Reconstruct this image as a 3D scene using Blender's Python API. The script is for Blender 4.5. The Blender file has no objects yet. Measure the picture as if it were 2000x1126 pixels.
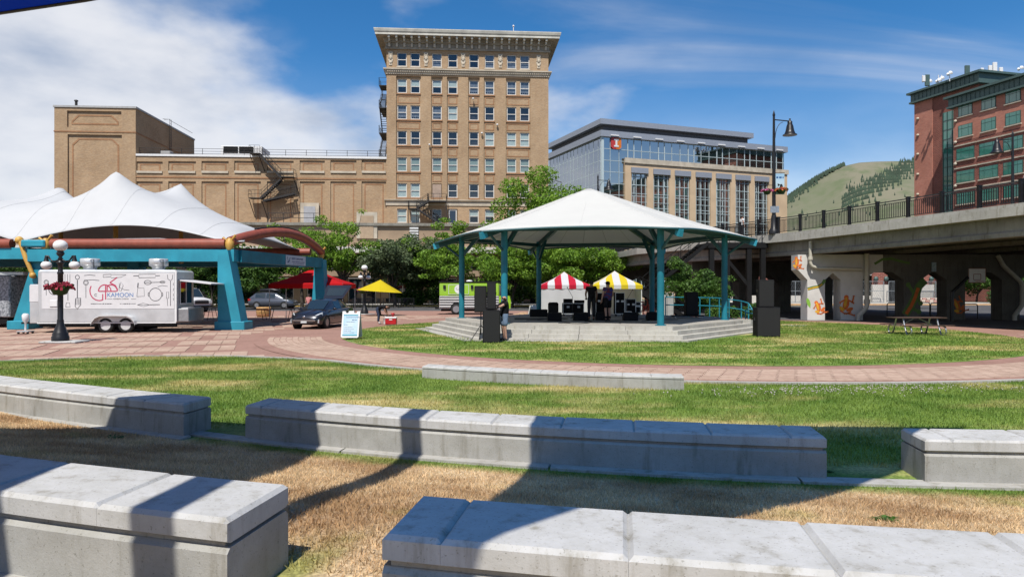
import bpy, bmesh, math, random
import numpy as np
from mathutils import Vector, Matrix
R = math.radians
random.seed(7)
rng = np.random.default_rng(11)
SC = bpy.context.scene
COL = SC.collection

# ------------------------------------------------------------------ camera, sky, sun, exposure
EYE = 2.06
FPX = 1350.0
cam_d = bpy.data.cameras.new('camera')
cam_d.sensor_width = 36.0
cam_d.lens = 24.3
cam_d.clip_start = 0.05
cam_d.clip_end = 9000
cam = bpy.data.objects.new('camera', cam_d)
COL.objects.link(cam)
cam.location = (0, 0, EYE)
cam.rotation_euler = (R(90), 0, 0)
SC.camera = cam

SUN_AZ, SUN_EL = 13.0, 58.0            # light travels towards +Y, a little to the right
SH = (math.sin(R(SUN_AZ)), math.cos(R(SUN_AZ)))
world = bpy.data.worlds.new('World')
SC.world = world
world.use_nodes = True
wt = world.node_tree
wt.nodes.clear()


def wn(t, **kw):
    n = wt.nodes.new(t)
    for k, v in kw.items():
        setattr(n, k, v)
    return n


def wl(a, b):
    wt.links.new(a, b)


def wmath(op, a, b=None, c=None, clamp=False):
    n = wn('ShaderNodeMath', operation=op, use_clamp=clamp)
    for i, x in enumerate((a, b, c)):
        if x is None:
            continue
        if isinstance(x, (int, float)):
            n.inputs[i].default_value = x
        else:
            wl(x, n.inputs[i])
    return n.outputs[0]


def wstep(x, lo, hi):
    n = wn('ShaderNodeMapRange', interpolation_type='SMOOTHSTEP')
    wl(x, n.inputs[0])
    n.inputs[1].default_value = lo
    n.inputs[2].default_value = hi
    return n.outputs[0]


sky = wn('ShaderNodeTexSky')
sky.sky_type = 'NISHITA'
sky.sun_disc = False
sky.sun_elevation = R(SUN_EL)
sky.sun_rotation = R(180 + SUN_AZ)
sky.altitude = 950
sky.air_density = 1.0
sky.dust_density = 0.5
sky.ozone_density = 2.5
hs = wn('ShaderNodeHueSaturation')
hs.inputs['Saturation'].default_value = 1.36
wl(sky.outputs[0], hs.inputs['Color'])
bg_sky = wn('ShaderNodeBackground')
bg_sky.inputs[1].default_value = 0.098
wl(hs.outputs[0], bg_sky.inputs[0])
tc = wn('ShaderNodeTexCoord')
sp = wn('ShaderNodeSeparateXYZ')
wl(tc.outputs['Generated'], sp.inputs[0])
dx, dy, dz = sp.outputs
zden = wmath('ADD', wmath('MAXIMUM', dz, 0.0), 0.16)
cb = wn('ShaderNodeCombineXYZ')
wl(wmath('DIVIDE', dx, zden), cb.inputs[0])
wl(wmath('DIVIDE', dy, zden), cb.inputs[1])
mp = wn('ShaderNodeMapping')
mp.inputs['Rotation'].default_value = (0, 0, R(-32))
mp.inputs['Scale'].default_value = (0.55, 1.5, 1)
mp.inputs['Location'].default_value = (1.3, 0.4, 0)
wl(cb.outputs[0], mp.inputs[0])
n1 = wn('ShaderNodeTexNoise')                       # streaky cirrus
n1.inputs['Scale'].default_value = 0.9
n1.inputs['Detail'].default_value = 8
n1.inputs['Roughness'].default_value = 0.52
n1.inputs['Distortion'].default_value = 0.7
wl(mp.outputs[0], n1.inputs['Vector'])
cirrus = wmath('MULTIPLY', wstep(n1.outputs[0], 0.48, 0.78), 0.6)
mp2 = wn('ShaderNodeMapping')                       # heaped cloud banks low in the sky
mp2.inputs['Scale'].default_value = (2.6, 2.6, 5.2)
mp2.inputs['Location'].default_value = (3.1, 0.7, 2.3)
wl(tc.outputs['Generated'], mp2.inputs[0])
n2 = wn('ShaderNodeTexNoise')
n2.inputs['Scale'].default_value = 1.5
n2.inputs['Detail'].default_value = 9
n2.inputs['Roughness'].default_value = 0.5
wl(mp2.outputs[0], n2.inputs['Vector'])
bias = wmath('ADD', wmath('MULTIPLY', dx, -0.55), wmath('MULTIPLY_ADD', dz, -0.78, 0.155))
bank = wstep(wmath('ADD', n2.outputs[0], bias), 0.42, 0.72)
mp3 = wn('ShaderNodeMapping')
mp3.inputs['Scale'].default_value = (3.4, 3.4, 8)
mp3.inputs['Location'].default_value = (0.3, 5.7, 1.3)
wl(tc.outputs['Generated'], mp3.inputs[0])
n3 = wn('ShaderNodeTexNoise')
n3.inputs['Scale'].default_value = 1.1
n3.inputs['Detail'].default_value = 7
wl(mp3.outputs[0], n3.inputs['Vector'])
cmix = wn('ShaderNodeMixRGB')
cmix.inputs[1].default_value = (0.42, 0.50, 0.65, 1)
cmix.inputs[2].default_value = (0.90, 0.91, 0.95, 1)
wl(wstep(n3.outputs[0], 0.32, 0.60), cmix.inputs[0])
low = wmath('MULTIPLY', wmath('SUBTRACT', 1.0, wstep(dz, 0.0, 0.32)), 0.62)
dens = wmath('MAXIMUM', wmath('MAXIMUM', cirrus, wmath('MULTIPLY', bank, 0.92)), low)
bg_cl = wn('ShaderNodeBackground')
bg_cl.inputs[1].default_value = 0.70
wl(cmix.outputs[0], bg_cl.inputs[0])
mx = wn('ShaderNodeMixShader')
wl(dens, mx.inputs[0])
wl(bg_sky.outputs[0], mx.inputs[1])
wl(bg_cl.outputs[0], mx.inputs[2])
wo = wn('ShaderNodeOutputWorld')
wl(mx.outputs[0], wo.inputs[0])

sun_d = bpy.data.lights.new('sun', 'SUN')
sun_d.energy = 5.0
sun_d.angle = R(0.53)
sun_d.color = (1.0, 0.955, 0.88)
sun = bpy.data.objects.new('sun', sun_d)
COL.objects.link(sun)
sd = Vector((SH[0] * math.cos(R(SUN_EL)), SH[1] * math.cos(R(SUN_EL)), -math.sin(R(SUN_EL))))
sun.rotation_euler = sd.to_track_quat('-Z', 'Y').to_euler()
sun.location = (0, -20, 30)

SC.view_settings.view_transform = 'Standard'
SC.view_settings.look = 'None'
SC.view_settings.exposure = 0.45
SC.view_settings.gamma = 1.0
SC.view_settings.use_curve_mapping = False
SC.cycles.max_bounces = 7
SC.cycles.diffuse_bounces = 3
SC.cycles.glossy_bounces = 3
SC.cycles.transmission_bounces = 4
SC.cycles.transparent_max_bounces = 8
SC.cycles.caustics_reflective = False
SC.cycles.caustics_refractive = False
SC.cycles.use_denoising = True
SC.cycles.sample_clamp_indirect = 6.0


# ------------------------------------------------------------------ helpers
def at(u, v, Y):
    """photo pixel + distance -> point in the place"""
    return Vector(((u - 1000) / FPX * Y, Y, EYE - (v - 563) / FPX * Y))


class MB:
    """collects faces; build() links them as one mesh object"""

    def __init__(s):
        s.v, s.f, s.m, s.sm = [], [], [], []

    def face(s, pts, m=0, sm=False):
        i = len(s.v)
        s.v += [tuple(p) for p in pts]
        s.f.append(tuple(range(i, i + len(pts))))
        s.m.append(m)
        s.sm.append(sm)

    def grid(s, rows, m=0, sm=True, closed=False, flip=False):
        """rows: list of equally long point lists"""
        i0 = len(s.v)
        n = len(rows[0])
        for r in rows:
            s.v += [tuple(p) for p in r]
        for a in range(len(rows) - 1):
            for b in range(n if closed else n - 1):
                c = (b + 1) % n
                q = (i0 + a * n + b, i0 + a * n + c, i0 + (a + 1) * n + c, i0 + (a + 1) * n + b)
                s.f.append(q[::-1] if flip else q)
                s.m.append(m)
                s.sm.append(sm)
        return s

    def box(s, x0, x1, y0, y1, z0, z1, m=0, M=None, skip=()):
        P = [(x0, y0, z0), (x1, y0, z0), (x1, y1, z0), (x0, y1, z0),
             (x0, y0, z1), (x1, y0, z1), (x1, y1, z1), (x0, y1, z1)]
        if M is not None:
            P = [tuple(M @ Vector(p)) for p in P]
        i = len(s.v)
        s.v += P
        F = {'b': (3, 2, 1, 0), 't': (4, 5, 6, 7), 'f': (0, 1, 5, 4), 'r': (1, 2, 6, 5), 'k': (2, 3, 7, 6), 'l': (3, 0, 4, 7)}
        for k, q in F.items():
            if k in skip:
                continue
            s.f.append(tuple(i + a for a in q))
            s.m.append(m)
            s.sm.append(False)
        return s

    def cbox(s, x0, x1, y0, y1, z0, z1, c=0.02, m=0, M=None):
        """box with chamfered vertical and top edges"""
        def ring(z, k):
            return [(x0 + k, y0, z), (x1 - k, y0, z), (x1, y0 + k, z), (x1, y1 - k, z),
                    (x1 - k, y1, z), (x0 + k, y1, z), (x0, y1 - k, z), (x0, y0 + k, z)]

        def inset(z, d):
            return [(min(max(p[0], x0 + d), x1 - d), min(max(p[1], y0 + d), y1 - d), z) for p in ring(z, c)]
        rows = [inset(z0, c * 0.6), ring(z0 + c, c), ring(z1 - c, c), inset(z1, c)]
        if M is not None:
            rows = [[tuple(M @ Vector(p)) for p in r] for r in rows]
        s.grid(rows, m, False, True)
        s.face(rows[0][::-1], m)
        s.face(rows[-1], m)
        return s

    def bar(s, a, b, w, h=None, m=0, up=(0, 0, 1)):
        """box bar from a to b, w wide, h high"""
        a, b = Vector(a), Vector(b)
        h = w if h is None else h
        d = b - a
        L = d.length
        if L < 1e-6:
            return s
        d.normalize()
        upv = Vector(up)
        if abs(d.dot(upv)) > 0.98:
            upv = Vector((0, 1, 0))
        x = d.cross(upv).normalized()
        z = x.cross(d).normalized()
        Mx = Matrix(((x.x, d.x, z.x, a.x), (x.y, d.y, z.y, a.y), (x.z, d.z, z.z, a.z), (0, 0, 0, 1)))
        return s.box(-w / 2, w / 2, 0, L, -h / 2, h / 2, m, Mx)

    def tube(s, pts, r, n=8, m=0, cap=True, sm=True):
        pts = [Vector(p) for p in pts]
        rr = list(r) if isinstance(r, (list, tuple)) else [r] * len(pts)
        rows = []
        px = None
        for i, p in enumerate(pts):
            d = (pts[min(i + 1, len(pts) - 1)] - pts[max(i - 1, 0)])
            d = d.normalized() if d.length > 1e-9 else Vector((0, 0, 1))
            if px is None:
                ref = Vector((0, 0, 1)) if abs(d.z) < 0.9 else Vector((1, 0, 0))
                px = d.cross(ref).normalized()
            else:
                px = (px - d * px.dot(d))
                px = px.normalized() if px.length > 1e-6 else d.orthogonal().normalized()
            py = d.cross(px)
            rows.append([p + (px * math.cos(2 * math.pi * k / n) + py * math.sin(2 * math.pi * k / n)) * rr[i] for k in range(n)])
        s.grid(rows, m, sm, True, flip=True)
        if cap:
            s.face(rows[0], m)
            s.face(rows[-1][::-1], m)
        return s

    def lathe(s, prof, c=(0, 0, 0), n=16, m=0, sm=True, M=None, cap=True):
        rows = []
        for r, z in prof:
            rows.append([Vector((c[0] + r * math.cos(2 * math.pi * k / n), c[1] + r * math.sin(2 * math.pi * k / n), c[2] + z)) for k in range(n)])
        if M is not None:
            rows = [[M @ p for p in r] for r in rows]
        s.grid(rows, m, sm, True)
        if cap and prof[0][0] > 1e-4:
            s.face(rows[0][::-1], m)
        if cap and prof[-1][0] > 1e-4:
            s.face(rows[-1], m)
        return s

    def ball(s, c, r, n=12, k=8, sc=(1, 1, 1), m=0):
        rows = []
        for j in range(k + 1):
            t = math.pi * j / k
            rr, z = math.sin(t), -math.cos(t)
            rows.append([(c[0] + r * sc[0] * rr * math.cos(2 * math.pi * i / n), c[1] + r * sc[1] * rr * math.sin(2 * math.pi * i / n), c[2] + r * sc[2] * z) for i in range(n)])
        return s.grid(rows, m, True, True)

    def prism(s, poly, y0, y1, m=0, M=None):
        """polygon in x,z extruded along y"""
        a = [Vector((p[0], y0, p[1])) for p in poly]
        b = [Vector((p[0], y1, p[1])) for p in poly]
        if M is not None:
            a = [M @ p for p in a]
            b = [M @ p for p in b]
        s.face(a, m)
        s.face(b[::-1], m)
        n = len(a)
        for i in range(n):
            j = (i + 1) % n
            s.face([a[j], a[i], b[i], b[j]], m)
        return s

    def slab(s, poly, z0, z1, m=0):
        """polygon in x,y extruded along z"""
        a = [(p[0], p[1], z0) for p in poly]
        b = [(p[0], p[1], z1) for p in poly]
        s.face(a[::-1], m)
        s.face(b, m)
        n = len(a)
        for i in range(n):
            j = (i + 1) % n
            s.face([a[i], a[j], b[j], b[i]], m)
        return s

    def stroke(s, pts, w, y=0.0, m=0, th=0.003):
        """flat ribbon in the x,z plane facing -y"""
        P = [Vector((p[0], p[1])) for p in pts]
        L, Rr = [], []
        for i, p in enumerate(P):
            d = P[min(i + 1, len(P) - 1)] - P[max(i - 1, 0)]
            d = d.normalized() if d.length > 1e-9 else Vector((1, 0))
            nrm = Vector((-d.y, d.x)) * (w / 2)
            L.append(p + nrm)
            Rr.append(p - nrm)
        for i in range(len(P) - 1):
            s.face([(Rr[i].x, y - th, Rr[i].y), (Rr[i + 1].x, y - th, Rr[i + 1].y), (L[i + 1].x, y - th, L[i + 1].y), (L[i].x, y - th, L[i].y)], m)
        return s

    def build(s, name, mats, parent=None, loc=None, rot=None, kind=None, label=None):
        me = bpy.data.meshes.new(name)
        me.from_pydata(s.v, [], s.f)
        if not isinstance(mats, (list, tuple)):
            mats = [mats]
        for x in mats:
            me.materials.append(x)
        if len(mats) > 1:
            me.polygons.foreach_set('material_index', s.m)
        if any(s.sm):
            me.polygons.foreach_set('use_smooth', s.sm)
        me.validate()
        me.update()
        o = bpy.data.objects.new(name, me)
        COL.objects.link(o)
        if parent is not None:
            o.parent = parent
        if loc is not None:
            o.location = loc
        if rot is not None:
            o.rotation_euler = rot
        if kind:
            o['kind'] = kind
        if label:
            o['label'] = label
        return o


def np_mesh(name, V, F, mat, parent=None, smooth=False):
    """V (n,3), F (m,k) arrays -> one mesh object"""
    me = bpy.data.meshes.new(name)
    V = np.ascontiguousarray(V, dtype=np.float32)
    F = np.ascontiguousarray(F, dtype=np.int32)
    m, k = F.shape
    me.vertices.add(len(V))
    me.vertices.foreach_set('co', V.ravel())
    me.loops.add(m * k)
    me.loops.foreach_set('vertex_index', F.ravel())
    me.polygons.add(m)
    me.polygons.foreach_set('loop_start', np.arange(0, m * k, k, dtype=np.int32))
    me.polygons.foreach_set('loop_total', np.full(m, k, dtype=np.int32))
    if smooth:
        me.polygons.foreach_set('use_smooth', np.ones(m, dtype=bool))
    me.materials.append(mat)
    me.update(calc_edges=True)
    o = bpy.data.objects.new(name, me)
    COL.objects.link(o)
    if parent is not None:
        o.parent = parent
    return o


def thing(name, label, cat, loc=(0, 0, 0), rz=0.0, group=None):
    o = bpy.data.objects.new(name, None)
    COL.objects.link(o)
    o.empty_display_size = 0.2
    o.location = loc
    o.rotation_euler = (0, 0, rz)
    return tag(o, label, cat, group)


def tag(o, label, cat, group=None):
    o['label'] = label
    o['category'] = cat
    if group:
        o['group'] = group
    return o


def struct(o):
    o['kind'] = 'structure'
    return o


def copy_tree(o, parent=None):
    c = o.copy()
    COL.objects.link(c)
    c.parent = parent
    for ch in [x for x in o.children]:
        copy_tree(ch, c)
    return c


def text(name, body, size, mat, parent, loc, rot=(R(90), 0, 0), align='LEFT', ext=0.002, sx=1.0):
    cu = bpy.data.curves.new(name, 'FONT')
    cu.body = body
    cu.size = size
    cu.align_x = align
    cu.extrude = ext
    cu.materials.append(mat)
    tmp = bpy.data.objects.new(name, cu)
    me = bpy.data.meshes.new_from_object(tmp)
    bpy.data.objects.remove(tmp)
    o = bpy.data.objects.new(name, me)
    COL.objects.link(o)
    o.parent = parent
    o.location = loc
    o.rotation_euler = rot
    o.scale = (sx, 1, 1)
    return o


def fine_print(b, x0, x1, z, h, y, seed=1, M=None):
    """a line of print too small to read: a broken row of short dashes"""
    rd = random.Random(seed)
    x = x0
    while x < x1:
        w = min(x1 - x, rd.uniform(.4, 1.6) * h)
        P = [(x, y, z - h * .3), (x + w, y, z - h * .3), (x + w, y, z + h * .3), (x, y, z + h * .3)]
        b.face([tuple(M @ Vector(p)) for p in P] if M is not None else P)
        x += w + rd.uniform(.25, .6) * h


def arc_pts(cx, cz, rx, rz, a0, a1, n=14):
    return [(cx + rx * math.cos(R(a0 + (a1 - a0) * i / n)), cz + rz * math.sin(R(a0 + (a1 - a0) * i / n))) for i in range(n + 1)]


# ------------------------------------------------------------------ materials
def newmat(name):
    m = bpy.data.materials.new(name)
    m.use_nodes = True
    nt = m.node_tree
    b = nt.nodes['Principled BSDF']
    return m, nt, b


def nd(nt, t, **kw):
    n = nt.nodes.new(t)
    for k, v in kw.items():
        setattr(n, k, v)
    return n


def c4(c):
    return (c[0], c[1], c[2], 1.0)


def noise(nt, scale, detail=4, vec=None, rough=0.55, coord='Object'):
    n = nd(nt, 'ShaderNodeTexNoise')
    n.inputs['Scale'].default_value = scale
    n.inputs['Detail'].default_value = detail
    n.inputs['Roughness'].default_value = rough
    if vec is None:
        if coord == 'World':
            vec = nd(nt, 'ShaderNodeNewGeometry').outputs['Position']
        else:
            vec = nd(nt, 'ShaderNodeTexCoord').outputs['Object']
    nt.links.new(vec, n.inputs['Vector'])
    return n.outputs[0]


def step(nt, x, lo, hi):
    n = nd(nt, 'ShaderNodeMapRange', interpolation_type='SMOOTHSTEP')
    nt.links.new(x, n.inputs[0])
    n.inputs[1].default_value = lo
    n.inputs[2].default_value = hi
    return n.outputs[0]


def mix(nt, f, a, b, mode='MIX'):
    n = nd(nt, 'ShaderNodeMixRGB', blend_type=mode)
    for i, x in enumerate((f, a, b)):
        if isinstance(x, (int, float)):
            n.inputs[i].default_value = x
        elif isinstance(x, tuple):
            n.inputs[i].default_value = c4(x)
        else:
            nt.links.new(x, n.inputs[i])
    return n.outputs[0]


def bump(nt, b, h, strength=0.3, dist=0.01):
    n = nd(nt, 'ShaderNodeBump')
    n.inputs['Strength'].default_value = strength
    n.inputs['Distance'].default_value = dist
    nt.links.new(h, n.inputs['Height'])
    nt.links.new(n.outputs[0], b.inputs['Normal'])


def mat(name, col, rough=0.6, metal=0.0, var=0.12, scale=3.0, bmp=0.0, bscale=40.0, coord='Object', spec=0.4, col2=None, coat=0.0):
    """plain surface with a soft mottling of its own colour"""
    m, nt, b = newmat(name)
    b.inputs['Roughness'].default_value = rough
    b.inputs['Metallic'].default_value = metal
    b.inputs['Specular IOR Level'].default_value = spec
    if coat:
        b.inputs['Coat Weight'].default_value = coat
        b.inputs['Coat Roughness'].default_value = 0.06
    if var > 0 or col2:
        f = noise(nt, scale, 5, coord=coord)
        lo = col2 if col2 else tuple(x * (1 - var) for x in col)
        hi = col if col2 else tuple(min(1, x * (1 + var * 0.6)) for x in col)
        nt.links.new(mix(nt, step(nt, f, 0.3, 0.7), lo, hi), b.inputs['Base Color'])
    else:
        b.inputs['Base Color'].default_value = c4(col)
    if bmp > 0:
        bump(nt, b, noise(nt, bscale, 6, coord=coord), bmp)
    return m


def glass(name, col=(0.03, 0.05, 0.07), rough=0.04, spec=1.0):
    m, nt, b = newmat(name)
    b.inputs['Base Color'].default_value = c4(col)
    b.inputs['Roughness'].default_value = rough
    b.inputs['Specular IOR Level'].default_value = spec
    b.inputs['IOR'].default_value = 1.6
    return m


def fabric(name, col, trans=0.35, rough=0.8, var=0.05, scale=1.5, weave=None):
    """cloth that lets some light through"""
    m, nt, b = newmat(name)
    b.inputs['Roughness'].default_value = rough
    b.inputs['Specular IOR Level'].default_value = 0.15
    f = noise(nt, scale, 4)
    cc = mix(nt, step(nt, f, 0.3, 0.7), tuple(x * (1 - var) for x in col), col)
    nt.links.new(cc, b.inputs['Base Color'])
    tr = nd(nt, 'ShaderNodeBsdfTranslucent')
    nt.links.new(cc, tr.inputs[0])
    mxs = nd(nt, 'ShaderNodeMixShader')
    mxs.inputs[0].default_value = trans
    nt.links.new(b.outputs[0], mxs.inputs[1])
    nt.links.new(tr.outputs[0], mxs.inputs[2])
    out = mxs.outputs[0]
    if weave:                                   # open weave: some light passes straight through, tinted
        tp = nd(nt, 'ShaderNodeBsdfTransparent')
        tp.inputs[0].default_value = c4(weave)
        m2 = nd(nt, 'ShaderNodeMixShader')
        m2.inputs[0].default_value = 0.30
        nt.links.new(out, m2.inputs[1])
        nt.links.new(tp.outputs[0], m2.inputs[2])
        out = m2.outputs[0]
    nt.links.new(out, nt.nodes['Material Output'].inputs[0])
    return m


def brick(name, c1, c2, mortar, bw=0.22, bh=0.075, big=0.2, ms=0.012):
    """brickwork: u = x + y, v = z of the wall's own frame"""
    m, nt, b = newmat(name)
    t = nd(nt, 'ShaderNodeTexCoord').outputs['Object']
    s = nd(nt, 'ShaderNodeSeparateXYZ')
    nt.links.new(t, s.inputs[0])
    a = nd(nt, 'ShaderNodeMath', operation='ADD')
    nt.links.new(s.outputs[0], a.inputs[0])
    nt.links.new(s.outputs[1], a.inputs[1])
    c = nd(nt, 'ShaderNodeCombineXYZ')
    nt.links.new(a.outputs[0], c.inputs[0])
    nt.links.new(s.outputs[2], c.inputs[1])
    k = nd(nt, 'ShaderNodeTexBrick')
    nt.links.new(c.outputs[0], k.inputs['Vector'])
    k.inputs['Color1'].default_value = c4(c1)
    k.inputs['Color2'].default_value = c4(c2)
    k.inputs['Mortar'].default_value = c4(mortar)
    k.inputs['Scale'].default_value = 1.0
    k.inputs['Mortar Size'].default_value = ms
    k.inputs['Bias'].default_value = 0.0
    k.inputs['Brick Width'].default_value = bw
    k.inputs['Row Height'].default_value = bh
    f = noise(nt, 0.35, 5)
    st = nd(nt, 'ShaderNodeMapping')
    st.inputs['Scale'].default_value = (1.6, 1.6, 6.0)
    nt.links.new(t, st.inputs[0])
    f2 = noise(nt, 1.1, 6, vec=st.outputs[0])
    cc = mix(nt, step(nt, f, 0.25, 0.75), k.outputs[0], mix(nt, 1.0, k.outputs[0], (1 - big, 1 - big * 1.1, 1 - big * 1.2), 'MULTIPLY'))
    cc = mix(nt, step(nt, f2, 0.35, 0.7), cc, mix(nt, 1.0, cc, (1.16, 1.12, 1.06), 'MULTIPLY'))
    nt.links.new(cc, b.inputs['Base Color'])
    b.inputs['Roughness'].default_value = 0.9
    b.inputs['Specular IOR Level'].default_value = 0.2
    bump(nt, b, k.outputs[1], -0.4, 0.01)
    return m


def concrete(name, c1, c2, scale=1.6, stain=(0.6, 0.57, 0.5), bmp=0.35):
    m, nt, b = newmat(name)
    f = noise(nt, scale, 6, coord='World')
    cc = mix(nt, step(nt, f, 0.3, 0.7), c1, c2)
    g = nd(nt, 'ShaderNodeNewGeometry').outputs['Position']
    st = nd(nt, 'ShaderNodeMapping')
    st.inputs['Scale'].default_value = (5, 5, 0.7)
    nt.links.new(g, st.inputs[0])
    f2 = noise(nt, 1.4, 6, vec=st.outputs[0], rough=0.65)
    cc = mix(nt, step(nt, f2, 0.49, 0.76), cc, mix(nt, 1.0, cc, stain, 'MULTIPLY'))
    f3 = noise(nt, 70, 4, coord='World')
    cc = mix(nt, step(nt, f3, 0.60, 0.70), cc, mix(nt, 1.0, cc, (0.66, 0.65, 0.62), 'MULTIPLY'))
    f5 = noise(nt, 9, 8, coord='World', rough=0.75)
    cc = mix(nt, step(nt, f5, 0.35, 0.68), mix(nt, 1.0, cc, (0.91, 0.905, 0.885), 'MULTIPLY'), cc)
    f4 = noise(nt, 0.9, 7, coord='World', rough=0.7)
    cc = mix(nt, step(nt, f4, 0.62, 0.8), cc, mix(nt, 1.0, cc, (0.91, 0.895, 0.86), 'MULTIPLY'))
    nt.links.new(cc, b.inputs['Base Color'])
    b.inputs['Roughness'].default_value = 0.85
    b.inputs['Specular IOR Level'].default_value = 0.25
    bump(nt, b, noise(nt, 55, 8, coord='World', rough=0.7), bmp, 0.006)
    return m


CX, CY = 7.0, 33.0     # centre of the round lawn, the paved ring and the bench rows


def ground_r(nt):
    g = nd(nt, 'ShaderNodeNewGeometry').outputs['Position']
    fl = nd(nt, 'ShaderNodeVectorMath', operation='MULTIPLY')
    nt.links.new(g, fl.inputs[0])
    fl.inputs[1].default_value = (1, 1, 0)
    d = nd(nt, 'ShaderNodeVectorMath', operation='DISTANCE')
    nt.links.new(fl.outputs[0], d.inputs[0])
    d.inputs[1].default_value = (CX, CY, 0)
    return g, d.outputs['Value']


def grass_mat(name, blades, dry_zone):
    """lawn: green with straw patches; trodden tan turf between the bench rows"""
    m, nt, b = newmat(name)
    g, r = ground_r(nt)
    mpn = nd(nt, 'ShaderNodeMapping')
    mpn.inputs['Scale'].default_value = (0.22, 0.55, 0.0)
    nt.links.new(g, mpn.inputs[0])
    f = noise(nt, 1.0, 5, vec=mpn.outputs[0], rough=0.6)
    f2 = noise(nt, 0.9, 5, coord='World', rough=0.6)
    green = mix(nt, step(nt, f2, 0.3, 0.7), (0.12, 0.225, 0.03), (0.25, 0.36, 0.07))
    straw = mix(nt, step(nt, f2, 0.3, 0.7), (0.46, 0.42, 0.14), (0.74, 0.62, 0.30))
    col = mix(nt, step(nt, f, 0.47, 0.66), green, straw)
    if dry_zone:
        tan_ = mix(nt, step(nt, f2, 0.35, 0.65), (0.52, 0.335, 0.18), (0.84, 0.63, 0.385))
        tan_ = mix(nt, step(nt, noise(nt, 0.7, 5, coord='World'), 0.56, 0.75), tan_, (0.40, 0.38, 0.12))
        fj = nd(nt, 'ShaderNodeMath', operation='MULTIPLY_ADD')
        nt.links.new(f2, fj.inputs[0])
        fj.inputs[1].default_value = 0.5
        nt.links.new(r, fj.inputs[2])
        col = mix(nt, step(nt, fj.outputs[0], 26.35, 26.75), col, tan_)
    if blades:
        ri = nd(nt, 'ShaderNodeNewGeometry').outputs['Random Per Island']
        col = mix(nt, 1.0, col, mix(nt, ri, (0.62, 0.64, 0.6), (1.35, 1.28, 1.2)), 'MULTIPLY')
    else:
        col = mix(nt, step(nt, noise(nt, 30, 5, coord='World'), 0.35, 0.65), mix(nt, 1.0, col, (0.55, 0.55, 0.55), 'MULTIPLY'), col)
        bump(nt, b, noise(nt, 45, 5, coord='World'), 0.6, 0.02)
    nt.links.new(col, b.inputs['Base Color'])
    b.inputs['Roughness'].default_value = 0.75
    b.inputs['Specular IOR Level'].default_value = 0.2
    if blades:
        tr = nd(nt, 'ShaderNodeBsdfTranslucent')
        nt.links.new(col, tr.inputs[0])
        mxs = nd(nt, 'ShaderNodeMixShader')
        mxs.inputs[0].default_value = 0.3
        nt.links.new(b.outputs[0], mxs.inputs[1])
        nt.links.new(tr.outputs[0], mxs.inputs[2])
        nt.links.new(mxs.outputs[0], nt.nodes['Material Output'].inputs[0])
    return m


def leaf_mat(name, c1, c2, trans=0.35):
    m, nt, b = newmat(name)
    ri = nd(nt, 'ShaderNodeNewGeometry').outputs['Random Per Island']
    f = noise(nt, 0.9, 3, coord='World')
    col = mix(nt, step(nt, f, 0.3, 0.7), c1, c2)
    col = mix(nt, 1.0, col, mix(nt, ri, (0.65, 0.68, 0.6), (1.35, 1.3, 1.25)), 'MULTIPLY')
    nt.links.new(col, b.inputs['Base Color'])
    b.inputs['Roughness'].default_value = 0.55
    b.inputs['Specular IOR Level'].default_value = 0.3
    tr = nd(nt, 'ShaderNodeBsdfTranslucent')
    nt.links.new(col, tr.inputs[0])
    mxs = nd(nt, 'ShaderNodeMixShader')
    mxs.inputs[0].default_value = trans
    nt.links.new(b.outputs[0], mxs.inputs[1])
    nt.links.new(tr.outputs[0], mxs.inputs[2])
    nt.links.new(mxs.outputs[0], nt.nodes['Material Output'].inputs[0])
    return m


def paver_mat(name, c1, c2):
    m, nt, b = newmat(name)
    oi = nd(nt, 'ShaderNodeNewGeometry').outputs['Random Per Island']
    oj = nd(nt, 'ShaderNodeObjectInfo').outputs['Random']
    ad = nd(nt, 'ShaderNodeMath', operation='ADD')
    nt.links.new(oi, ad.inputs[0])
    nt.links.new(oj, ad.inputs[1])
    fr = nd(nt, 'ShaderNodeMath', operation='FRACT')
    nt.links.new(ad.outputs[0], fr.inputs[0])
    col = mix(nt, fr.outputs[0], c1, c2)
    col = mix(nt, step(nt, noise(nt, 6, 6, coord='World'), 0.35, 0.7), col, mix(nt, 1.0, col, (0.82, 0.8, 0.78), 'MULTIPLY'))
    col = mix(nt, step(nt, noise(nt, 0.5, 5, coord='World'), 0.45, 0.75), col, mix(nt, 1.0, col, (0.8, 0.78, 0.76), 'MULTIPLY'))
    nt.links.new(col, b.inputs['Base Color'])
    b.inputs['Roughness'].default_value = 0.85
    b.inputs['Specular IOR Level'].default_value = 0.25
    bump(nt, b, noise(nt, 60, 4, coord='World'), 0.25, 0.004)
    return m


m_lawn = grass_mat('lawn_soil', False, True)
m_blade = grass_mat('grass_blades', True, True)
m_isl = grass_mat('island_lawn', False, False)
m_islb = grass_mat('island_blades', True, False)
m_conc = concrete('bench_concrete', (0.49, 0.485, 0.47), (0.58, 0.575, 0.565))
m_conc_shade = concrete('bench_concrete_shaded', (0.36, 0.355, 0.33), (0.45, 0.442, 0.415), 1.6, (0.62, 0.59, 0.52), .5)  # bench concrete darkened: weaker light on upright faces put into the colour
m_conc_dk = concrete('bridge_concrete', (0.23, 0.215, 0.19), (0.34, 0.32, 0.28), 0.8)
m_conc_wh = concrete('pale_concrete', (0.40, 0.385, 0.355), (0.50, 0.485, 0.45), 1.1)
m_rose = paver_mat('rose_paving', (0.37, 0.215, 0.17), (0.44, 0.27, 0.215))
m_tan = paver_mat('tan_paving', (0.48, 0.33, 0.255), (0.56, 0.405, 0.315))
m_asph = mat('asphalt', (0.085, 0.083, 0.085), 0.9, var=0.35, scale=0.6, bmp=0.3, bscale=60, coord='World')
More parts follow.
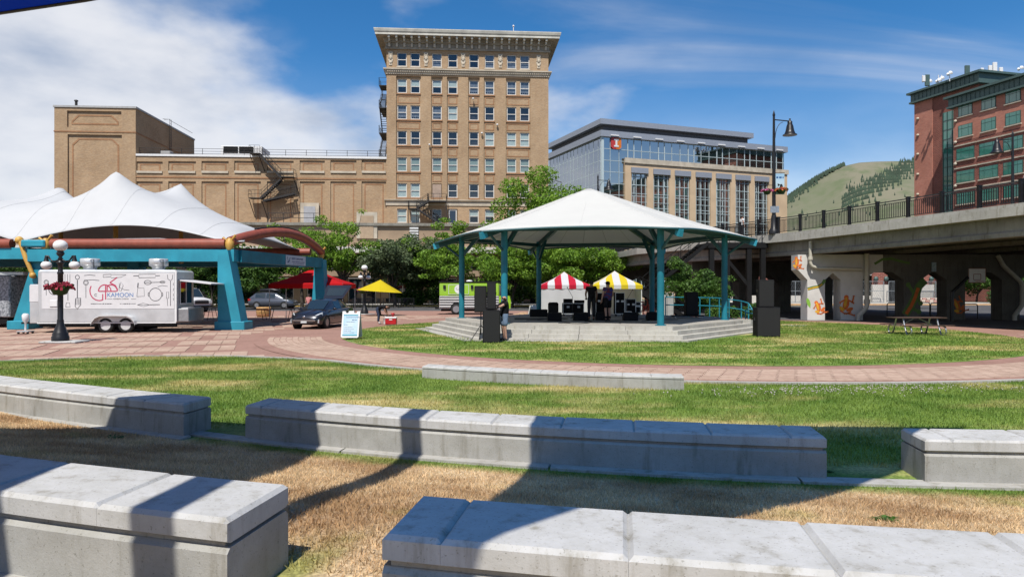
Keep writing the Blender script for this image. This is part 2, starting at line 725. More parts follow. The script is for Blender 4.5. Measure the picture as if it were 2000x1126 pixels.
m_black = mat('black_paint', (0.010, 0.010, 0.012), 0.4, var=0.2, spec=0.4)
m_blkmat = mat('black_matt', (0.009, 0.009, 0.010), 0.8, var=0.25, scale=8, spec=.2)
m_rubber = mat('tyre_rubber', (0.02, 0.02, 0.02), 0.85)
m_steel = mat('galvanised_steel', (0.55, 0.56, 0.57), 0.38, 0.85, var=0.15, scale=6)
m_alu = mat('brushed_aluminium', (0.74, 0.75, 0.76), 0.38, 0.5, var=0.12, scale=1.5)
m_white = mat('white_paint', (0.80, 0.80, 0.80), 0.4, var=0.05)
m_trim = mat('white_window_trim', (0.72, 0.69, 0.64), 0.5, var=0.06)
m_teal = mat('teal_steel', (0.014, 0.23, 0.31), 0.48, scale=1.4, col2=(0.010, 0.16, 0.22), bmp=.12, bscale=25)
m_tealdk = mat('teal_steel_dark', (0.010, 0.085, 0.10), 0.45, var=0.1)
m_cyan = mat('cyan_steel', (0.03, 0.34, 0.46), 0.5, scale=1.1, col2=(0.022, 0.25, 0.35), bmp=.15, bscale=25)
m_rust = mat('oxide_red_pipe', (0.30, 0.075, 0.045), 0.5, var=0.15)
m_gold = mat('yellow_castings', (0.62, 0.36, 0.08), 0.5, var=0.15)
m_wood = mat('brown_planks', (0.075, 0.042, 0.026), 0.6, var=0.3, scale=9)
m_glass = glass('dark_glass', (0.012, 0.017, 0.026), 0.03, 0.6)
m_glass_bl = glass('blue_window_glass', (0.02, 0.032, 0.06), 0.05, 0.55)
m_carglass = glass('car_glass', (0.02, 0.03, 0.035), 0.03, 0.8)
# ------------------------------------------------------------------ ground, lawns, paving
def pol(r, deg, z=0.0):
    return Vector((CX + r * math.sin(R(deg)), CY - r * math.cos(R(deg)), z))


def hill(r):
    """height of the seating slope by distance from the centre"""
    def ss(a, b, x):
        t = min(1, max(0, (x - a) / (b - a)))
        return t * t * (3 - 2 * t)
    return 0.46 * ss(26.0, 30.0, r) + 0.45 * ss(31.2, 36, r)


m_ground = mat('far_ground', (0.16, 0.15, 0.12), 0.95, var=0.25, scale=0.05, coord='World', col2=(0.11, 0.12, 0.07))
g = MB()
g.face([(-6000, -300, -0.06), (6000, -300, -0.06), (6000, 8000, -0.06), (-6000, 8000, -0.06)])
struct(g.build('ground', m_ground))

g = MB()
g.face([(-70, 14, -0.012), (24, 14, -0.012), (24, 64, -0.012), (-70, 64, -0.012)])
plaza = struct(g.build('plaza_pavement', m_rose))
g = MB()
g.face([(-110, 64, -0.016), (40, 64, -0.016), (40, 79, -0.016), (-110, 79, -0.016)])
g.face([(16.5, 46.5, -0.004), (21.0, 43.2, -0.004), (33, 38, -0.004), (24, 64, -0.004), (12, 64, -0.004)])
g.face([(24, 36, -0.016), (110, 36, -0.016), (110, 64, -0.016), (24, 64, -0.016)])
g.face([(40, 64, -0.016), (110, 64, -0.016), (110, 92, -0.016), (40, 92, -0.016)])
street = struct(g.build('street', m_asph))
m_kerby = mat('yellow_kerb_paint', (0.62, 0.40, 0.09), 0.7, var=0.2, scale=2)
g = MB()
g.box(-110, 22, 79, 79.35, -0.03, 0.13)
struct(g.build('painted_kerb', m_kerby))
g = MB()
g.box(-110, 22, 79.35, 90, -0.03, 0.12)
struct(g.build('sidewalk', m_conc_wh))
m_kerbo = mat('orange_kerb_paint', (0.70, 0.42, 0.20), 0.7, var=0.2, scale=2)
g = MB()
g.box(30, 75, 86.0, 86.5, -0.03, 0.14)
struct(g.build('painted_kerb', m_kerbo))
g = MB()
g.box(30, 75, 86.5, 97, -0.03, 0.13)
struct(g.build('sidewalk', m_conc_wh))

# ring path around the round lawn
g = MB()
A = [-80 + i * 2.0 for i in range(101)]
g.grid([[pol(18.12, a, 0.004) for a in A], [pol(14.6, a, 0.004) for a in A]], sm=False)
path = struct(g.build('ring_path', m_rose))
g = MB()
A = [-180 + i * 3 for i in range(121)]
rows = []
for r in (14.72, 13, 10, 6, 0.3):
    rows.append([pol(r, a, 0.01 + 0.10 * (1 - (r / 14.72) ** 2)) for a in A])
g.grid(rows, sm=True)
island = struct(g.build('round_lawn', m_isl))


def lawn_rin(a):
    xs = [-57.5, -56.5, -54, -51.6, -46, -42, 60]
    ys = [25.4, 22.2, 20.8, 19.7, 18.6, 18.27, 18.27]
    return float(np.interp(a, xs, ys))


g = MB()
rows = []
A = [-57.5 + i * 1.0 for i in range(110)]
for k in range(34):
    row = []
    for a in A:
        r0 = lawn_rin(a)
        r = r0 + (38.5 - r0) * (k / 33.0)
        row.append(pol(r, a, 0.012 + hill(r)))
    rows.append(row)
g.grid(rows, sm=True, flip=True)
lawn = struct(g.build('seating_lawn', m_lawn))
# left lawn beyond the end of the sector (off frame)
g = MB()
A = [-57.5 + i * 1.0 for i in range(110)]
ri = [pol(lawn_rin(a) - 0.02, a, 0.05) for a in A]
ro = [pol(lawn_rin(a) - 0.17, a, 0.05) for a in A]
dn = [Vector((p.x, p.y, -0.02)) for p in ro]
dn2 = [Vector((p.x, p.y, -0.02)) for p in ri]
g.grid([dn2, ri, ro, dn], sm=False, flip=True)
struct(g.build('lawn_kerb', m_conc_wh))

# ---- pavers of the ring (nearest as pieces, the rest joined)
unit = MB()
unit.cbox(-0.5, 0.5, -0.5, 0.5, 0, 1, 0.03)
unit_me = None


def piece_list(cells, name, material, parent, h, limit=300):
    """cells: (x, y, z, width, depth, angle)"""
    global unit_me
    cells = sorted(cells, key=lambda c: c[0] ** 2 + c[1] ** 2)
    vis = [c for c in cells if c[1] > 2 and abs(c[0] / c[1]) < 0.76]
    hid = [c for c in cells if not (c[1] > 2 and abs(c[0] / c[1]) < 0.76)]
    first, rest = vis[:limit], vis[limit:] + hid
    b = MB()
    b.box(-0.5, 0.5, -0.5, 0.5, 0, 1, skip=('b',))
    o = b.build(name, material, parent)
    me = o.data
    for i, c in enumerate(first):
        if i:
            o = bpy.data.objects.new(name, me)
            COL.objects.link(o)
            o.parent = parent
        o.location = (c[0], c[1], c[2])
        o.rotation_euler = (0, 0, c[5])
        o.scale = (c[3], c[4], h)
    if rest:
        b = MB()
        for c in rest:
            Mx = Matrix.Translation((c[0], c[1], c[2])) @ Matrix.Rotation(c[5], 4, 'Z') @ Matrix.Diagonal((c[3], c[4], h, 1))
            b.box(-0.5, 0.5, -0.5, 0.5, 0, 1, 0, Mx, skip=('b',))
        b.build(name + '_field', material, parent, kind='stuff')


cells = []
for k in range(9):
    r = 15.62 + 0.235 * k
    w = 0.43
    n = int(R(158) * r / w)
    for i in range(n):
        a = -76 + math.degrees((i + (0.5 if k % 2 else 0)) * w / r)
        p = pol(r, a)
        dv = random.gauss(0, 0.004)
        cells.append((p.x, p.y, 0.0 + dv * 0.3, w - 0.018, 0.217, R(a)))
piece_list(cells, 'paver', m_tan, path, 0.017)

# ---- plaza tiles: tan blocks between rose bands
cells = []
ang = R(20)
e1 = Vector((math.cos(ang), math.sin(ang)))
e2 = Vector((-math.sin(ang), math.cos(ang)))
org = Vector((-17.0, 26.6))
T = 0.5
for bi in range(-7, 8):
    for bj in range(-4, 10):
        for ii in range(7):
            for jj in range(4):
                u = bi * (7 * T + 0.5) + (ii + 0.5) * T + (0.35 * (bj % 2) * 3)
                w = bj * (4 * T + 0.75) + (jj + 0.5) * T - 3.0
                p = org + e1 * u + e2 * w
                rr = math.hypot(p.x - CX, p.y - CY)
                aa = math.degrees(math.atan2(p.x - CX, CY - p.y))
                if rr < 18.9 or p.y > 52 or p.y < 15:
                    continue
                if aa > -57.5 and rr > lawn_rin(aa) - 0.55:
                    continue
                if aa < -57.0 and p.y < 19.2 + max(0, (p.x + 14) * 0.4):
                    continue
                if p.x > 0 or p.x < -40:
                    continue
                cells.append((p.x, p.y, -0.012, T - 0.02, T - 0.02, ang))
piece_list(cells, 'tile', m_tan, plaza, 0.016)

# lawn left of the seating lawn, off to the side
g = MB()
b0 = [pol(lawn_rin(-57.5) + 0.0, -57.5, 0.011), Vector((-19, 17.6, 0.011)), Vector((-40, 10, 0.011)), Vector((-40, -5, 0.011)), pol(38.5, -57.5, 0.011 + hill(38.5))]
g.face(b0[::-1])
struct(g.build('side_lawn', m_lawn))

# ------------------------------------------------------------------ grass blades
def blades(name, pts, hgt, wid, material, zfun, lean=0.5):
    n = len(pts)
    ang = rng.uniform(0, 2 * np.pi, n)
    h = hgt * rng.uniform(0.45, 1.25, n)
    w = wid * rng.uniform(0.6, 1.3, n)
    la = rng.uniform(0, 2 * np.pi, n)
    ll = h * rng.uniform(0.1, 1.0, n) * lean
    z = zfun(pts)
    V = np.zeros((n, 3, 3))
    V[:, 0, 0] = pts[:, 0] - np.cos(ang) * w
    V[:, 0, 1] = pts[:, 1] - np.sin(ang) * w
    V[:, 1, 0] = pts[:, 0] + np.cos(ang) * w
    V[:, 1, 1] = pts[:, 1] + np.sin(ang) * w
    V[:, 2, 0] = pts[:, 0] + np.cos(la) * ll
    V[:, 2, 1] = pts[:, 1] + np.sin(la) * ll
    V[:, 0, 2] = z - 0.004
    V[:, 1, 2] = z - 0.004
    V[:, 2, 2] = z + h
    F = np.arange(n * 3).reshape(n, 3)
    return np_mesh(name, V.reshape(-1, 3), F, material)


def polar_samples(n, r0, r1, a0, a1):
    r = np.sqrt(rng.uniform(r0 ** 2, r1 ** 2, n))
    a = np.radians(rng.uniform(a0, a1, n))
    P = np.stack([CX + r * np.sin(a), CY - r * np.cos(a)], 1)
    keep = (P[:, 1] > 1.8) & (np.abs(P[:, 0] / np.maximum(P[:, 1], 0.1)) < 0.79)
    return P[keep], r[keep], np.degrees(a[keep])


def hill_np(P):
    r = np.hypot(P[:, 0] - CX, P[:, 1] - CY)

    def ss(a, b):
        t = np.clip((r - a) / (b - a), 0, 1)
        return t * t * (3 - 2 * t)
    return 0.012 + 0.46 * ss(26.0, 30.0) + 0.45 * ss(31.2, 36)


P1, r1, a1 = polar_samples(330000, 26.05, 30.25, -42, 14)
P2, r2, a2 = polar_samples(330000, 18.3, 26.9, -57, 40)
k2 = r2 > np.interp(a2, [-57.5, -56.5, -54, -51.6, -46, -42, 60], [25.4, 22.2, 20.8, 19.7, 18.6, 18.27, 18.27]) + 0.02
P2, a2, r2 = P2[k2], a2[k2], r2[k2]


def under_bench(P):
    r_, a_ = np.hypot(P[:, 0] - CX, P[:, 1] - CY), np.degrees(np.arctan2(P[:, 0] - CX, CY - P[:, 1]))
    q = np.stack([P[:, 0] - (-4.50 + 70 * math.sin(R(24.3))), P[:, 1] - (9.47 + 70 * math.cos(R(24.3)))], 1)
    r7, a7 = np.hypot(q[:, 0], q[:, 1]), np.degrees(np.arctan2(q[:, 0], -q[:, 1]))
    return ((r_ > 25.25) & (r_ < 26.1) & (a_ > -26.2)) | ((r7 > 69.35) & (r7 < 70.2) & (a7 < -24.1)) | ((r_ > 18.9) & (r_ < 19.43) & (a_ > -27.8) & (a_ < -10.4))


P2 = P2[~under_bench(P2) & ((r2 < 25.9) | (a2 < -26))]
P1 = P1[~under_bench(P1)]
o = blades('dry_grass', P1, 0.038, 0.0045, m_blade, hill_np, 1.3)
tag(o, 'short trodden tan grass between the concrete bench rows', 'grass')['kind'] = 'stuff'
o = blades('lawn_grass', P2, 0.055, 0.006, m_blade, hill_np, 0.8)
tag(o, 'mown green grass of the seating lawn before the paved path', 'grass')['kind'] = 'stuff'
ISL_LIMIT = []
P3, r3, a3 = polar_samples(150000, 0.5, 14.6, -180, 180)
hexr = np.hypot(P3[:, 0] - 3.68, P3[:, 1] - 33.06)
P3 = P3[hexr > 7.6]
r3 = np.hypot(P3[:, 0] - CX, P3[:, 1] - CY)
o = blades('round_lawn_grass', P3, 0.06, 0.014, m_islb, lambda P: 0.01 + 0.10 * (1 - (np.hypot(P[:, 0] - CX, P[:, 1] - CY) / 14.72) ** 2), 0.9)
tag(o, 'mown grass of the round lawn around the stage', 'grass')['kind'] = 'stuff'
# white clover heads in the lawn at the right
n = 420
px = rng.normal(7.0, 1.7, n)
py = rng.normal(13.7, 0.3, n) + (px - 5.9) * 0.1
g = MB()
for x, y in zip(px, py):
    if math.hypot(x - CX, y - CY) < 18.5:
        continue
    s = random.uniform(0.009, 0.016)
    z = 0.055 + random.uniform(0, 0.02)
    g.ball((x, y, z), s, 5, 3)
m_clover = mat('clover_flower', (0.45, 0.42, 0.36), 0.8)
o = g.build('clover_flowers', m_clover, kind='stuff')
tag(o, 'white clover heads scattered in the lawn at the right', 'clover')

m_weed = leaf_mat('weed_leaf', (0.05, 0.13, 0.02), (0.09, 0.19, 0.03))


def weed(x, y, s, label, seed):
    rd = random.Random(seed)
    z = 0.012 + hill(math.hypot(x - CX, y - CY))
    b = MB()
    for i in range(34):
        a = rd.uniform(0, 6.28)
        L = s * rd.uniform(0.5, 1.0)
        w = s * 0.13
        dx_, dy_ = math.cos(a), math.sin(a)
        ox, oy = rd.gauss(0, s * 0.35), rd.gauss(0, s * 0.2)
        b.grid([[(ox - dy_ * w * .3, oy + dx_ * w * .3, 0), (ox + dy_ * w * .3, oy - dx_ * w * .3, 0)],
                [(ox + dx_ * L * .5 - dy_ * w, oy + dy_ * L * .5 + dx_ * w, L * .35), (ox + dx_ * L * .5 + dy_ * w, oy + dy_ * L * .5 - dx_ * w, L * .35)],
                [(ox + dx_ * L, oy + dy_ * L, L * .2), (ox + dx_ * L * 1.01, oy + dy_ * L, L * .2)]], sm=False)
    o = b.build('weed_plant', m_weed, loc=(x, y, z))
    tag(o, label, 'weed')


weed(3.0, 5.55, 0.10, 'green dandelion clump in the tan grass at the lower right', 1)
weed(-5.3, 9.25, 0.13, 'small green weed in the shaded grass below the left bench', 2)
weed(3.55, 7.72, 0.05, 'small weed at the right foot of the long middle bench', 3)

# ------------------------------------------------------------------ curved concrete benches
BC = [CX, CY]


def bpt(R0, a, off_, z):
    """point on a bench: off_ metres behind its near face, along the joints' common direction"""
    k = off_ / math.cos(R(-a - 9.0))
    return Vector((BC[0] + R0 * math.sin(R(a)) + .156 * k, BC[1] - R0 * math.cos(R(a)) + .988 * k, z))


def arc_sweep(b, prof, a0, a1, R0, z0, n, m=0):
    """prof: (inward offset from the face nearest the camera, z)"""
    rows = []
    for i in range(n + 1):
        a = a0 + (a1 - a0) * i / n
        rows.append([bpt(R0, a, p[0], z0 + p[1]) for p in prof])
    b.grid(rows, m, False, True, flip=False)
    b.face(rows[0], m)
    b.face(rows[-1][::-1], m)


def bench(label, R0, z0, a0, a1, H=0.48, D=0.62, sect=0.83, first=0.28, groove=True, plinth=True):
    root = thing('concrete_bench', label, 'bench', bpt(R0, (a0 + a1) / 2, D / 2, z0), 0, 'curved concrete benches of the seating slope')
    inv = Matrix.Translation(-root.location)

    def done(b, name, **k):
        b.v = [tuple(inv @ Vector(p)) for p in b.v]
        return b.build(name, m_conc if name == 'cap_block' else m_conc_shade, root, **k)
    deg = lambda m: math.degrees(m / R0)
    c = 0.028
    if groove:
        gz = H - 0.135
        n = max(2, int(abs(a1 - a0) / 0.7))
        e = deg(0.0)
        b = MB()
        arc_sweep(b, [(0, -0.25), (0, gz - 0.04), (c, gz - 0.014), (D - c, gz - 0.014), (D, gz - 0.04), (D, -0.25)], a0, a1, R0, z0, n)
        done(b, 'body')
        b = MB()
        t = 0.032
        arc_sweep(b, [(t, gz - 0.02), (t, H - 0.022), (D - t, H - 0.022), (D - t, gz - 0.02)], a0 + deg(t), a1 - deg(t), R0, z0, n)
        done(b, 'joint_core')
        zlo = gz + 0.008
    else:
        n = max(2, int(abs(a1 - a0) / 0.7))
        b = MB()
        arc_sweep(b, [(0, -0.2), (0, H - 0.06), (D, H - 0.06), (D, -0.2)], a0, a1, R0, z0, n)
        done(b, 'body')
        zlo = H - 0.058
    # cap blocks
    cuts = [a0]
    a = a0 + deg(first)
    while a < a1 - deg(0.3):
        cuts.append(a)
        a += deg(sect)
    cuts.append(a1)
    gp = deg(0.0006)
    for i in range(len(cuts) - 1):
        s0 = cuts[i] + (gp if i else 0)
        s1 = cuts[i + 1] - (gp if i < len(cuts) - 2 else 0)
        b = MB()
        jz = random.gauss(0, 0.0012)
        ch = 0.022 if groove else 0.012
        prof = [(0.0, zlo + 0.014), (0.0, H - ch + jz), (ch, H + jz), (D - ch, H + jz), (D, H - ch + jz), (D, zlo + 0.014), (D - 0.03, zlo), (0.03, zlo)]
        # chamfered ends: narrower top ring near each end
        dd = deg(ch)
        rows = []
        steps = [(s0, 1), (s0 + dd, 0)] + [(s0 + dd + (s1 - s0 - 2 * dd) * q / 3.0, 0) for q in (1, 2)] + [(s1 - dd, 0), (s1, 1)]
        for (aa, low_) in steps:
            pr = [(p[0], min(p[1], H - ch + jz) if low_ else p[1]) for p in prof]
            rows.append([bpt(R0, aa, p[0], z0 + p[1]) for p in pr])
        b.grid(rows, 0, False, True, flip=False)
        b.face(rows[0])
        b.face(rows[-1][::-1])
        done(b, 'cap_block')
    return root


bench('near concrete bench at the lower left, cut off by the left edge', 30.8, 0.46, -24.0, -15.8)
bench('near concrete bench at the lower right, running off the right edge', 30.8, 0.46, -14.27, -3.0)
BC[:] = [-4.50 + 70 * math.sin(R(24.3)), 9.47 + 70 * math.cos(R(24.3))]
bench('far left concrete bench, beside the shaded gap before the lawn', 70.0, 0.0, -34.0, -24.3)
BC[:] = [CX, CY]
bench('long middle concrete bench, half in blue shade, before the lawn', 25.9, 0.0, -24.2, -8.1)
bench('right concrete bench beyond the shaded grass gap, cut by the right edge', 25.9, 0.0, -5.93, 9.0)
bench('low plain concrete bench set on the lawn beside the ring path', 19.42, 0.0, -27.8, -10.5, H=0.28, D=0.5, sect=0.58, first=0.58, groove=False)


def footing(R0, z0, a0, a1, w0, w1, name='bench_footing'):
    b = MB()
    n = int((a1 - a0) / 0.8)
    cuts = [a0 + (a1 - a0) * i / max(1, int((a1 - a0) / 5.2)) for i in range(max(1, int((a1 - a0) / 5.2)) + 1)]
    root = None
    for i in range(len(cuts) - 1):
        bb = MB()
        arc_sweep(bb, [(w0, -0.15), (w0, 0.03), (w1, 0.03), (w1, -0.15)], cuts[i] + 0.03, cuts[i + 1] - 0.03, R0, z0 + random.uniform(0, 0.004), 6)
        o = bb.build('concrete_strip', m_conc_wh)
        struct(o)


footing(25.9, 0.012, -26.5, 9, -0.17, 0.06)
BC[:] = [-4.50 + 70 * math.sin(R(24.3)), 9.47 + 70 * math.cos(R(24.3))]
footing(70.0, 0.012, -34, -24.2, -0.17, 0.06)
BC[:] = [CX, CY]
footing(30.8, 0.47, -24, -3, -0.15, 0.06)

# ------------------------------------------------------------------ blue shade structure over the camera (throws the foreground shade)
m_sail = fabric('blue_sail_cloth', (0.02, 0.13, 0.56), 0.6)
m_sail2 = fabric('blue_sail_cloth_light', (0.20, 0.50, 0.95), 0.75, weave=(0.22, 0.62, 1.0))
shade = thing('shade_structure', 'blue fabric canopy whose edge hangs into the upper left corner', 'canopy', (-3.0, -1.5, 0.9))
so = Vector(shade.location)
K = 1 / math.tan(R(SUN_EL))


def caster(x, y, z, zs=0.3):
    return Vector((x - SH[0] * K * (z - zs), y - SH[1] * K * (z - zs), z))


def sail(name, pts, th, material):
    b = MB()
    P = [Vector(p) - so for p in pts]
    a = [tuple(p) for p in P]
    c = [(p.x, p.y, p.z + th) for p in P]
    b.face(a[::-1])
    b.face(c)
    for i in range(len(a)):
        j = (i + 1) % len(a)
        b.face([a[i], a[j], c[j], c[i]])
    return b.build(name, material, shade)


ZL = 5.1
left_sail = [caster(-9.5, 8.0, ZL, 0), caster(-4.98, 10.75, ZL, 0), caster(-3.79, 10.4, ZL, 0), caster(-2.50, 9.95, ZL, 0), caster(-2.35, 4.75, ZL, .4), caster(-2.85, 4.45, ZL, .94), caster(-2.78, 3.0, ZL, .94), (-3.6, -3.0, ZL), (-10.5, -3.0, ZL)]
sail('canopy_cloth', left_sail, 0.012, m_sail)
b = MB()
for i in (1, 2):
    b.tube([Vector(left_sail[i]) - so, Vector(left_sail[i + 1]) - so], 0.022, 6)
b.tube([Vector(left_sail[0]) - so, Vector(left_sail[1]) - so], 0.022, 6)
b.build('hem_rope', m_black, shade)
ZR = 5.5
right_sail = [caster(-0.85, 2.2, ZR, .5), caster(-0.02, 3.2, ZR, .9), caster(0.40, 3.6, ZR, .9), caster(2.23, 5.9, ZR), caster(4.46, 7.7, ZR), caster(6.7, 10.2, ZR, 0.0), caster(0.55, 10.4, ZR, 0.0), caster(0.31, 8.5, ZR, 0.05), caster(-0.10, 6.5, ZR)]
sail('canopy_cloth', right_sail, 0.012, m_sail2)
b = MB()
p0, p1 = caster(-2.02, 1.3, 5.3), caster(-1.10, 9.7, 5.3)
b.bar(p0 - so, p1 - so, 0.26, 0.2)
b.build('roof_beam', m_black, shade)
for q in ((-10.2, -2.7), (p0.x, p0.y - 0.25), (-8.2, -2.6), (right_sail[0].x, right_sail[0].y - 0.2)):
    b = MB()
    b.box(q[0] - 0.085 - so.x, q[0] + 0.085 - so.x, q[1] - 0.085 - so.y, q[1] + 0.085 - so.y, -0.3, 6.4 - so.z)
    b.build('post', m_black, shade)
# ------------------------------------------------------------------ facade helper
def wall_holes(b, x0, x1, z0, z1, holes, y, depth, m=0, mr=None):
    """wall in the x,z plane at y (facing -y) with rectangular holes (hx0,hx1,hz0,hz1) and reveals `depth` deep"""
    mr = m if mr is None else mr
    xs = sorted(set([x0, x1] + [round(h[0], 4) for h in holes] + [round(h[1], 4) for h in holes]))
    zs = sorted(set([z0, z1] + [round(h[2], 4) for h in holes] + [round(h[3], 4) for h in holes]))
    H = [tuple(round(q, 4) for q in h) for h in holes]
    for i in range(len(xs) - 1):
        run = None
        for j in range(len(zs) - 1):
            cx, cz = (xs[i] + xs[i + 1]) / 2, (zs[j] + zs[j + 1]) / 2
            inside = any(h[0] < cx < h[1] and h[2] < cz < h[3] for h in H)
            if inside:
                if run is not None:
                    b.face([(xs[i], y, run), (xs[i + 1], y, run), (xs[i + 1], y, zs[j]), (xs[i], y, zs[j])], m)
                    run = None
            elif run is None:
                run = zs[j]
        if run is not None:
            b.face([(xs[i], y, run), (xs[i + 1], y, run), (xs[i + 1], y, zs[-1]), (xs[i], y, zs[-1])], m)
    for h in H:
        a, c, d, e = h
        y2 = y + depth
        b.face([(a, y, d), (a, y2, d), (a, y2, e), (a, y, e)], mr)
        b.face([(c, y2, d), (c, y, d), (c, y, e), (c, y2, e)], mr)
        b.face([(a, y, e), (a, y2, e), (c, y2, e), (c, y, e)], mr)
        b.face([(a, y2, d), (a, y, d), (c, y, d), (c, y2, d)], mr)


m_buff = brick('buff_brick', (0.42, 0.285, 0.175), (0.54, 0.40, 0.26), (0.38, 0.28, 0.19))
m_orange = brick('orange_brick', (0.38, 0.195, 0.10), (0.46, 0.27, 0.155), (0.33, 0.2, 0.125))
m_stone = mat('pale_stone_trim', (0.56, 0.49, 0.39), 0.8, var=0.2, scale=0.8)
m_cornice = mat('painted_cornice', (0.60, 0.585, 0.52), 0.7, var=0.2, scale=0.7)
m_corn_dk = mat('dark_soffit', (0.36, 0.31, 0.24), 0.8, var=0.25, scale=1.0)  # frieze tone, browner and darker than the cornice above
m_stucco = mat('tan_stucco', (0.36, 0.26, 0.175), 0.9, var=0.12, scale=0.5)
m_iron = mat('fire_escape_iron', (0.025, 0.022, 0.022), 0.6, var=0.2)
m_blindw = mat('white_blind', (0.50, 0.57, 0.53), 0.8, var=0.06)
m_blindg = mat('green_blind', (0.27, 0.34, 0.30), 0.8, var=0.08)
m_roofgrey = mat('roof_grey', (0.42, 0.42, 0.42), 0.8, var=0.1)
m_door = mat('grey_door', (0.40, 0.41, 0.44), 0.5, var=0.1)
m_dooro = mat('tan_door', (0.45, 0.33, 0.22), 0.6, var=0.1)

TX, TY, TA = -17.06, 94.0, R(4)
ca, sa = math.cos(TA), math.sin(TA)


def s_of(u):
    up = (u - 1000) / FPX
    return (-TX + up * TY) / (ca - sa * up)


def z_of(v, s, depth=0.0):
    Y = TY + sa * s + ca * depth
    return EYE + (563 - v) / FPX * Y


tower = thing('brick_hotel_tower', 'tall buff brick hotel block with a wide pale cornice', 'building', (TX, TY, 0), TA)
TW = 22.15
col_u = [785.0, 810.9, 853.3, 884.2, 925.7, 956.2, 999.2, 1025.0]
col_s = [s_of(u) for u in col_u]
row_z = [z_of(v, 8) for v in (118, 169, 220, 270, 321.5, 372, 421.5)]
WW, WH = 1.30, 1.92
bays = [(col_s[0] - 0.78, col_s[1] + 0.78), (col_s[2] - .78, col_s[2] + .78), (col_s[3] - .78, col_s[3] + .78), (col_s[4] - .78, col_s[4] + .78), (col_s[5] - .78, col_s[5] + .78), (col_s[6] - .78, col_s[7] + .78)]
z_ch0, z_ch1 = row_z[5] - WH / 2 - 0.25, row_z[1] + WH / 2 + 0.35
holes_o = [(b0, b1, z_ch0, z_ch1) for b0, b1 in bays]
wins = []
for ri, z in enumerate(row_z):
    for ci, s in enumerate(col_s):
        wins.append((ri, ci, s, z))
for ri in (0, 6):
    for s in col_s:
        holes_o.append((s - WW / 2, s + WW / 2, row_z[ri] - WH / 2, row_z[ri] + WH / 2))
ZT = z_of(84, 8)
b = MB()
wall_holes(b, 0, TW, 0, ZT, holes_o, 0, 0.20, 0)
hol_i = [(s - WW / 2, s + WW / 2, row_z[ri] - WH / 2, row_z[ri] + WH / 2) for ri in range(1, 6) for s in col_s]
for b0, b1 in bays:
    wall_holes(b, b0, b1, z_ch0, z_ch1, [h for h in hol_i if b0 < h[0] < b1], 0.20, 0.14, 0)
b.face([(0, 16, 0), (0, 0, 0), (0, 0, ZT), (0, 16, ZT)])
b.face([(TW, 0, 0), (TW, 16, 0), (TW, 16, ZT), (TW, 0, ZT)])
b.face([(TW, 16, 0), (0, 16, 0), (0, 16, ZT), (TW, 16, ZT)])
b.face([(0, 0, ZT), (TW, 0, ZT), (TW, 16, ZT), (0, 16, ZT)])
b.build('wall', m_buff, tower)
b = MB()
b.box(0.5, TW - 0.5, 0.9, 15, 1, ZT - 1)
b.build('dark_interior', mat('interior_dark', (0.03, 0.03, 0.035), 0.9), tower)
# windows
rdw = random.Random(4)
blind_plan = {0: 'ddlddlll', 1: 'hhhhcccc', 2: 'cccwdddd', 3: 'dddddwww', 4: 'gggggggg', 5: 'wwxddddd', 6: 'wwdxhhhh'}


def window(parent, x, z, w, h, y, kind='d', bar=True, fr=None, gl=None, sub=True, fw=0.11):
    fr = fr or m_trim
    gl = gl or m_glass_bl
    f = MB()
    a, c, d, e = x - w / 2, x + w / 2, z - h / 2, z + h / 2
    f.box(a, a + fw, y, y + 0.1, d, e)
    f.box(c - fw, c, y, y + 0.1, d, e)
    f.box(a + fw, c - fw, y, y + 0.1, e - fw, e)
    f.box(a + fw - 0.0, c - fw + 0.0, y - 0.03, y + 0.1, d, d + fw * 1.1)
    if bar:
        f.box(a + fw, c - fw, y + 0.02, y + 0.09, z - 0.045, z + 0.045)
    o = f.build('window', fr, parent)
    for (q0, q1, yy) in ((d + fw, z - 0.04, y + 0.075), (z + 0.04, e - fw, y + 0.045)):
        p = MB()
        p.face([(a + fw, yy, q0), (c - fw, yy, q0), (c - fw, yy, q1), (a + fw, yy, q1)])
        p.build('pane', gl, o)
    return o


def glass_tr(name, tint, dens):
    """window glass seen against the sky: partly mirror, partly clear"""
    m, nt, bb = newmat(name)
    gl = nd(nt, 'ShaderNodeBsdfGlossy')
    gl.inputs['Roughness'].default_value = 0.02
    tr = nd(nt, 'ShaderNodeBsdfTransparent')
    tr.inputs[0].default_value = c4(tint)
    lw = nd(nt, 'ShaderNodeLayerWeight')
    lw.inputs[0].default_value = .5
    pw = nd(nt, 'ShaderNodeMath', operation='POWER')
    nt.links.new(lw.outputs['Facing'], pw.inputs[0])
    pw.inputs[1].default_value = 4.0
    ad = nd(nt, 'ShaderNodeMath', operation='MULTIPLY_ADD')
    nt.links.new(pw.outputs[0], ad.inputs[0])
    ad.inputs[1].default_value = .8
    ad.inputs[2].default_value = dens
    mxs = nd(nt, 'ShaderNodeMixShader')
    nt.links.new(ad.outputs[0], mxs.inputs[0])
    nt.links.new(tr.outputs[0], mxs.inputs[1])
    nt.links.new(gl.outputs[0], mxs.inputs[2])
    nt.links.new(mxs.outputs[0], nt.nodes['Material Output'].inputs[0])
    return m


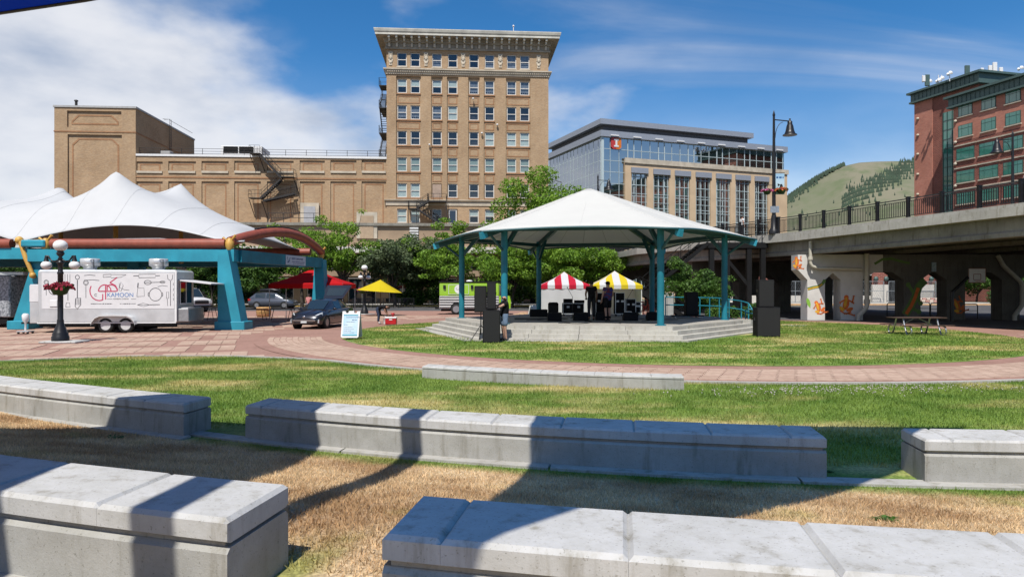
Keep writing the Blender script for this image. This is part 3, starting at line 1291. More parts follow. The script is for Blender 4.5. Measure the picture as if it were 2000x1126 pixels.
m_gclear = glass_tr('window_glass', (0.90, 0.94, 0.96), 0.10)
m_curt = mat('grey_curtain', (0.20, 0.22, 0.26), 0.9, var=0.3, scale=4)
for ri, ci, s, z in wins:
    k = blind_plan[ri][ci]
    y = 0.30 if 1 <= ri <= 5 else 0.16
    if k == 'x':
        continue
    w = window(tower, s, z, WW, WH, y, gl=m_gclear)
    bl = MB()
    a, c = s - WW / 2 + .1, s + WW / 2 - .1
    if k in 'wg':
        bl.face([(a, y + .12, z - WH / 2 + .1), (c, y + .12, z - WH / 2 + .1), (c, y + .12, z + WH / 2 - .1), (a, y + .12, z + WH / 2 - .1)])
        bl.build('blind', m_blindw if k == 'w' else m_blindg, w)
    elif k == 'h':
        bl.face([(a, y + .12, z - .02), (c, y + .12, z - .02), (c, y + .12, z + WH / 2 - .1), (a, y + .12, z + WH / 2 - .1)])
        bl.build('blind', m_blindw, w)
    elif k == 'c':
        n = 12
        top = [(a + (c - a) * i / n, y + .16 + .03 * (i % 2), z + WH / 2 - .1) for i in range(n + 1)]
        bot = [(p[0], p[1], z - WH / 2 + .12 + .35 * abs(math.sin(i * 1.1))) for i, p in enumerate(top)]
        bl.grid([bot, top], sm=False)
        bl.build('curtain', m_curt, w)
    elif k == 'l':
        bl.face([(a, y + .25, z - WH / 2 + .1), (c, y + .25, z - WH / 2 + .1), (c, y + .25, z + WH / 2 - .1), (a, y + .25, z + WH / 2 - .1)])
        bl.build('blind', m_curt, w)
# sills and spandrel panels
for ri in range(1, 6):
    for bi, (b0, b1) in enumerate(bays):
        q = MB()
        q.box(b0 + 0.02, b1 - 0.02, 0.08, 0.22, row_z[ri] - WH / 2 - 0.2, row_z[ri] - WH / 2 - 0.02)
        q.build('brick_sill', m_orange, tower)
        if ri < 5:
            zt, zb = row_z[ri] - WH / 2 - 0.38, row_z[ri + 1] + WH / 2 + 0.25
            q = MB()
            t = 0.13
            xa, xb = b0 + 0.16, b1 - 0.16
            q.box(xa, xb, 0.165, 0.21, zt - t, zt)
            q.box(xa, xb, 0.165, 0.21, zb, zb + t)
            q.box(xa, xa + t, 0.165, 0.21, zb + t, zt - t)
            q.box(xb - t, xb, 0.165, 0.21, zb + t, zt - t)
            q.build('spandrel_border', m_orange, tower)
for z, nm in ((row_z[0], 'stone_sill'), (row_z[6], 'stone_sill')):
    for s in col_s:
        q = MB()
        q.box(s - WW / 2 - .08, s + WW / 2 + .08, -0.07, 0.14, z - WH / 2 - .16, z - WH / 2 - 0.002)
        q.build(nm, m_stone, tower)


def wrap_profile(b, prof, x0, x1, yb, m=0):
    """moulding: profile (out, z) run round left side, front and right side"""
    rows = []
    for (ox, oy) in ((0, 1), (0, 0), (1, 0), (1, 1)):
        r = []
        for o_, z in prof:
            x = (x0 - o_) if ox == 0 else (x1 + o_)
            y = yb if oy else -o_
            r.append((x, y, z))
        rows.append(r)
    b.grid(rows, m, False, False, flip=True)


zb_ = z_of(147, 8)
zt_ = z_of(136.5, 8)
b = MB()
wrap_profile(b, [(-0.02, zb_), (0.12, zb_), (0.12, zb_ + .12), (0.2, zb_ + .3), (0.28, zt_ - .2), (0.42, zt_ - .16), (0.42, zt_), (-0.02, zt_ + .08)], 0, TW, 14)
b.build('belt_course', m_stone, tower)
for i in range(76):
    x = 0.2 + i * (TW - 0.4) / 75
    if i == 0:
        q = MB()
        q.box(-0.07, 0.07, -0.3, -0.1, 0, 0.2)
        dent0 = q.build('dentil', m_stone, tower, loc=(x, 0, zb_ + .28))
        dent_me = dent0.data
    else:
        o = bpy.data.objects.new('dentil', dent_me)
        COL.objects.link(o)
        o.parent = tower
        o.location = (x, 0, zb_ + .28)
zc0 = z_of(95.5, 8)
zc1 = z_of(64.5, 8)
hc = zc1 - zc0
b = MB()
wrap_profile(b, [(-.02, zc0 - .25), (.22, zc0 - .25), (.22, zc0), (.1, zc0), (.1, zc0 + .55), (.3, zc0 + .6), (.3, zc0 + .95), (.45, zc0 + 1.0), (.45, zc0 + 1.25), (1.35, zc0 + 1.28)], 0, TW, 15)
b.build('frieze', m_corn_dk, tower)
b = MB()
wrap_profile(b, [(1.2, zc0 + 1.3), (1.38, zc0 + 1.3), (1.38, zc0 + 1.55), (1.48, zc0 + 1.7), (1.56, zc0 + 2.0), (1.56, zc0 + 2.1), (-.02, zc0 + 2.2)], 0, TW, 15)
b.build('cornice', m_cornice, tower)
q = MB()
q.box(-.13, .13, -1.22, -.4, 0, .26)
q.box(-.12, .12, -0.75, -.28, -.28, -.003)
br_me = None
for i in range(22):
    x = 0.4 + i * (TW - 0.8) / 21
    if br_me is None:
        o = q.build('cornice_bracket', m_cornice, tower)
        br_me = o.data
    else:
        o = bpy.data.objects.new('cornice_bracket', br_me)
        COL.objects.link(o)
        o.parent = tower
    o.location = (x, 0, zc0 + 1.0)
q = MB()
q.box(-.14, .14, -.34, -.09, 0, .52)
br2 = None
for i in range(22):
    x = 0.4 + i * (TW - 0.8) / 21
    if br2 is None:
        o = q.build('frieze_bracket', m_stone, tower)
        br2 = o.data
    else:
        o = bpy.data.objects.new('frieze_bracket', br2)
        COL.objects.link(o)
        o.parent = tower
    o.location = (x, 0, zc0 + 0.03)
for u in (763, 832, 904.5, 977, 1052):
    s = s_of(u)
    z = row_z[0]
    q = MB()
    q.prism([(-.32, 1.0), (.32, 1.0), (.26, .35), (.34, -.1), (.18, -.5), (.22, -.85), (-.22, -.85), (-.18, -.5), (-.34, -.1), (-.26, .35)], -.08, 0.0)
    q.ball((0, -.1, .2), .2, 10, 6, (1, .5, 1.5))
    q.ball((0, -.1, -.45), .15, 10, 6, (1, .5, 1.2))
    q.tube([(-.28, -.1, .9), (-.1, -.14, .55), (-.28, -.1, .1)], .05, 6)
    q.tube([(.28, -.1, .9), (.1, -.14, .55), (.28, -.1, .1)], .05, 6)
    q.build('cartouche', m_stone, tower, loc=(s, 0, z))
# ledge between lower rows
zl = z_of(391, 8)
b = MB()
wrap_profile(b, [(-.02, zl - .75), (.1, zl - .75), (.12, zl - .2), (.3, zl - .12), (.34, zl), (-.02, zl + .08)], 0, TW, 1)
b.build('ledge', m_stone, tower)
q = MB()
q.tube([(s_of(1007), 4, zc1 + .3), (s_of(1007), 4, zc1 + 2.6)], .06, 6)
q.ball((s_of(1007), 4, zc1 + 2.7), .16, 8, 6)
q.build('roof_aerial', m_white, tower)
for u, v in ((924, 192), (971, 242), (941, 259), (839, 283)):
    q = MB()
    q.tube([(0, .0, 0), (0, -.25, 0)], .05, 6)
    q.ball((0, -.3, -.06), .16, 8, 6, (1, 1, .8))
    q.build('floodlight', m_white, tower, loc=(s_of(u), 0, z_of(v, 8)))
# door on the second floor
sx = col_s[2]
q = MB()
q.box(sx - .6, sx + .6, .1, .26, row_z[5] - 1.55, row_z[5] + .85)
q.build('door', mat('beige_door', (0.42, 0.31, 0.24), 0.6), tower)
q = MB()
q.box(col_s[3] - .55, col_s[3] + .55, .1, .2, row_z[6] - 1.5, row_z[6] + .9)
dr = q.build('door', m_trim, tower)
q = MB()
q.box(col_s[3] - .4, col_s[3] + .4, .07, .12, row_z[6] - 1.3, row_z[6] + .75)
q.build('pane', m_glass_bl, dr)


# ------------------------------------------------------------------ open iron stairs
def stair(b, p0, p1, width, side, steps, m=0, rail=1.0):
    """flight from p0 (low) to p1 (high); side = unit vector across"""
    p0, p1, side = Vector(p0), Vector(p1), Vector(side)
    for k in (0, 1):
        o_ = side * (width * k)
        b.bar(p0 + o_, p1 + o_, 0.06, 0.24, m)
        up = Vector((0, 0, rail))
        b.tube([p0 + o_ + up, p1 + o_ + up], 0.025, 5, m)
        b.tube([p0 + o_ + up * .5, p1 + o_ + up * .5], 0.018, 5, m)
        n = max(2, steps // 3)
        for i in range(n + 1):
            q_ = p0.lerp(p1, i / n) + o_
            b.tube([q_, q_ + up], 0.02, 4, m)
    for i in range(1, steps):
        q_ = p0.lerp(p1, i / steps)
        d = (p1 - p0).normalized()
        h = Vector((d.x, d.y, 0)).normalized() * 0.13
        b.bar(q_ - h + side * 0, q_ - h + side * width, 0.03, 0.03, m)
        b.face([q_ - h, q_ + h, q_ + h + side * width, q_ - h + side * width], m)


def landing(b, x0, x1, y0, y1, z, rails='flr', m=0, h=1.0):
    b.box(x0, x1, y0, y1, z - 0.1, z, m)
    E = {'f': [(x0, y0), (x1, y0)], 'l': [(x0, y0), (x0, y1)], 'r': [(x1, y0), (x1, y1)], 'k': [(x0, y1), (x1, y1)]}
    for k in rails:
        (ax, ay), (bx, by) = E[k]
        n = max(1, int(math.hypot(bx - ax, by - ay) / 0.7))
        for zz in (h, h * .5):
            b.tube([(ax, ay, z + zz), (bx, by, z + zz)], 0.025, 5, m)
        for i in range(n + 1):
            t = i / n
            b.tube([(ax + (bx - ax) * t, ay + (by - ay) * t, z), (ax + (bx - ax) * t, ay + (by - ay) * t, z + h)], 0.022, 4, m)


# fire escape on the tower's left side
fe = thing('fire_escape', 'black zigzag fire escape on the left side of the hotel tower', 'fire escape', (TX, TY, 0), TA)
zz = [z_of(v, 0) for v in (304, 256, 206, 162)]
for i in range(3):
    b = MB()
    landing(b, -1.15, -0.05, 1.0, 6.0, zz[i], 'flk')
    b.build('landing', m_iron, fe)
    b = MB()
    y0, y1 = (1.3, 5.2) if i % 2 == 0 else (5.2, 1.3)
    stair(b, (-1.1, y0, zz[i]), (-1.1, y1, zz[i + 1]), 0.8, (1, 0, 0), 14)
    b.build('flight', m_iron, fe)
b = MB()
landing(b, -1.15, -0.05, 1.0, 3.5, zz[3], 'flk')
b.build('landing', m_iron, fe)
# lower stair at the tower's front
fe = thing('fire_escape', 'dark iron stairs by the low door of the hotel tower', 'fire escape', (TX, TY, 0), TA)
z1_ = z_of(395, 6)
b = MB()
landing(b, s_of(836), s_of(872), -1.5, -0.1, z1_, 'flr')
b.build('landing', m_iron, fe)
b = MB()
landing(b, s_of(799), s_of(815), -1.5, -0.1, z_of(409, 5), 'fl')
b.build('landing', m_iron, fe)
b = MB()
stair(b, (s_of(815), -1.5, z_of(409, 5)), (s_of(838), -1.5, z1_), 1.1, (0, 1, 0), 5)
stair(b, (s_of(866), -1.5, z_of(443, 5)), (s_of(815), -1.5, z_of(409, 5)), 1.1, (0, 1, 0), 13)
b.build('flight', m_iron, fe)
for u in (799, 815, 872):
    b = MB()
    b.bar((s_of(u), -1.4, z_of(445, 5)), (s_of(u), -1.4, z_of(400, 5)), .08)
    b.build('support_post', m_iron, fe)

# ------------------------------------------------------------------ theatre block left of the tower
th = thing('brick_theatre', 'low buff brick theatre wing with recessed panels and roof rail', 'building', (TX, TY, 0), TA)
SL, SR = s_of(265), -0.01
ZR = 19.65
Zb = z_of(441, -16)
panel_u = [(266, 317), (328, 382), (393, 446), (457, 509), (521, 573), (585, 634), (645, 696), (706, 754)]
holes = []
for (ua, ub) in panel_u:
    a_, b_ = s_of(ua), s_of(ub)
    mid = (a_ + b_) / 2
    holes.append((a_, b_, z_of(338, mid), z_of(315 - (ua - 266) * .006, mid)))
    holes.append((a_, b_, z_of(436, mid), z_of(354, mid)))
b = MB()
wall_holes(b, SL, SR, Zb, ZR, holes, 0.12, 0.16, 0)
for h in holes:
    b.face([(h[0], .28, h[2]), (h[1], .28, h[2]), (h[1], .28, h[3]), (h[0], .28, h[3])])
b.face([(SL, .12, ZR), (SR, .12, ZR), (SR, 20, ZR), (SL, 20, ZR)])
b.build('wall', m_buff, th)
for i, h in enumerate(holes):
    q = MB()
    t = 0.16
    xa, xb, za, zb2 = h[0] + .35, h[1] - .35, h[2] + (.25 if i % 2 == 0 else 0.0), h[3] - .3
    q.box(xa, xb, .25, .3, zb2 - t, zb2)
    q.box(xa, xa + t, .25, .3, za, zb2 - t)
    q.box(xb - t, xb, .25, .3, za, zb2 - t)
    if i % 2 == 0:
        q.box(xa + t, xb - t, .25, .3, za, za + t)
    q.build('panel_border', m_orange, th)
    if i % 2 == 0:
        q = MB()
        q.box(h[0] + .03, h[1] - .03, -.02, .27, h[2] + .01, h[2] + .3)
        q.build('stone_sill', m_stone, th)
b = MB()
b.box(SL, SR, 0.0, .6, ZR + .002, ZR + .28)
b.build('coping', m_white, th)
b = MB()
b.box(SL, SR, 0.06, .118, z_of(349, -16), z_of(346, -16))
b.build('string_course', m_orange, th)
q = MB()
for s in np.arange(SL, SR, 2.75):
    q.tube([(s, 1.0, ZR), (s, 1.0, ZR + 1.25)], .035, 5)
for dz_ in (.55, .9, 1.25):
    q.tube([(SL, 1.0, ZR + dz_), (SR, 1.0, ZR + dz_)], .028, 5)
q.build('roof_rail', m_iron, th)
# fly tower
ZF = 25.9
FL, FR = s_of(106), s_of(265)
ft = thing('brick_stage_tower', 'windowless buff brick block with sunk panels at the far left', 'building', (TX, TY, 0), TA)
hol = [(s_of(131), s_of(237), z_of(249, -38), z_of(217, -38)), (s_of(132), s_of(238), 3, z_of(263, -38))]
b = MB()
wall_holes(b, FL, FR, 0, ZF, hol, 0, .22, 0)
for h in hol:
    b.face([(h[0], .22, h[2]), (h[1], .22, h[2]), (h[1], .22, h[3]), (h[0], .22, h[3])])
b.face([(FR, 0, 0), (FR, 20, 0), (FR, 20, ZF), (FR, 0, ZF)])
b.face([(FL, 20, 0), (FL, 0, 0), (FL, 0, ZF), (FL, 20, ZF)])
b.face([(FL, 0, ZF), (FR, 0, ZF), (FR, 20, ZF), (FL, 20, ZF)])
b.build('wall', m_buff, ft)
b = MB()
wrap_profile(b, [(-.02, ZF), (.12, ZF + .002), (.12, ZF + .25), (-.3, ZF + .27)], FL, FR, 20)
b.build('coping', m_roofgrey, ft)
b = MB()
wrap_profile(b, [(-.01, z_of(258.5, -38)), (.06, z_of(258.5, -38)), (.06, z_of(256, -38)), (-.01, z_of(256, -38))], FL, FR, 20)
b.build('string_course', m_orange, ft)
for h, arch in ((hol[0], False), (hol[1], True)):
    q = MB()
    t = .2
    xa, xb, za, zb2 = h[0] + .45, h[1] - .45, h[2] + .4, h[3] - .45
    k = .9
    q.box(xa + k, xb - k, .185, .24, zb2 - t, zb2)
    q.box(xa, xa + t, .185, .24, za, zb2 - k)
    q.box(xb - t, xb, .185, .24, za, zb2 - k)
    q.bar((xa + .1, .21, zb2 - k), (xa + k, .21, zb2 - .1), .05, t)
    q.bar((xb - .1, .21, zb2 - k), (xb - k, .21, zb2 - .1), .05, t)
    if not arch:
        q.box(xa + .2, xb - .2, .185, .24, za, za + t)
    q.build('panel_border', m_orange, ft)
q = MB()
q.tube([(s_of(124), 3, ZF), (s_of(124), 3, ZF + 1.6)], .17, 8)
q.lathe([(.26, 1.6), (.26, 1.72), (.1, 1.8)], (s_of(124), 3, ZF), 8)
q.build('flue', m_iron, ft)
q = MB()
for yy in (10.2, 10.7):
    q.tube([(FR + .2, yy, ZR), (FR + .2, yy, ZF + 1.1), (FR - .8, yy, ZF + 1.1)], .035, 5)
for i in range(16):
    q.tube([(FR + .2, 10.2, ZR + .4 + i * .42), (FR + .2, 10.7, ZR + .4 + i * .42)], .02, 4)
q.tube([(FR - .1, 10.7, ZF + 1.1), (FR - .1, 19.5, ZF + 1.1)], .03, 5)
q.build('ladder', m_iron, ft)


def roof_unit(name, label, cat, x0, x1, y0, y1, z0, z1, m):
    t = thing(name, label, cat, (TX, TY, 0), TA)
    b = MB()
    b.cbox(x0, x1, y0, y1, z0, z1, .06)
    b.build('casing', m, t)
    return t


t = roof_unit('air_handler', 'white air handling unit with dark louvres on the theatre roof', 'air handler', s_of(405) + .5, s_of(497), 3.5, 7.5, ZR + .002, ZR + 2.2, m_white)
for k in (0, 1):
    b = MB()
    w0 = s_of(416) + .2 + k * 2.1
    for i in range(5):
        b.box(w0, w0 + 1.95, 3.42, 3.49, ZR + 1.25 + i * .17, ZR + 1.35 + i * .17)
    b.box(w0, w0 + 1.95, 3.45, 3.495, ZR + 1.2, ZR + 2.1)
    b.build('louvre', m_blkmat, t)
for u, sz in ((288, 1.5), (306, .9)):
    t = thing('condenser_unit', 'grey condenser on the theatre roof, %s' % ('the larger one nearest the brick block' if sz > 1 else 'the smaller one to its right'), 'condenser', (TX, TY, 0), TA)
    b = MB()
    s = s_of(u) + .6
    b.cbox(s - sz * .45, s + sz * .45, 4, 5.2, ZR + .002, ZR + sz, .08)
    b.build('casing', m_roofgrey, t)
    b = MB()
    b.lathe([(.32 * sz, 0), (.32 * sz, .15)], (s, 4.6, ZR + sz), 12)
    b.build('fan_cowl', m_iron, t)

# zigzag fire escape on the theatre wall
fe = thing('fire_escape', 'black zigzag fire escape on the low theatre wall', 'fire escape', (TX, TY, 0), TA)
P = lambda u, v, y=-1.3: (s_of(u), y, z_of(v, -16, -1.2))
b = MB()
landing(b, s_of(492), s_of(513), -1.3, -.05, z_of(302, -17), 'flk')
b.build('landing', m_iron, fe)
b = MB()
landing(b, s_of(553), s_of(578), -1.3, -.05, z_of(347, -16), 'fr')
b.build('landing', m_iron, fe)
b = MB()
landing(b, s_of(491), s_of(516), -1.3, -.05, z_of(388, -17), 'fl')
b.build('landing', m_iron, fe)
b = MB()
stair(b, P(554, 347), P(513, 303), 1.0, (0, 1, 0), 13)
stair(b, P(513, 388), P(552, 350), 1.0, (0, 1, 0), 12)
stair(b, P(519, 392), P(580, 377), 1.0, (0, 1, 0), 14)
b.build('flight', m_iron, fe)
b = MB()
for u, v0, v1 in ((492, 389, 425), (516, 389, 425), (578, 348, 378), (494, 303, 335), (511, 303, 335)):
    b.bar(P(u, v0), (s_of(u + 6), .1, z_of(v1, -16)), .07)
b.build('bracket', m_iron, fe)

# ------------------------------------------------------------------ street level of the theatre / hotel
pd = thing('stucco_podium', 'tan stucco street front below the brick theatre and hotel', 'building', (TX, TY, 0), TA)
PL, PR = -60.0, TW
b = MB()
ops = []
for s in np.arange(-46, 20, 5.2):
    ops.append((s, s + 3.6, .15, 3.4))
    ops.append((s + .2, s + 3.4, 4.6, 6.3))
wall_holes(b, PL, PR, 0, Zb, ops, -5.0, .5, 0)
b.face([(PL, -5, Zb), (PR, -5, Zb), (PR, .2, Zb), (PL, .2, Zb)])
b.face([(PR, -5, 0), (PR, .2, 0), (PR, .2, Zb), (PR, -5, Zb)])
b.face([(PL, .2, 0), (PL, -5, 0), (PL, -5, Zb), (PL, .2, Zb)])
b.build('wall', m_stucco, pd)
b = MB()
b.box(PL, PR, -5.35, -4.99, Zb - .35, Zb - .002)
b.build('ledge', m_conc_dk, pd)
b = MB()
b.box(PL + 14, PR, -7.2, -5.02, 6.55, 7.3)
b.build('balcony_band', m_trim, pd)
b = MB()
b.box(PL + 14, PR, -7.6, -5.02, 3.6, 4.3)
b.build('awning_band', m_stucco, pd)
for h in ops:
    q = MB()
    q.box(h[0] + .02, h[1] - .02, -4.62, -4.55, h[2] + .02, h[3] - .02)
    w = q.build('window', m_glass, pd)
    q = MB()
    q.box(h[0] + .02, h[1] - .02, -4.72, -4.63, h[3] - .14, h[3] - .02)
    for x in (h[0] + .08, (h[0] + h[1]) / 2, h[1] - .08):
        q.box(x - .06, x + .06, -4.721, -4.631, h[2] + .02, h[3] - .1)
    q.build('frame', m_trim, w)
# doors in the brick above the ledge
for ua, ub, va, vb, mm in ((592, 618, 402, 440, m_door), (713, 741, 427, 470, m_dooro)):
    q = MB()
    q.box(s_of(ua) - .35, s_of(ub) + .35, -.12 if vb < 450 else -5.2, .12 if vb < 450 else -5.01, z_of(vb, -12), z_of(va - 6, -12))
    d = q.build('door_surround', m_stone, pd)
    q = MB()
    y = -.16 if vb < 450 else -5.26
    q.box(s_of(ua) + .12, s_of(ub) - .12, y, y + .05, z_of(vb, -12), z_of(va + 1, -12))
    q.build('door_leaf', mm, d)
q = MB()
for s in np.arange(s_of(545), s_of(640), 1.9):
    q.tube([(s, -5.2, Zb), (s, -5.2, Zb + 1.2)], .04, 5)
for dz_ in (.6, 1.2):
    q.tube([(s_of(545), -5.2, Zb + dz_), (s_of(640), -5.2, Zb + dz_)], .035, 5)
q.build('balcony_rail', m_iron, pd)
b = MB()
for i in range(9):
    b.box(s_of(806), s_of(822), -5.3, -5.12, 6.0 + i * .36 + 1.2, 6.2 + i * .36 + 1.2)
b.build('white_louvre', m_white, pd)

# ------------------------------------------------------------------ glass office block
m_curtain = glass_tr('office_glass', (0.5, 0.66, 0.66), 0.55)
m_mull = mat('aluminium_mullion', (0.56, 0.66, 0.68), 0.4, 0.1, var=0.05)
m_fascia = mat('grey_metal_fascia', (0.34, 0.37, 0.43), 0.5, 0.2, var=0.06)
m_fascia_dk = mat('grey_recess', (0.12, 0.12, 0.13), 0.7)
m_sand = mat('sandstone_cladding', (0.64, 0.475, 0.31), 0.85, var=0.1, scale=0.4)
YC = 130.0
OC = Vector((0.1304 * YC, YC, 0))
OA = math.atan2(0.117, 0.308)
off = thing('glass_office_block', 'glazed office block with sandstone piers and grey metal roof', 'building', OC, OA)
oc, os_ = math.cos(OA), math.sin(OA)


def so_of(u, depth=0.0):
    up = (u - 1000) / FPX
    x0, y0 = OC.x - os_ * depth, OC.y + oc * depth
    return (-x0 + up * y0) / (oc - os_ * up)


def zo_of(v, s):
    return EYE + (563 - v) / FPX * (OC.y + os_ * s)


OL = so_of(1531)
OZ = zo_of(267, 0)
b = MB()
b.box(.15, OL - .1, .35, 24.8, 0, OZ - .2)
b.build('interior_block', mat('office_interior', (0.14, 0.18, 0.175), 0.9, var=0.5, scale=0.25), off)
b = MB()
b.face([(0, 0, 0), (OL, 0, 0), (OL, 0, OZ), (0, 0, OZ)])
b.build('glazing', m_curtain, off)
b = MB()
b.face([(0, 25, 0), (0, 0, 0), (0, 0, OZ), (0, 25, OZ)])
b.build('glazing', m_curtain, off)
FH = 2.18
vm = MB()
hm = MB()
xs = []
x = 0.0
pat = [1.5, 1.7, 1.7, 1.2]
i = 0
while x < OL:
    xs.append(x)
    x += pat[i % 4] * 1.12
    i += 1
for i, x in enumerate(xs):
    w = .16 if i % 4 in (0, 3) else .085
    vm.box(x - w / 2, x + w / 2, -.07, -.004, 0, OZ)
y = 1.6
i = 1
while y < 25:
    w = .16 if i % 4 in (0, 3) else .085
    vm.box(-.035, -.004, y - w * .4, y + w * .4, 0, OZ)
    y += pat[i % 4] * 1.12
    i += 1
z = OZ - .05
k = 0
while z > 2:
    hm.box(-.09, OL, -.09, -.006, z - .05, z + .05)
    hm.box(-.03, -.006, 0, 25, z - .05, z + .05)
    z -= FH if k % 2 else FH * .98
    k += 1
vm.build('vertical_mullions', m_mull, off, kind='stuff')
hm.build('horizontal_mullions', m_mull, off, kind='stuff')
b = MB()
b.box(-.25, .25, -.25, .25, 0, OZ - .004)
b.build('corner_post', m_mull, off)


def ring_roof(b, o_, z0, z1, x1=OL, y1=25):
    b.box(-o_, x1 + o_, -o_, y1 + o_, z0, z1)


b = MB()
ring_roof(b, .55, OZ, OZ + 1.15)
b.build('roof_fascia', m_fascia, off)
b = MB()
XR = so_of(1465)
b.box(.4, XR - .3, .4, 24, OZ + 1.155, OZ + 2.3)
b.build('roof_recess', m_fascia_dk, off)
b = MB()
b.box(-.6, XR + .4, -.6, 25, OZ + 2.31, OZ + 3.3)
b.build('roof_cap', m_fascia, off)
for i in range(9):
    s = 1.5 + i * (OL - 4) / 8
    b = MB()
    b.box(s, s + 1.7, -.75, -.56, OZ + .2, OZ + .42)
    b.build('eave_light', m_white, off)
# stone frame with seven tall bays
fs0 = so_of(1219)
zf = zo_of(313, 8)
bay_u = [(1231, 1262), (1274, 1305), (1316, 1345), (1356.5, 1385.5), (1396, 1424), (1434, 1461.5), (1471.5, 1497.5)]
hol = [(so_of(a), so_of(c), 1.5, zf - 2.6) for a, c in bay_u]
b = MB()
wall_holes(b, fs0, OL + .5, 0, zf, hol, -.42, .42, 0)
b.face([(fs0, -.42, zf), (OL + .5, -.42, zf), (OL + .5, 0, zf), (fs0, 0, zf)])
b.face([(fs0, 0, 0), (fs0, -.42, 0), (fs0, -.42, zf), (fs0, 0, zf)])
b.face([(OL + .5, -.42, 0), (OL + .5, 10, 0), (OL + .5, 10, zf), (OL + .5, -.42, zf)])
b.build('stone_frame', m_sand, off)
b = MB()
b.box(fs0 - .15, OL + .7, -.65, -.425, zf - .75, zf + .2)
b.build('stone_coping', m_stone, off)
for h in hol:
    b = MB()
    b.box(h[0] - .1, h[1] + .1, -.7, -.2, zf - 2.58, zf - 1.55)
    b.build('bay_hood', m_fascia, off)
    b = MB()
    for t in (.06, .33, .67, .94):
        xx = h[0] + (h[1] - h[0]) * t
        b.box(xx - .05, xx + .05, -.24, -.13, 1.5, zf - 2.6)
    zz_ = zf - 3.2
    while zz_ > 2:
        b.box(h[0], h[1], -.22, -.135, zz_ - .04, zz_ + .04)
        zz_ -= 1.62
    b.build('bay_mullions', m_mull, off, kind='stuff')
# emblem
em = MB()
ex, ez, eh = so_of(1202), zo_of(280, 3), 1.15
oct_ = [(-.75, -.85), (-.5, -1.1), (.5, -1.1), (.75, -.85), (.75, .85), (.5, 1.1), (-.5, 1.1), (-.75, .85)]
el = MB()
el.prism([(-.8, -.8), (-.5, -1.15), (0, -1.15), (0, 1.15), (-.5, 1.15), (-.8, .8)], -.34, -.16)
o1 = el.build('emblem', mat('red_enamel', (0.55, 0.05, 0.05), 0.4), off, loc=(ex, 0, ez))
el = MB()
el.prism([(0, -1.15), (.5, -1.15), (.8, -.8), (.8, .8), (.5, 1.15), (0, 1.15)], -.342, -.16)
el.build('emblem_right', mat('orange_enamel', (0.72, 0.20, 0.03), 0.4), o1)
el = MB()
el.prism([(-.36, .75), (-.36, .45), (-.14, .45), (-.14, -.45), (-.36, -.45), (-.36, -.75), (.36, -.75), (.36, -.45), (.14, -.45), (.14, .45), (.36, .45), (.36, .75)], -.40, -.345)
el.build('emblem_letter', m_white, o1)
o1.scale = (1.35, 1, 1.0)

# ------------------------------------------------------------------ red brick office on the right
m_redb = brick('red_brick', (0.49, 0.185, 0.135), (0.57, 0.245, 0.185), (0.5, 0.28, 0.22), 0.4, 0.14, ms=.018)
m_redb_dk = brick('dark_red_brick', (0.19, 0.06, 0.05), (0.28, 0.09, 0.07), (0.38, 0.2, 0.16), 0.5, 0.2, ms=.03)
m_greenroof = mat('green_metal_roof', (0.085, 0.14, 0.13), 0.5, 0.2, var=0.1)
m_greeng = glass('green_glass', (0.05, 0.22, 0.17), 0.04, 1.0)
m_greenfr = mat('green_window_frame', (0.05, 0.10, 0.09), 0.5)
BA = math.atan2(-12, 3.1)          # wall runs towards the camera
bo = Vector((72.9, 125, 0))
rb = thing('red_brick_office', 'red brick office block with green metal eaves at the right edge', 'building', bo, BA)
bc, bs = math.cos(BA), math.sin(BA)


def sb_of(u, depth=0.0):
    up = (u - 1000) / FPX
    x0, y0 = bo.x - bs * depth, bo.y + bc * depth
    return (-x0 + up * y0) / (bc - bs * up)


def zb_of(v, s, depth=0.0):
    return EYE + (563 - v) / FPX * (bo.y + bs * s + bc * depth)


ML = sb_of(1911)
ZM = zb_of(197, 2)
# main block: local x runs towards the camera, local y away to the right of the wall
b = MB()
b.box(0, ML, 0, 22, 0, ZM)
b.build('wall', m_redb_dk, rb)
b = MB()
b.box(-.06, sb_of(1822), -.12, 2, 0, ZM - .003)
b.build('wall_panel', m_redb, rb)
gs0, gs1 = sb_of(1843), sb_of(1861)
b = MB()
b.box(gs0, gs1 + 2, -.08, .1, 0, zb_of(221, gs0))
gl_ = b.build('glass_strip', m_greeng, rb)
b = MB()
zz_ = 2.0
while zz_ < zb_of(221, gs0):
    b.box(gs0, gs1 + 2, -.14, -.085, zz_ - .05, zz_ + .05)
    zz_ += 1.6
for t in (0, .45, 1):
    xx = gs0 + (gs1 - gs0) * t
    b.box(xx - .06, xx + .06, -.15, -.09, 0, zb_of(221, gs0))
b.build('mullions', m_greenfr, gl_, kind='stuff')


def metal_eave(b, x0, x1, y0, y1, z, h, o_):
    b.box(x0 - o_ * .5, x1 + o_ * .5, y0 - o_ * .5, y1, z, z + h)
    b.box(x0 - o_, x1 + o_, y0 - o_, y1, z + h + .002, z + h + .35)
    b.box(x0 - o_ * .7, x1 + o_ * .7, y0 - o_ * .7, y1, z - .3, z - .002)
    n = int((x1 - x0) / .8)
    for i in range(n):
        xx = x0 + (i + .5) * (x1 - x0) / n
        b.box(xx - .04, xx + .04, y0 - o_ * .5 - .08, y0 - o_ * .5 - .002, z + .02, z + h - .02)


b = MB()
metal_eave(b, 0, ML, 0, 22, ZM + .3, 1.35, 1.0)
b.build('metal_eave', m_greenroof, rb)
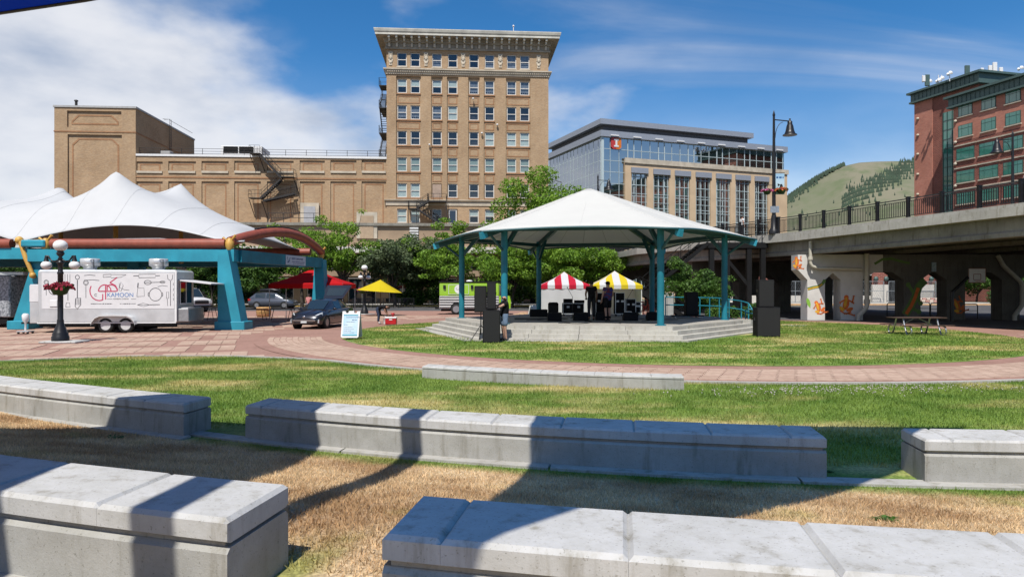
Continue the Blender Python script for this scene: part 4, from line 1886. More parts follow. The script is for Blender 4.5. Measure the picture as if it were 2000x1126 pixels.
# wing in front
D2 = -3.7
WS0 = sb_of(1862, D2)
ZW = zb_of(212, WS0, D2)
b = MB()
zsplit = zb_of(279, WS0, D2)
b.box(WS0, WS0 + 40, D2, 18, zsplit, ZW)
b.build('wing_wall', m_redb, rb)
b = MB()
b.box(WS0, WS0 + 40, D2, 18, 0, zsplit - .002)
b.build('wing_base', m_redb_dk, rb)
b = MB()
metal_eave(b, WS0, WS0 + 40, D2, 18, ZW + .3, 1.3, 1.0)
b.build('metal_eave', m_greenroof, rb)
cols = [(1872, 1899.5), (1917, 1945.5), (1964, 1994), (2018, 2050)]
rows_v = [214, 254.5, 299.5, 344, 386]
for ci, (ua, uc) in enumerate(cols):
    sa_, sc_ = sb_of(ua, D2), sb_of(uc, D2)
    mid = (sa_ + sc_) / 2
    for ri, v in enumerate(rows_v):
        zc_ = zb_of(v - 0.0, sb_of(1885, D2), D2)
        wide = 0.35 if ri >= 2 else 0
        q = MB()
        a_, c_ = sa_ - wide, sc_ + wide
        q.box(a_, c_, D2 - .06, D2 + .1, zc_ - .95, zc_ + .95)
        w = q.build('window', m_greenfr, rb)
        q = MB()
        n = 3
        xs_ = [a_ + .06, a_ + (c_ - a_) * .27, a_ + (c_ - a_) * .73, c_ - .06]
        for i in range(3):
            for (z0_, z1_b) in ((zc_ - .88, zc_ + .3), (zc_ + .38, zc_ + .88)):
                q.box(xs_[i] + .04, xs_[i + 1] - .04, D2 - .09, D2 - .065, z0_, z1_b)
        q.build('panes', m_greeng, w, kind='stuff')
        q = MB()
        q.box(a_ - .15, c_ + .15, D2 - .2, D2 - .002, zc_ - 1.15, zc_ - .96)
        q.build('sill', m_stone, w)
        if ri >= 2:
            q = MB()
            q.box(a_ - .35, c_ + .35, D2 - .14, D2 - .003, zc_ + 1.35, zc_ + 1.55)
            q.build('stone_band', m_stone, w)
for u, v, dpt in ((1790, 197, -.1), (1790, 233, -.1), (1790, 265, -.1), (1790, 302, -.1), (1790, 341, -.1), (1790, 380, -.1), (1863, 203, D2), (1863, 238, D2), (1863, 279, D2), (1863, 321, D2), (1863, 364, D2), (1907, 192, D2), (1954, 181, D2)):
    q = MB()
    q.ball((0, -.14, 0), .24, 8, 6, (1.3, .8, 1))
    q.build('wall_lamp', m_stone, rb, loc=(sb_of(u, dpt) + .4, dpt, zb_of(v, sb_of(u, dpt), dpt)))
# aerials
for u, v0, v1, w, kind in ((1804, 160, 148, .5, 'p'), (1811, 168, 146, .75, 'p'), (1817, 164, 158, .4, 'd'), (1835, 162, 156, .5, 'd'), (1841, 158, 152, .4, 'd'), (1857, 158, 142, .4, 'd'), (1889, 151, 128, .8, 'p'), (1918, 143, 133, .5, 'p'), (1934, 140, 128, .6, 'p'), (1943, 148, 122, .7, 'p'), (1955, 152, 132, .6, 'p'), (1996, 146, 132, .6, 'd')):
    q = MB()
    Yd = 116
    p = at(u, v1, Yd)
    zroof = ZM + 2.6
    loc = p
    hh = max(.5, (v0 - v1) / FPX * Yd)
    mm = m_greenroof if w > .7 else m_white
    if kind == 'p':
        q.cbox(-w / 2, w / 2, -.15, .15, -hh, 0, .05)
    else:
        q.lathe([(.05, .2), (.26, .12), (.36, 0)], (0, 0, 0), 10, M=Matrix.Rotation(R(70), 4, 'X'))
        q.lathe([(.05, .2), (.2, .12), (.28, 0)], (0.1, 0, -.9), 10, M=Matrix.Rotation(R(90), 4, 'X'))
    q.tube([(0, .3, -hh), (0, .3, zroof - p.z - .1)], .07, 5)
    inv = rb.matrix_basis.inverted() if False else (Matrix.Translation(bo) @ Matrix.Rotation(BA, 4, 'Z')).inverted()
    q.v = [tuple(inv @ (Vector(x_) + loc)) for x_ in q.v]
    q.build('aerial', mm, rb)

# ------------------------------------------------------------------ hill
hm_ = newmat('hillside')
m_hill, nt, bb = hm_
f = noise(nt, 0.006, 6, coord='World')
f2 = noise(nt, 0.03, 6, coord='World')
col = mix(nt, step(nt, f, .35, .65), (0.165, 0.175, 0.115), (0.215, 0.20, 0.145))
col = mix(nt, step(nt, f2, .4, .7), col, (0.135, 0.16, 0.09))
nt.links.new(col, bb.inputs['Base Color'])
bb.inputs['Roughness'].default_value = .95
bb.inputs['Specular IOR Level'].default_value = .1
YH = 1500.0
prof_u = [1360, 1430, 1480, 1532, 1560, 1590, 1620, 1650, 1680, 1710, 1750, 1790, 1850, 1950, 2100, 2300]
prof_v = [520, 470, 432, 392, 372, 352, 335, 321, 314, 312, 311, 312, 306, 318, 345, 400]


def ridge(x):
    u = 1000 + x / YH * FPX
    v = float(np.interp(u, prof_u, prof_v))
    return EYE + (563 - v) / FPX * YH


def hill_z(x, y):
    # ridge at y = YH, spur falls towards the viewer
    t = (YH - y) / 520.0
    zr = ridge(x + (YH - y) * 0.12)
    n_ = 9 * math.sin(x * .021 + y * .008) + 6 * math.sin(x * .047 - y * .031)
    if t >= 0:
        return max(-2, zr * (1 - t) ** 1.15 if t < 1 else -2) + n_ * min(1, max(0, t * 3)) * (1 - min(1, t))
    return max(-2, zr * (1 + t * .6))


b = MB()
rows = []
for j in range(45):
    y = 980 + j * 22.0
    rows.append([(x, y, hill_z(x, y)) for x in np.linspace(380, 1400, 90)])
b.grid(rows, sm=True)
struct(b.build('hill', m_hill))
m_fir = mat('fir_green', (0.030, 0.055, 0.032), 0.9, var=0.3, scale=.05, coord='World')
V, F = [], []


def fir(x, y, h):
    z = hill_z(x, y)
    i = len(V)
    r = h * .24
    for k in range(5):
        a = k * 1.2566 + x
        V.append((x + r * math.cos(a), y + r * math.sin(a), z - 1))
    V.append((x, y, z + h))
    for k in range(5):
        F.append((i + k, i + (k + 1) % 5, i + 5))


rd = random.Random(5)
for i in range(1500):
    u = rd.uniform(1445, 1650)
    x = (u - 1000) / FPX * YH
    w = max(0.0, min(1.0, (1660 - u) / 110))
    y = YH + 15 - abs(rd.gauss(0, 17 * w + 2))
    fir((u - 1000) / FPX * y, y, rd.uniform(6, 11))
for i in range(1700):
    u = rd.uniform(1645, 1960)
    t = (u - 1645) / 140
    vtarget = 388 - (u - 1645) * 0.50
    # slope band: walk down until the pixel row matches
    vt = vtarget + rd.gauss(4, 9)
    best = None
    for y in np.arange(1500, 1000, -14):
        x = (u - 1000) / FPX * y
        v = 563 - (hill_z(x, y) - EYE) / y * FPX
        if v > vt:
            best = y
            break
    if best:
        fir((u - 1000) / FPX * best, best, rd.uniform(6, 11))
for i in range(60):
    u = rd.uniform(1540, 1780)
    y = rd.uniform(1050, 1420)
    fir((u - 1000) / FPX * y, y, rd.uniform(5, 10))
o = np_mesh('fir_forest', np.array(V), np.array(F), m_fir)
tag(o, 'dark fir woods covering parts of the grassy hill', 'forest')['kind'] = 'stuff'
# ------------------------------------------------------------------ road bridge on the right
m_mural = mat('white_pier_paint', (0.66, 0.64, 0.61), 0.7, var=0.1, scale=1.2)
m_under = concrete('bridge_concrete_shaded', (0.13, 0.122, 0.11), (0.19, 0.18, 0.16), 0.7)  # concrete darkened so that shade under the deck sits in its colour
P0 = Vector((18.65, 45.3))
PT = Vector((0.717, -1.844))
PN = Vector((0.931, 0.362))


def bp(t, off=0.0, z=0.0):
    """point along the bridge's near edge"""
    if t < -10:
        q = P0 + PT * -10
        d = (PT * -1).normalized() * 0.55 + Vector((0.25, 0.97)) * 0.45
        d.normalize()
        p = q + d * (1.98 * (-10 - t))
    else:
        p = P0 + PT * t
    p = p + PN * off
    return Vector((p.x, p.y, z))


def zcurb(t):
    return 5.63 + 0.038 * max(0, t)


bridge = thing('road_bridge', 'concrete road bridge on painted piers along the right side', 'bridge', (18.65, 45.3, 0))
bo_ = Vector(bridge.location)


def bbuild(b, name, m, **k):
    b.v = [tuple(Vector(p) - bo_) for p in b.v]
    return b.build(name, m, bridge, **k)


TS = list(range(-26, 26, 1))
b = MB()
rows = []
for t in TS:
    z = zcurb(t)
    rows.append([bp(t, 0.0, z - .42), bp(t, 0.0, z), bp(t, 21.5, z), bp(t, 21.5, z - .42)])
b.grid(rows, sm=False, closed=True)
bbuild(b, 'deck_slab', m_conc_wh)
for k, off_ in enumerate((0.55, 6, 11, 16, 20.4)):
    b = MB()
    rows = []
    for t in TS:
        z = zcurb(t)
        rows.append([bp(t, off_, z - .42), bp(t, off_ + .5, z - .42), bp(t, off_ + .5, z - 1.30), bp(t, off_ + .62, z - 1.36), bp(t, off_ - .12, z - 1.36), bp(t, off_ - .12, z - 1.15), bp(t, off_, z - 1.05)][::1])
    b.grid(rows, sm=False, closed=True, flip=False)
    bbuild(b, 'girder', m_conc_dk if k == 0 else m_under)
b = MB()
rows = []
for t in TS:
    z = zcurb(t)
    rows.append([bp(t, .05, z + .002), bp(t, .05, z + .16), bp(t, 1.7, z + .16), bp(t, 1.7, z + .002)])
b.grid(rows, sm=False, closed=True)
bbuild(b, 'kerb', m_conc_wh)


def bent(label_pos, origin, ang, legs, width, mural=True, lo=None, hi=None):
    """wall pier with chamfered openings; legs: (x0,x1) local"""
    Mx = Matrix.Translation(origin) @ Matrix.Rotation(ang, 4, 'Z')
    ztop = 4.26
    zsoff, zch = 3.12, 2.62
    th = 1.05
    b = MB()
    xl, xr = legs[0][0] - .62, legs[-1][1] + .6
    poly_top = [(xl, 3.25), (xl, ztop), (xr, ztop), (xr, 3.2)]
    pts = [(xl, ztop), (xl, 3.28)] if lo is None else [(lo, ztop), (lo, zsoff), (legs[0][0] - .75, zsoff)]
    for i, (a, c) in enumerate(legs):
        pts += [(a, zch), (a, 0), (c, 0), (c, zch)]
        if i < len(legs) - 1:
            n0 = legs[i + 1][0]
            ch = min(.75, (n0 - c) / 2)
            pts += [(c + ch, zsoff), (n0 - ch, zsoff)] if n0 - c > 1.5 else [((c + n0) / 2, zsoff - .05)]
    pts += [(xr, 3.28), (xr, ztop)] if hi is None else [(legs[-1][1] + .75, zsoff), (hi, zsoff), (hi, ztop)]
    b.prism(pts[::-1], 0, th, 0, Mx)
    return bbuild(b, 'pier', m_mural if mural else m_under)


legs1 = [(19.23 - 18.65, 20.37 - 18.65), (2.75, 4.2), (6.85, 7.95), (9.65, 10.85), (13.25, 14.4), (16.6, 17.8), (19.2, 20.3)]
bent('near', (18.65, 45.0, 0), R(0.0), legs1[:2], 20, True, None, 5.5)
bent('near', (18.65, 45.0, 0), R(0.0), legs1[2:], 20, False, 5.505)  # unlit rest of the white wall: shade put into the colour
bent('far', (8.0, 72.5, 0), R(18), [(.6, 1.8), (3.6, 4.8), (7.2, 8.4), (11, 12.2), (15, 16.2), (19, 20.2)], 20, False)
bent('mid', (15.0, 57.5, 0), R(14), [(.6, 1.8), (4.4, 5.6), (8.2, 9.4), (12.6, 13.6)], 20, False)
# down pipes
m_pipe = mat('cream_drain_pipe', (0.55, 0.52, 0.44), 0.5, var=0.08)
b = MB()
pz = [(19.25, 44.6, 5.1), (19.25, 44.6, 3.72), (19.35, 44.62, 3.5), (19.75, 44.66, 3.38), (22.6, 44.7, 3.3)]
b.tube(pz, .11, 8)
b.tube([(19.25, 44.6, 4.1), (19.25, 44.6, 3.9)], .16, 8)
bbuild(b, 'drain_pipe', m_pipe)
b = MB()
b.tube([(22.95, 44.7, 4.3), (22.95, 44.7, 1.0), (22.9, 44.7, .8), (22.4, 44.7, .25), (22.4, 44.7, -.02)], .15, 8)
b.tube([(22.95, 44.7, 1.35), (22.95, 44.7, 1.05)], .2, 8)
bbuild(b, 'drain_pipe', m_pipe)
b = MB()
b.tube([(31.4, 44.7, 4.2), (31.8, 44.7, 3.5), (32.9, 44.7, 2.5), (33.0, 44.7, 2.2), (33.0, 44.7, 1.0), (32.5, 44.7, .3), (32.5, 44.7, 0)], .14, 8)
bbuild(b, 'drain_pipe', m_pipe)

# painted creatures on the piers (flat print)
m_or = mat('orange_mural_paint', (0.72, 0.16, 0.025), 0.7, var=0.2, scale=3)
m_yel = mat('yellow_mural_paint', (0.80, 0.42, 0.03), 0.7, var=0.2, scale=3)
m_grn = mat('green_mural_paint', (0.12, 0.22, 0.05), 0.7, var=0.2, scale=3)
m_lime = mat('lime_mural_paint', (0.25, 0.50, 0.06), 0.7)


def blob(b, cx, cz, rx, rz, rot, y, m, n=12):
    pts = []
    for i in range(n):
        a = 2 * math.pi * i / n
        x, z = rx * math.cos(a), rz * math.sin(a)
        pts.append((cx + x * math.cos(rot) - z * math.sin(rot), y, cz + x * math.sin(rot) + z * math.cos(rot)))
    b.face(pts, m)


def frog(name, x, z, s, rot, y, flip=1):
    b = MB()
    def q(px, pz):
        px *= flip
        return (x + s * (px * math.cos(rot) - pz * math.sin(rot)), z + s * (px * math.sin(rot) + pz * math.cos(rot)))
    def bl(px, pz, rx, rz, a, dy, m):
        c = q(px, pz)
        blob(b, c[0], c[1], rx * s, rz * s, rot + a * flip, y - dy, m)
    bl(0, 0, .22, .42, -.15, .004, 0)
    bl(-.03, .45, .17, .17, 0, .005, 0)
    bl(-.05, .1, .1, .36, -.1, .007, 1)
    bl(.28, -.35, .26, .13, .5, .006, 0)
    bl(-.26, -.35, .22, .12, -.6, .0055, 1)
    for (ax, az), (bx, bz) in (((.1, .3), (.42, .15)), ((.42, .15), (.46, .5)), ((-.1, .3), (-.36, .1)), ((.4, -.5), (.15, -.62)), ((.15, -.62), (.55, -.7)), ((-.36, -.48), (-.1, -.62))):
        p, r_ = q(ax, az), q(bx, bz)
        b.stroke([p, r_], .11 * s, y - .0045, 0)
        for k in (-.5, 0, .5):
            d = Vector((r_[0] - p[0], r_[1] - p[1])).normalized()
            dd = Vector((d.x * math.cos(k) - d.y * math.sin(k), d.x * math.sin(k) + d.y * math.cos(k))) * (.14 * s)
            b.stroke([r_, (r_[0] + dd.x, r_[1] + dd.y)], .05 * s, y - .005, 0)
    return bbuild(b, name, [m_or, m_yel])


frog('painted_frog', 19.95, .85, .72, .4, 45.0)
frog('painted_frog', 21.75, 1.05, .95, -.1, 45.0)
frog('painted_frog', 18.55, 3.75, .62, .1, 45.0)
frog('painted_frog', 29.0, .95, .8, .5, 45.0)
b = MB()
b.stroke([(19.25, 2.02), (19.6, 2.12), (19.95, 2.18), (20.2, 2.35), (20.37, 2.62)], .2, 45.0 - .001, 0)
b.stroke([(19.25, 2.0), (19.6, 2.1), (19.95, 2.17), (20.2, 2.34)], .08, 45.0 - .003, 1)
bbuild(b, 'painted_lizard', [m_grn, m_yel])
b = MB()
blob(b, 19.3, 1.15, .12, .3, .3, 44.996, 0)
b.stroke([(19.3, 1.0), (19.42, .8)], .06, 44.998)
bbuild(b, 'painted_lizard', [m_lime])
b = MB()
b.stroke([(25.6, .35), (25.95, .9), (26.25, 1.5), (26.5, 2.2), (26.9, 2.6)], .5, 44.999, 0)
b.stroke([(25.65, .4), (25.98, .9), (26.25, 1.5), (26.45, 2.1)], .22, 44.995, 1)
for p, r_ in (((26.2, 1.7), (25.8, 2.3)), ((25.95, .8), (26.5, .55)), ((26.3, 1.5), (26.6, 1.1))):
    b.stroke([p, r_], .2, 44.998, 0)
    blob(b, r_[0], r_[1], .16, .16, 0, 44.9965, 0)
bbuild(b, 'painted_lizard', [m_grn, m_or])
b = MB()
b.stroke([(23.6, 3.65), (24.1, 3.95), (24.7, 4.0), (25.4, 3.8), (25.9, 3.7)], .16, 44.999, 0)
bbuild(b, 'painted_lizard', [m_grn])

# railing: posts and bays as parts
rail = thing('bridge_railing', 'black picket railing along the near edge of the bridge', 'railing', (18.65, 45.3, 5.6))
ro = Vector(rail.location)
for t in range(-22, 11):
    z0 = zcurb(t) + .16
    p = bp(t, .3, z0)
    q = bp(t + 1, .3, zcurb(t + 1) + .16)
    b = MB()
    b.box(p.x - .085, p.x + .085, p.y - .085, p.y + .085, z0, z0 + 1.12)
    b.box(p.x - .11, p.x + .11, p.y - .11, p.y + .11, z0 + 1.122, z0 + 1.16)
    b.v = [tuple(Vector(x) - ro) for x in b.v]
    b.build('post', m_black, rail)
    up = lambda h: Vector((0, 0, h))
    b = MB()
    b.bar(p + up(1.05), q + up(1.05), .07, .05)
    b.bar(p + up(.92), q + up(.92), .04, .035)
    b.bar(p + up(.12), q + up(.12), .04, .035)
    n = 17
    for i in range(1, n):
        c = p.lerp(q, i / n)
        b.bar(c + up(.12), c + up(.92), .03)
    b.v = [tuple(Vector(x) - ro) for x in b.v]
    b.build('picket_bay', m_black, rail)
rail2 = thing('bridge_railing', 'black picket railing along the far edge of the bridge', 'railing', (38.6, 53, 5.6))
ro = Vector(rail2.location)
for t in range(-12, 11):
    z0 = zcurb(t) + .003
    p, q = bp(t, 21.0, z0), bp(t + 1, 21.0, zcurb(t + 1))
    b = MB()
    b.box(p.x - .085, p.x + .085, p.y - .085, p.y + .085, z0, z0 + 1.16)
    b.v = [tuple(Vector(x) - ro) for x in b.v]
    b.build('post', m_black, rail2)
    b = MB()
    for h in (1.05, .12):
        b.bar(p + Vector((0, 0, h)), q + Vector((0, 0, h)), .06, .05)
    for i in range(1, 13):
        c = p.lerp(q, i / 13)
        b.bar(c + Vector((0, 0, .12)), c + Vector((0, 0, 1.05)), .022)
    b.v = [tuple(Vector(x) - ro) for x in b.v]
    b.build('picket_bay', m_black, rail2)

# bell street lamps
m_flr = mat('red_petals', (0.35, 0.02, 0.05), 0.7, var=0.4, scale=20)
m_flp = mat('pink_petals', (0.55, 0.12, 0.30), 0.7, var=0.3, scale=20)
m_flm = mat('magenta_petals', (0.40, 0.08, 0.36), 0.7, var=0.3, scale=20)
m_fly = mat('orange_petals', (0.60, 0.16, 0.03), 0.7, var=0.4, scale=20)
m_leafd = leaf_mat('basket_leaf', (0.03, 0.075, 0.015), (0.06, 0.13, 0.03))


def basket(parent, c, r, petals, seed, name='flower_basket'):
    rd = random.Random(seed)
    b = MB()
    b.lathe([(.02, -r * .85), (r * .55, -r * .7), (r * .85, -.1 * r), (r * .8, 0)], c, 10)
    o = b.build(name, m_leafd, parent)
    b = MB()
    for i in range(190):
        a = rd.uniform(0, 6.283)
        rr = r * 1.25 * math.sqrt(rd.random())
        zz = r * (.35 * (1 - (rr / r / 1.25) ** 2)) + rd.uniform(-.25, .12) * r
        p = Vector((c[0] + rr * math.cos(a), c[1] + rr * math.sin(a), c[2] + zz))
        s = r * rd.uniform(.13, .22)
        n1_ = Vector((rd.gauss(0, 1), rd.gauss(0, 1), rd.gauss(0, 1))).normalized()
        t1 = n1_.orthogonal().normalized() * s
        t2 = n1_.cross(t1)
        m = 1 if rd.random() < .14 else (2 if rd.random() < .3 else 0)
        b.face([p + t1, p + t2, p - t1, p - t2], m)
    b.build('blossoms', [petals[0], m_leafd, petals[1]], o, kind='stuff')
    return o


def bell_lamp(label, base, height, dirv, banner=False):
    t = thing('street_lamp', label, 'street lamp', base, 0, 'bell street lamps on the bridge')
    d = Vector((dirv[0], dirv[1], 0)).normalized()
    b = MB()
    b.lathe([(.34, 0), (.34, .25), (.22, .4), (.19, 1.1), (.15, 1.3)], n=12)
    b.build('base', m_black, t)
    b = MB()
    b.tube([(0, 0, .9), (0, 0, height * .55), (0, 0, height)], [.13, .11, .075], 10)
    b.lathe([(.09, 0), (.1, .08), (.04, .3), (0.0, .42)], (0, 0, height), 8)
    b.build('pole', m_black, t)
    L = 1.15
    b = MB()
    b.tube([(0, 0, height - .25), tuple(d * L + Vector((0, 0, height - .33)))], .04, 6)
    pts = [tuple(d * (.1 + (L - .4) * (1 - math.cos(a)) * .8) + Vector((0, 0, height - 1.5 + 1.1 * math.sin(a)))) for a in np.linspace(0, 1.5, 8)]
    b.tube(pts, .022, 5)
    b.build('arm', m_black, t)
    b = MB()
    c = d * L
    b.lathe([(.48, -.95), (.47, -.9), (.36, -.84), (.28, -.62), (.22, -.3), (.16, -.15), (.16, 0.0), (.06, .06), (.06, .2)], (c.x, c.y, height - .35), 14)
    b.build('lamp_bell', m_black, t)
    if banner:
        m_bann, nt, bb = newmat('sky_banner')
        tcn = nd(nt, 'ShaderNodeTexCoord').outputs['Object']
        sp_ = nd(nt, 'ShaderNodeSeparateXYZ')
        nt.links.new(tcn, sp_.inputs[0])
        col = mix(nt, step(nt, sp_.outputs[2], 2.4, 3.6), (0.10, 0.30, 0.16), mix(nt, step(nt, sp_.outputs[2], 3.3, 5.0), (0.50, 0.66, 0.75), (0.05, 0.30, 0.58)))
        nt.links.new(col, bb.inputs['Base Color'])
        b = MB()
        b.box(.1, .72, -.02, .02, 2.72, 4.15)
        bn = b.build('banner', m_bann, t)
        b = MB()
        b.stroke([(.25, 3.45), (.55, 3.3)], .05, -.021)
        b.ball((.5, -.03, 3.28), .1, 8, 5, (1, .1, 1.6))
        b.ball((.3, -.03, 3.36), .05, 8, 5, (1, .1, 1.4))
        b.build('banner_print', m_black, bn)
        b = MB()
        fine_print(b, .16, .66, 3.88, .2, -.023, 4)
        b.build('banner_lettering', mat('banner_ink', (0.02, 0.10, 0.3), .7), bn, kind='stuff')
        b = MB()
        b.tube([(0, 0, 4.2), (.75, 0, 4.2)], .02, 5)
        b.tube([(-.7, 0, 3.35), (.7, 0, 3.35)], .02, 5)
        b.build('bracket', m_black, t)
        basket(t, (-.5, -.1, 2.95), .32, (m_flp, m_flr), 21)
        basket(t, (.42, -.28, 3.0), .36, (m_fly, m_flr), 22)
        b = MB()
        b.box(-.3, .3, -.17, -.15, 1.45, 1.9)
        b.build('small_sign', m_steel, t)
    return t


p = bp(-1.13, -.0, zcurb(-1) + .16)
bell_lamp('tall bell lamp with banner and flower baskets on the bridge', (p.x + .15, p.y + .1, p.z), 8.1, (1, .1), True)
p = bp(-14.0, .2, 5.78)
bell_lamp('bell lamp on the bridge rising behind the stage roof peak', (9.2, 74, 5.6), 8.3, (1, -.1))
bell_lamp('bell lamp on the far side of the bridge by the red brick office', (38.75, 53.5, 5.66), 8.2, (-1, .1))

# ------------------------------------------------------------------ parking garage and lot seen under the bridge
m_beam = mat('pale_precast', (0.62, 0.59, 0.54), 0.8, var=0.08)
gar = thing('parking_garage', 'open parking garage with brick piers and pale beams beyond the bridge', 'garage', (30, 97, 0))
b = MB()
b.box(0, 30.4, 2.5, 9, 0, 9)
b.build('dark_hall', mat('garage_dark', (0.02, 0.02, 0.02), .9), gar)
b = MB()
b.box(0, 30.5, -.3, 2.4, 3.9, 7.4)
b.build('beam', m_beam, gar)
b = MB()
b.box(0, 21.5, -.2, 2.4, 0, 1.05)
b.build('low_wall', m_beam, gar)
for x in (4.5, 12.2, 20.3, 26.6):
    b = MB()
    b.box(x, x + 2.1, -.55, -.31, 2.6, 7.5)
    b.build('brick_pier', m_redb_dk, gar)
    b = MB()
    b.box(x - .1, x + 2.2, -.75, -.31, 0, 2.595)
    b.build('pier_base', m_beam, gar)
    for k in (.35, 1.75):
        b = MB()
        b.ball((x + k, -.85, 3.4), .35, 8, 6, (1, .7, 1))
        b.build('wall_lamp', m_greenroof, gar)
text('lettering', 'EXIT ONLY', .95, m_black, gar, (29.0 - 5.2, -.32, 4.6))
m_fence = mat('fence_steel', (0.35, 0.38, 0.40), 0.5, 0.5)


def chain_fence(label, p0, p1, h, posts):
    t = thing('chain_fence', label, 'fence', p0)
    d = Vector(p1) - Vector(p0)
    for i in range(posts + 1):
        q = d * (i / posts)
        b = MB()
        b.tube([q, q + Vector((0, 0, h))], .05, 6)
        b.build('post', m_fence, t)
    b = MB()
    for z in (h, h * .55, .1):
        b.tube([Vector((0, 0, z)), d + Vector((0, 0, z))], .035, 5)
    b.build('rails', m_fence, t, kind='stuff')
    b = MB()
    n = 60
    for i in range(n):
        a = d * (i / n)
        c = d * (min(n, i + 5) / n)
        b.tube([a + Vector((0, 0, .1)), c + Vector((0, 0, h))], .009, 3, cap=False)
        b.tube([c + Vector((0, 0, .1)), a + Vector((0, 0, h))], .009, 3, cap=False)
    b.build('mesh', m_fence, t, kind='stuff')


chain_fence('chain link fence in front of the garage openings', (34, 94.8, .13), (51, 94.8, .13), 2.9, 7)
chain_fence('chain link fence closing the garage exit', (52, 95.4, .13), (58.5, 95.4, .13), 2.9, 3)
b = MB()
for i in range(7):
    b.cbox(i * .55, i * .55 + .5, 0, .5, .0, .35 + .05 * (i % 2), .05, i % 2)
    b.cbox(i * .55 + .2, i * .55 + .65, 0.05, .5, .36, .66, .05, (i + 1) % 2)
o = b.build('sandbag_stack', [mat('pinkish_bags', (0.5, 0.28, 0.24), .9), mat('pale_bags', (0.6, 0.5, 0.42), .9)], loc=(53.2, 92.5, .13))
tag(o, 'stack of pinkish bags in front of the garage exit', 'sandbags')['kind'] = 'stuff'
# bike racks on the lot
for i, (u, v) in enumerate(((1746, 618), (1803, 616), (1831, 618), (1895, 622))):
    Y = EYE * FPX / (v - 563)
    x = (u - 1000) / FPX * Y
    t = thing('bike_rack', ['hoop bike rack nearest the left pier pair under the bridge', 'hoop bike rack half hidden by the green lizard pier', 'hoop bike rack between the lizard pier and the hoop pole', 'hoop bike rack right of the basketball backboard'][i], 'bike rack', (x, Y, 0), 0, 'hoop bike racks on the lot')
    b = MB()
    w, h = .5, 1.0
    b.tube([(-w, 0, 0), (-w, 0, h - .1), (-w + .1, 0, h), (w - .1, 0, h), (w, 0, h - .1), (w, 0, 0)], .035, 6)
    b.build('hoop', m_black, t)
    b = MB()
    b.tube([(-w, 0, .55), (w, 0, .55)], .02, 5)
    b.build('cross_bar', m_black, t)
# basketball hoop
t = thing('basketball_hoop', 'basketball hoop on an angled pole under the bridge', 'basketball hoop', ((1859 - 1000) / FPX * 43.2, 43.2, 0))
b = MB()
b.tube([(0, 0, 0), (0, 0, 1.85)], .12, 8)
b.build('pole', m_black, t)
b = MB()
b.tube([(0, 0, 1.8), (.95, -.1, 2.75)], .1, 8)
b.build('arm', m_black, t)
b = MB()
b.box(.95, 2.0, -.16, -.12, 2.42, 3.3)
bd = b.build('backboard', m_white, t)
b = MB()
for a, c in (((.95, 2.42), (2.0, 2.42)), ((.95, 3.3), (2.0, 3.3)), ((.95, 2.42), (.95, 3.3)), ((2.0, 2.42), (2.0, 3.3)), ((1.25, 2.6), (1.7, 2.6)), ((1.25, 2.95), (1.7, 2.95)), ((1.25, 2.6), (1.25, 2.95)), ((1.7, 2.6), (1.7, 2.95))):
    b.stroke([a, c], .035, -.165)
b.build('line_marking', m_rust, bd)
b = MB()
b.tube([(1.47 + .22 * math.cos(a), -.4 + .22 * math.sin(a), 2.5) for a in np.linspace(0, 6.283, 17)], .015, 5, cap=False)
b.build('rim', m_or, t)
# small bicycle sign on the pier opening
o = MB().box(-.14, .14, -.03, .03, -.3, .3).build('bike_sign', mat('sign_face', (0.55, 0.62, 0.66), .5, col2=(0.25, 0.4, 0.5), scale=9), bridge, loc=tuple(at(1824, 521, 44.9) - bo_))
# hedge and fence at the right end of the lot
def leaf_cloud(centers, radii, n, size, flat=0.7, seed=1, sizes=None):
    r_ = np.random.default_rng(seed)
    C = np.array(centers, dtype=float)
    Rr = np.array(radii, dtype=float)
    if Rr.ndim == 1:
        Rr = np.stack([Rr, Rr, Rr * flat], 1)
    w = Rr[:, 0] * Rr[:, 1] * Rr[:, 2]
    w = w ** 0.75
    idx = r_.choice(len(C), n, p=w / w.sum())
    d = r_.normal(size=(n, 3))
    d /= np.linalg.norm(d, axis=1)[:, None]
    rad = r_.uniform(0.25, 1.0, n) ** 0.45
    P = C[idx] + d * Rr[idx] * rad[:, None]
    nrm = d * 0.6 + r_.normal(size=(n, 3)) * 0.7 + np.array([0, 0, .45])
    nrm /= np.linalg.norm(nrm, axis=1)[:, None]
    t = r_.normal(size=(n, 3))
    t -= nrm * (t * nrm).sum(1)[:, None]
    t /= np.linalg.norm(t, axis=1)[:, None]
    s_ = np.cross(nrm, t)
    L = size * r_.uniform(.6, 1.4, n)[:, None]
    W = L * .5
    V = np.stack([P - t * L, P + s_ * W, P + t * L, P - s_ * W], 1).reshape(-1, 3)
    F = np.arange(n * 4).reshape(n, 4)
    return V, F


m_hedge = leaf_mat('hedge_leaf', (0.03, 0.085, 0.015), (0.07, 0.16, 0.03))
cen = [(0, 0, 1.0), (1.2, .2, 1.3), (2.4, 0, 1.6), (3.6, .2, 1.5), (5, 0, 1.6), (1, 0, 2.2), (2.6, 0, 2.8), (4.4, 0, 2.9), (6.4, 0, 2.0), (7.5, 0, 2.4), (6.4, 0, 3.2)]
V, F = leaf_cloud(cen, [1.0] * len(cen), 5200, .13, 1.0, 31)
t = thing('hedge', 'dense green hedge beside the lot beyond the bridge', 'hedge', (61.5, 88, 0))
np_mesh('foliage', V, F, m_hedge, t)
b = MB()
for x in (0, 2.5, 5):
    b.tube([(x, 0, 0), (x, 0, 1.5)], .08, 6)
b.build('stem', m_wood, t)
# ------------------------------------------------------------------ round-lawn stage with white fabric roof
STC = Vector((3.68, 33.06))
TH0 = -9.7
SZ = 0.60


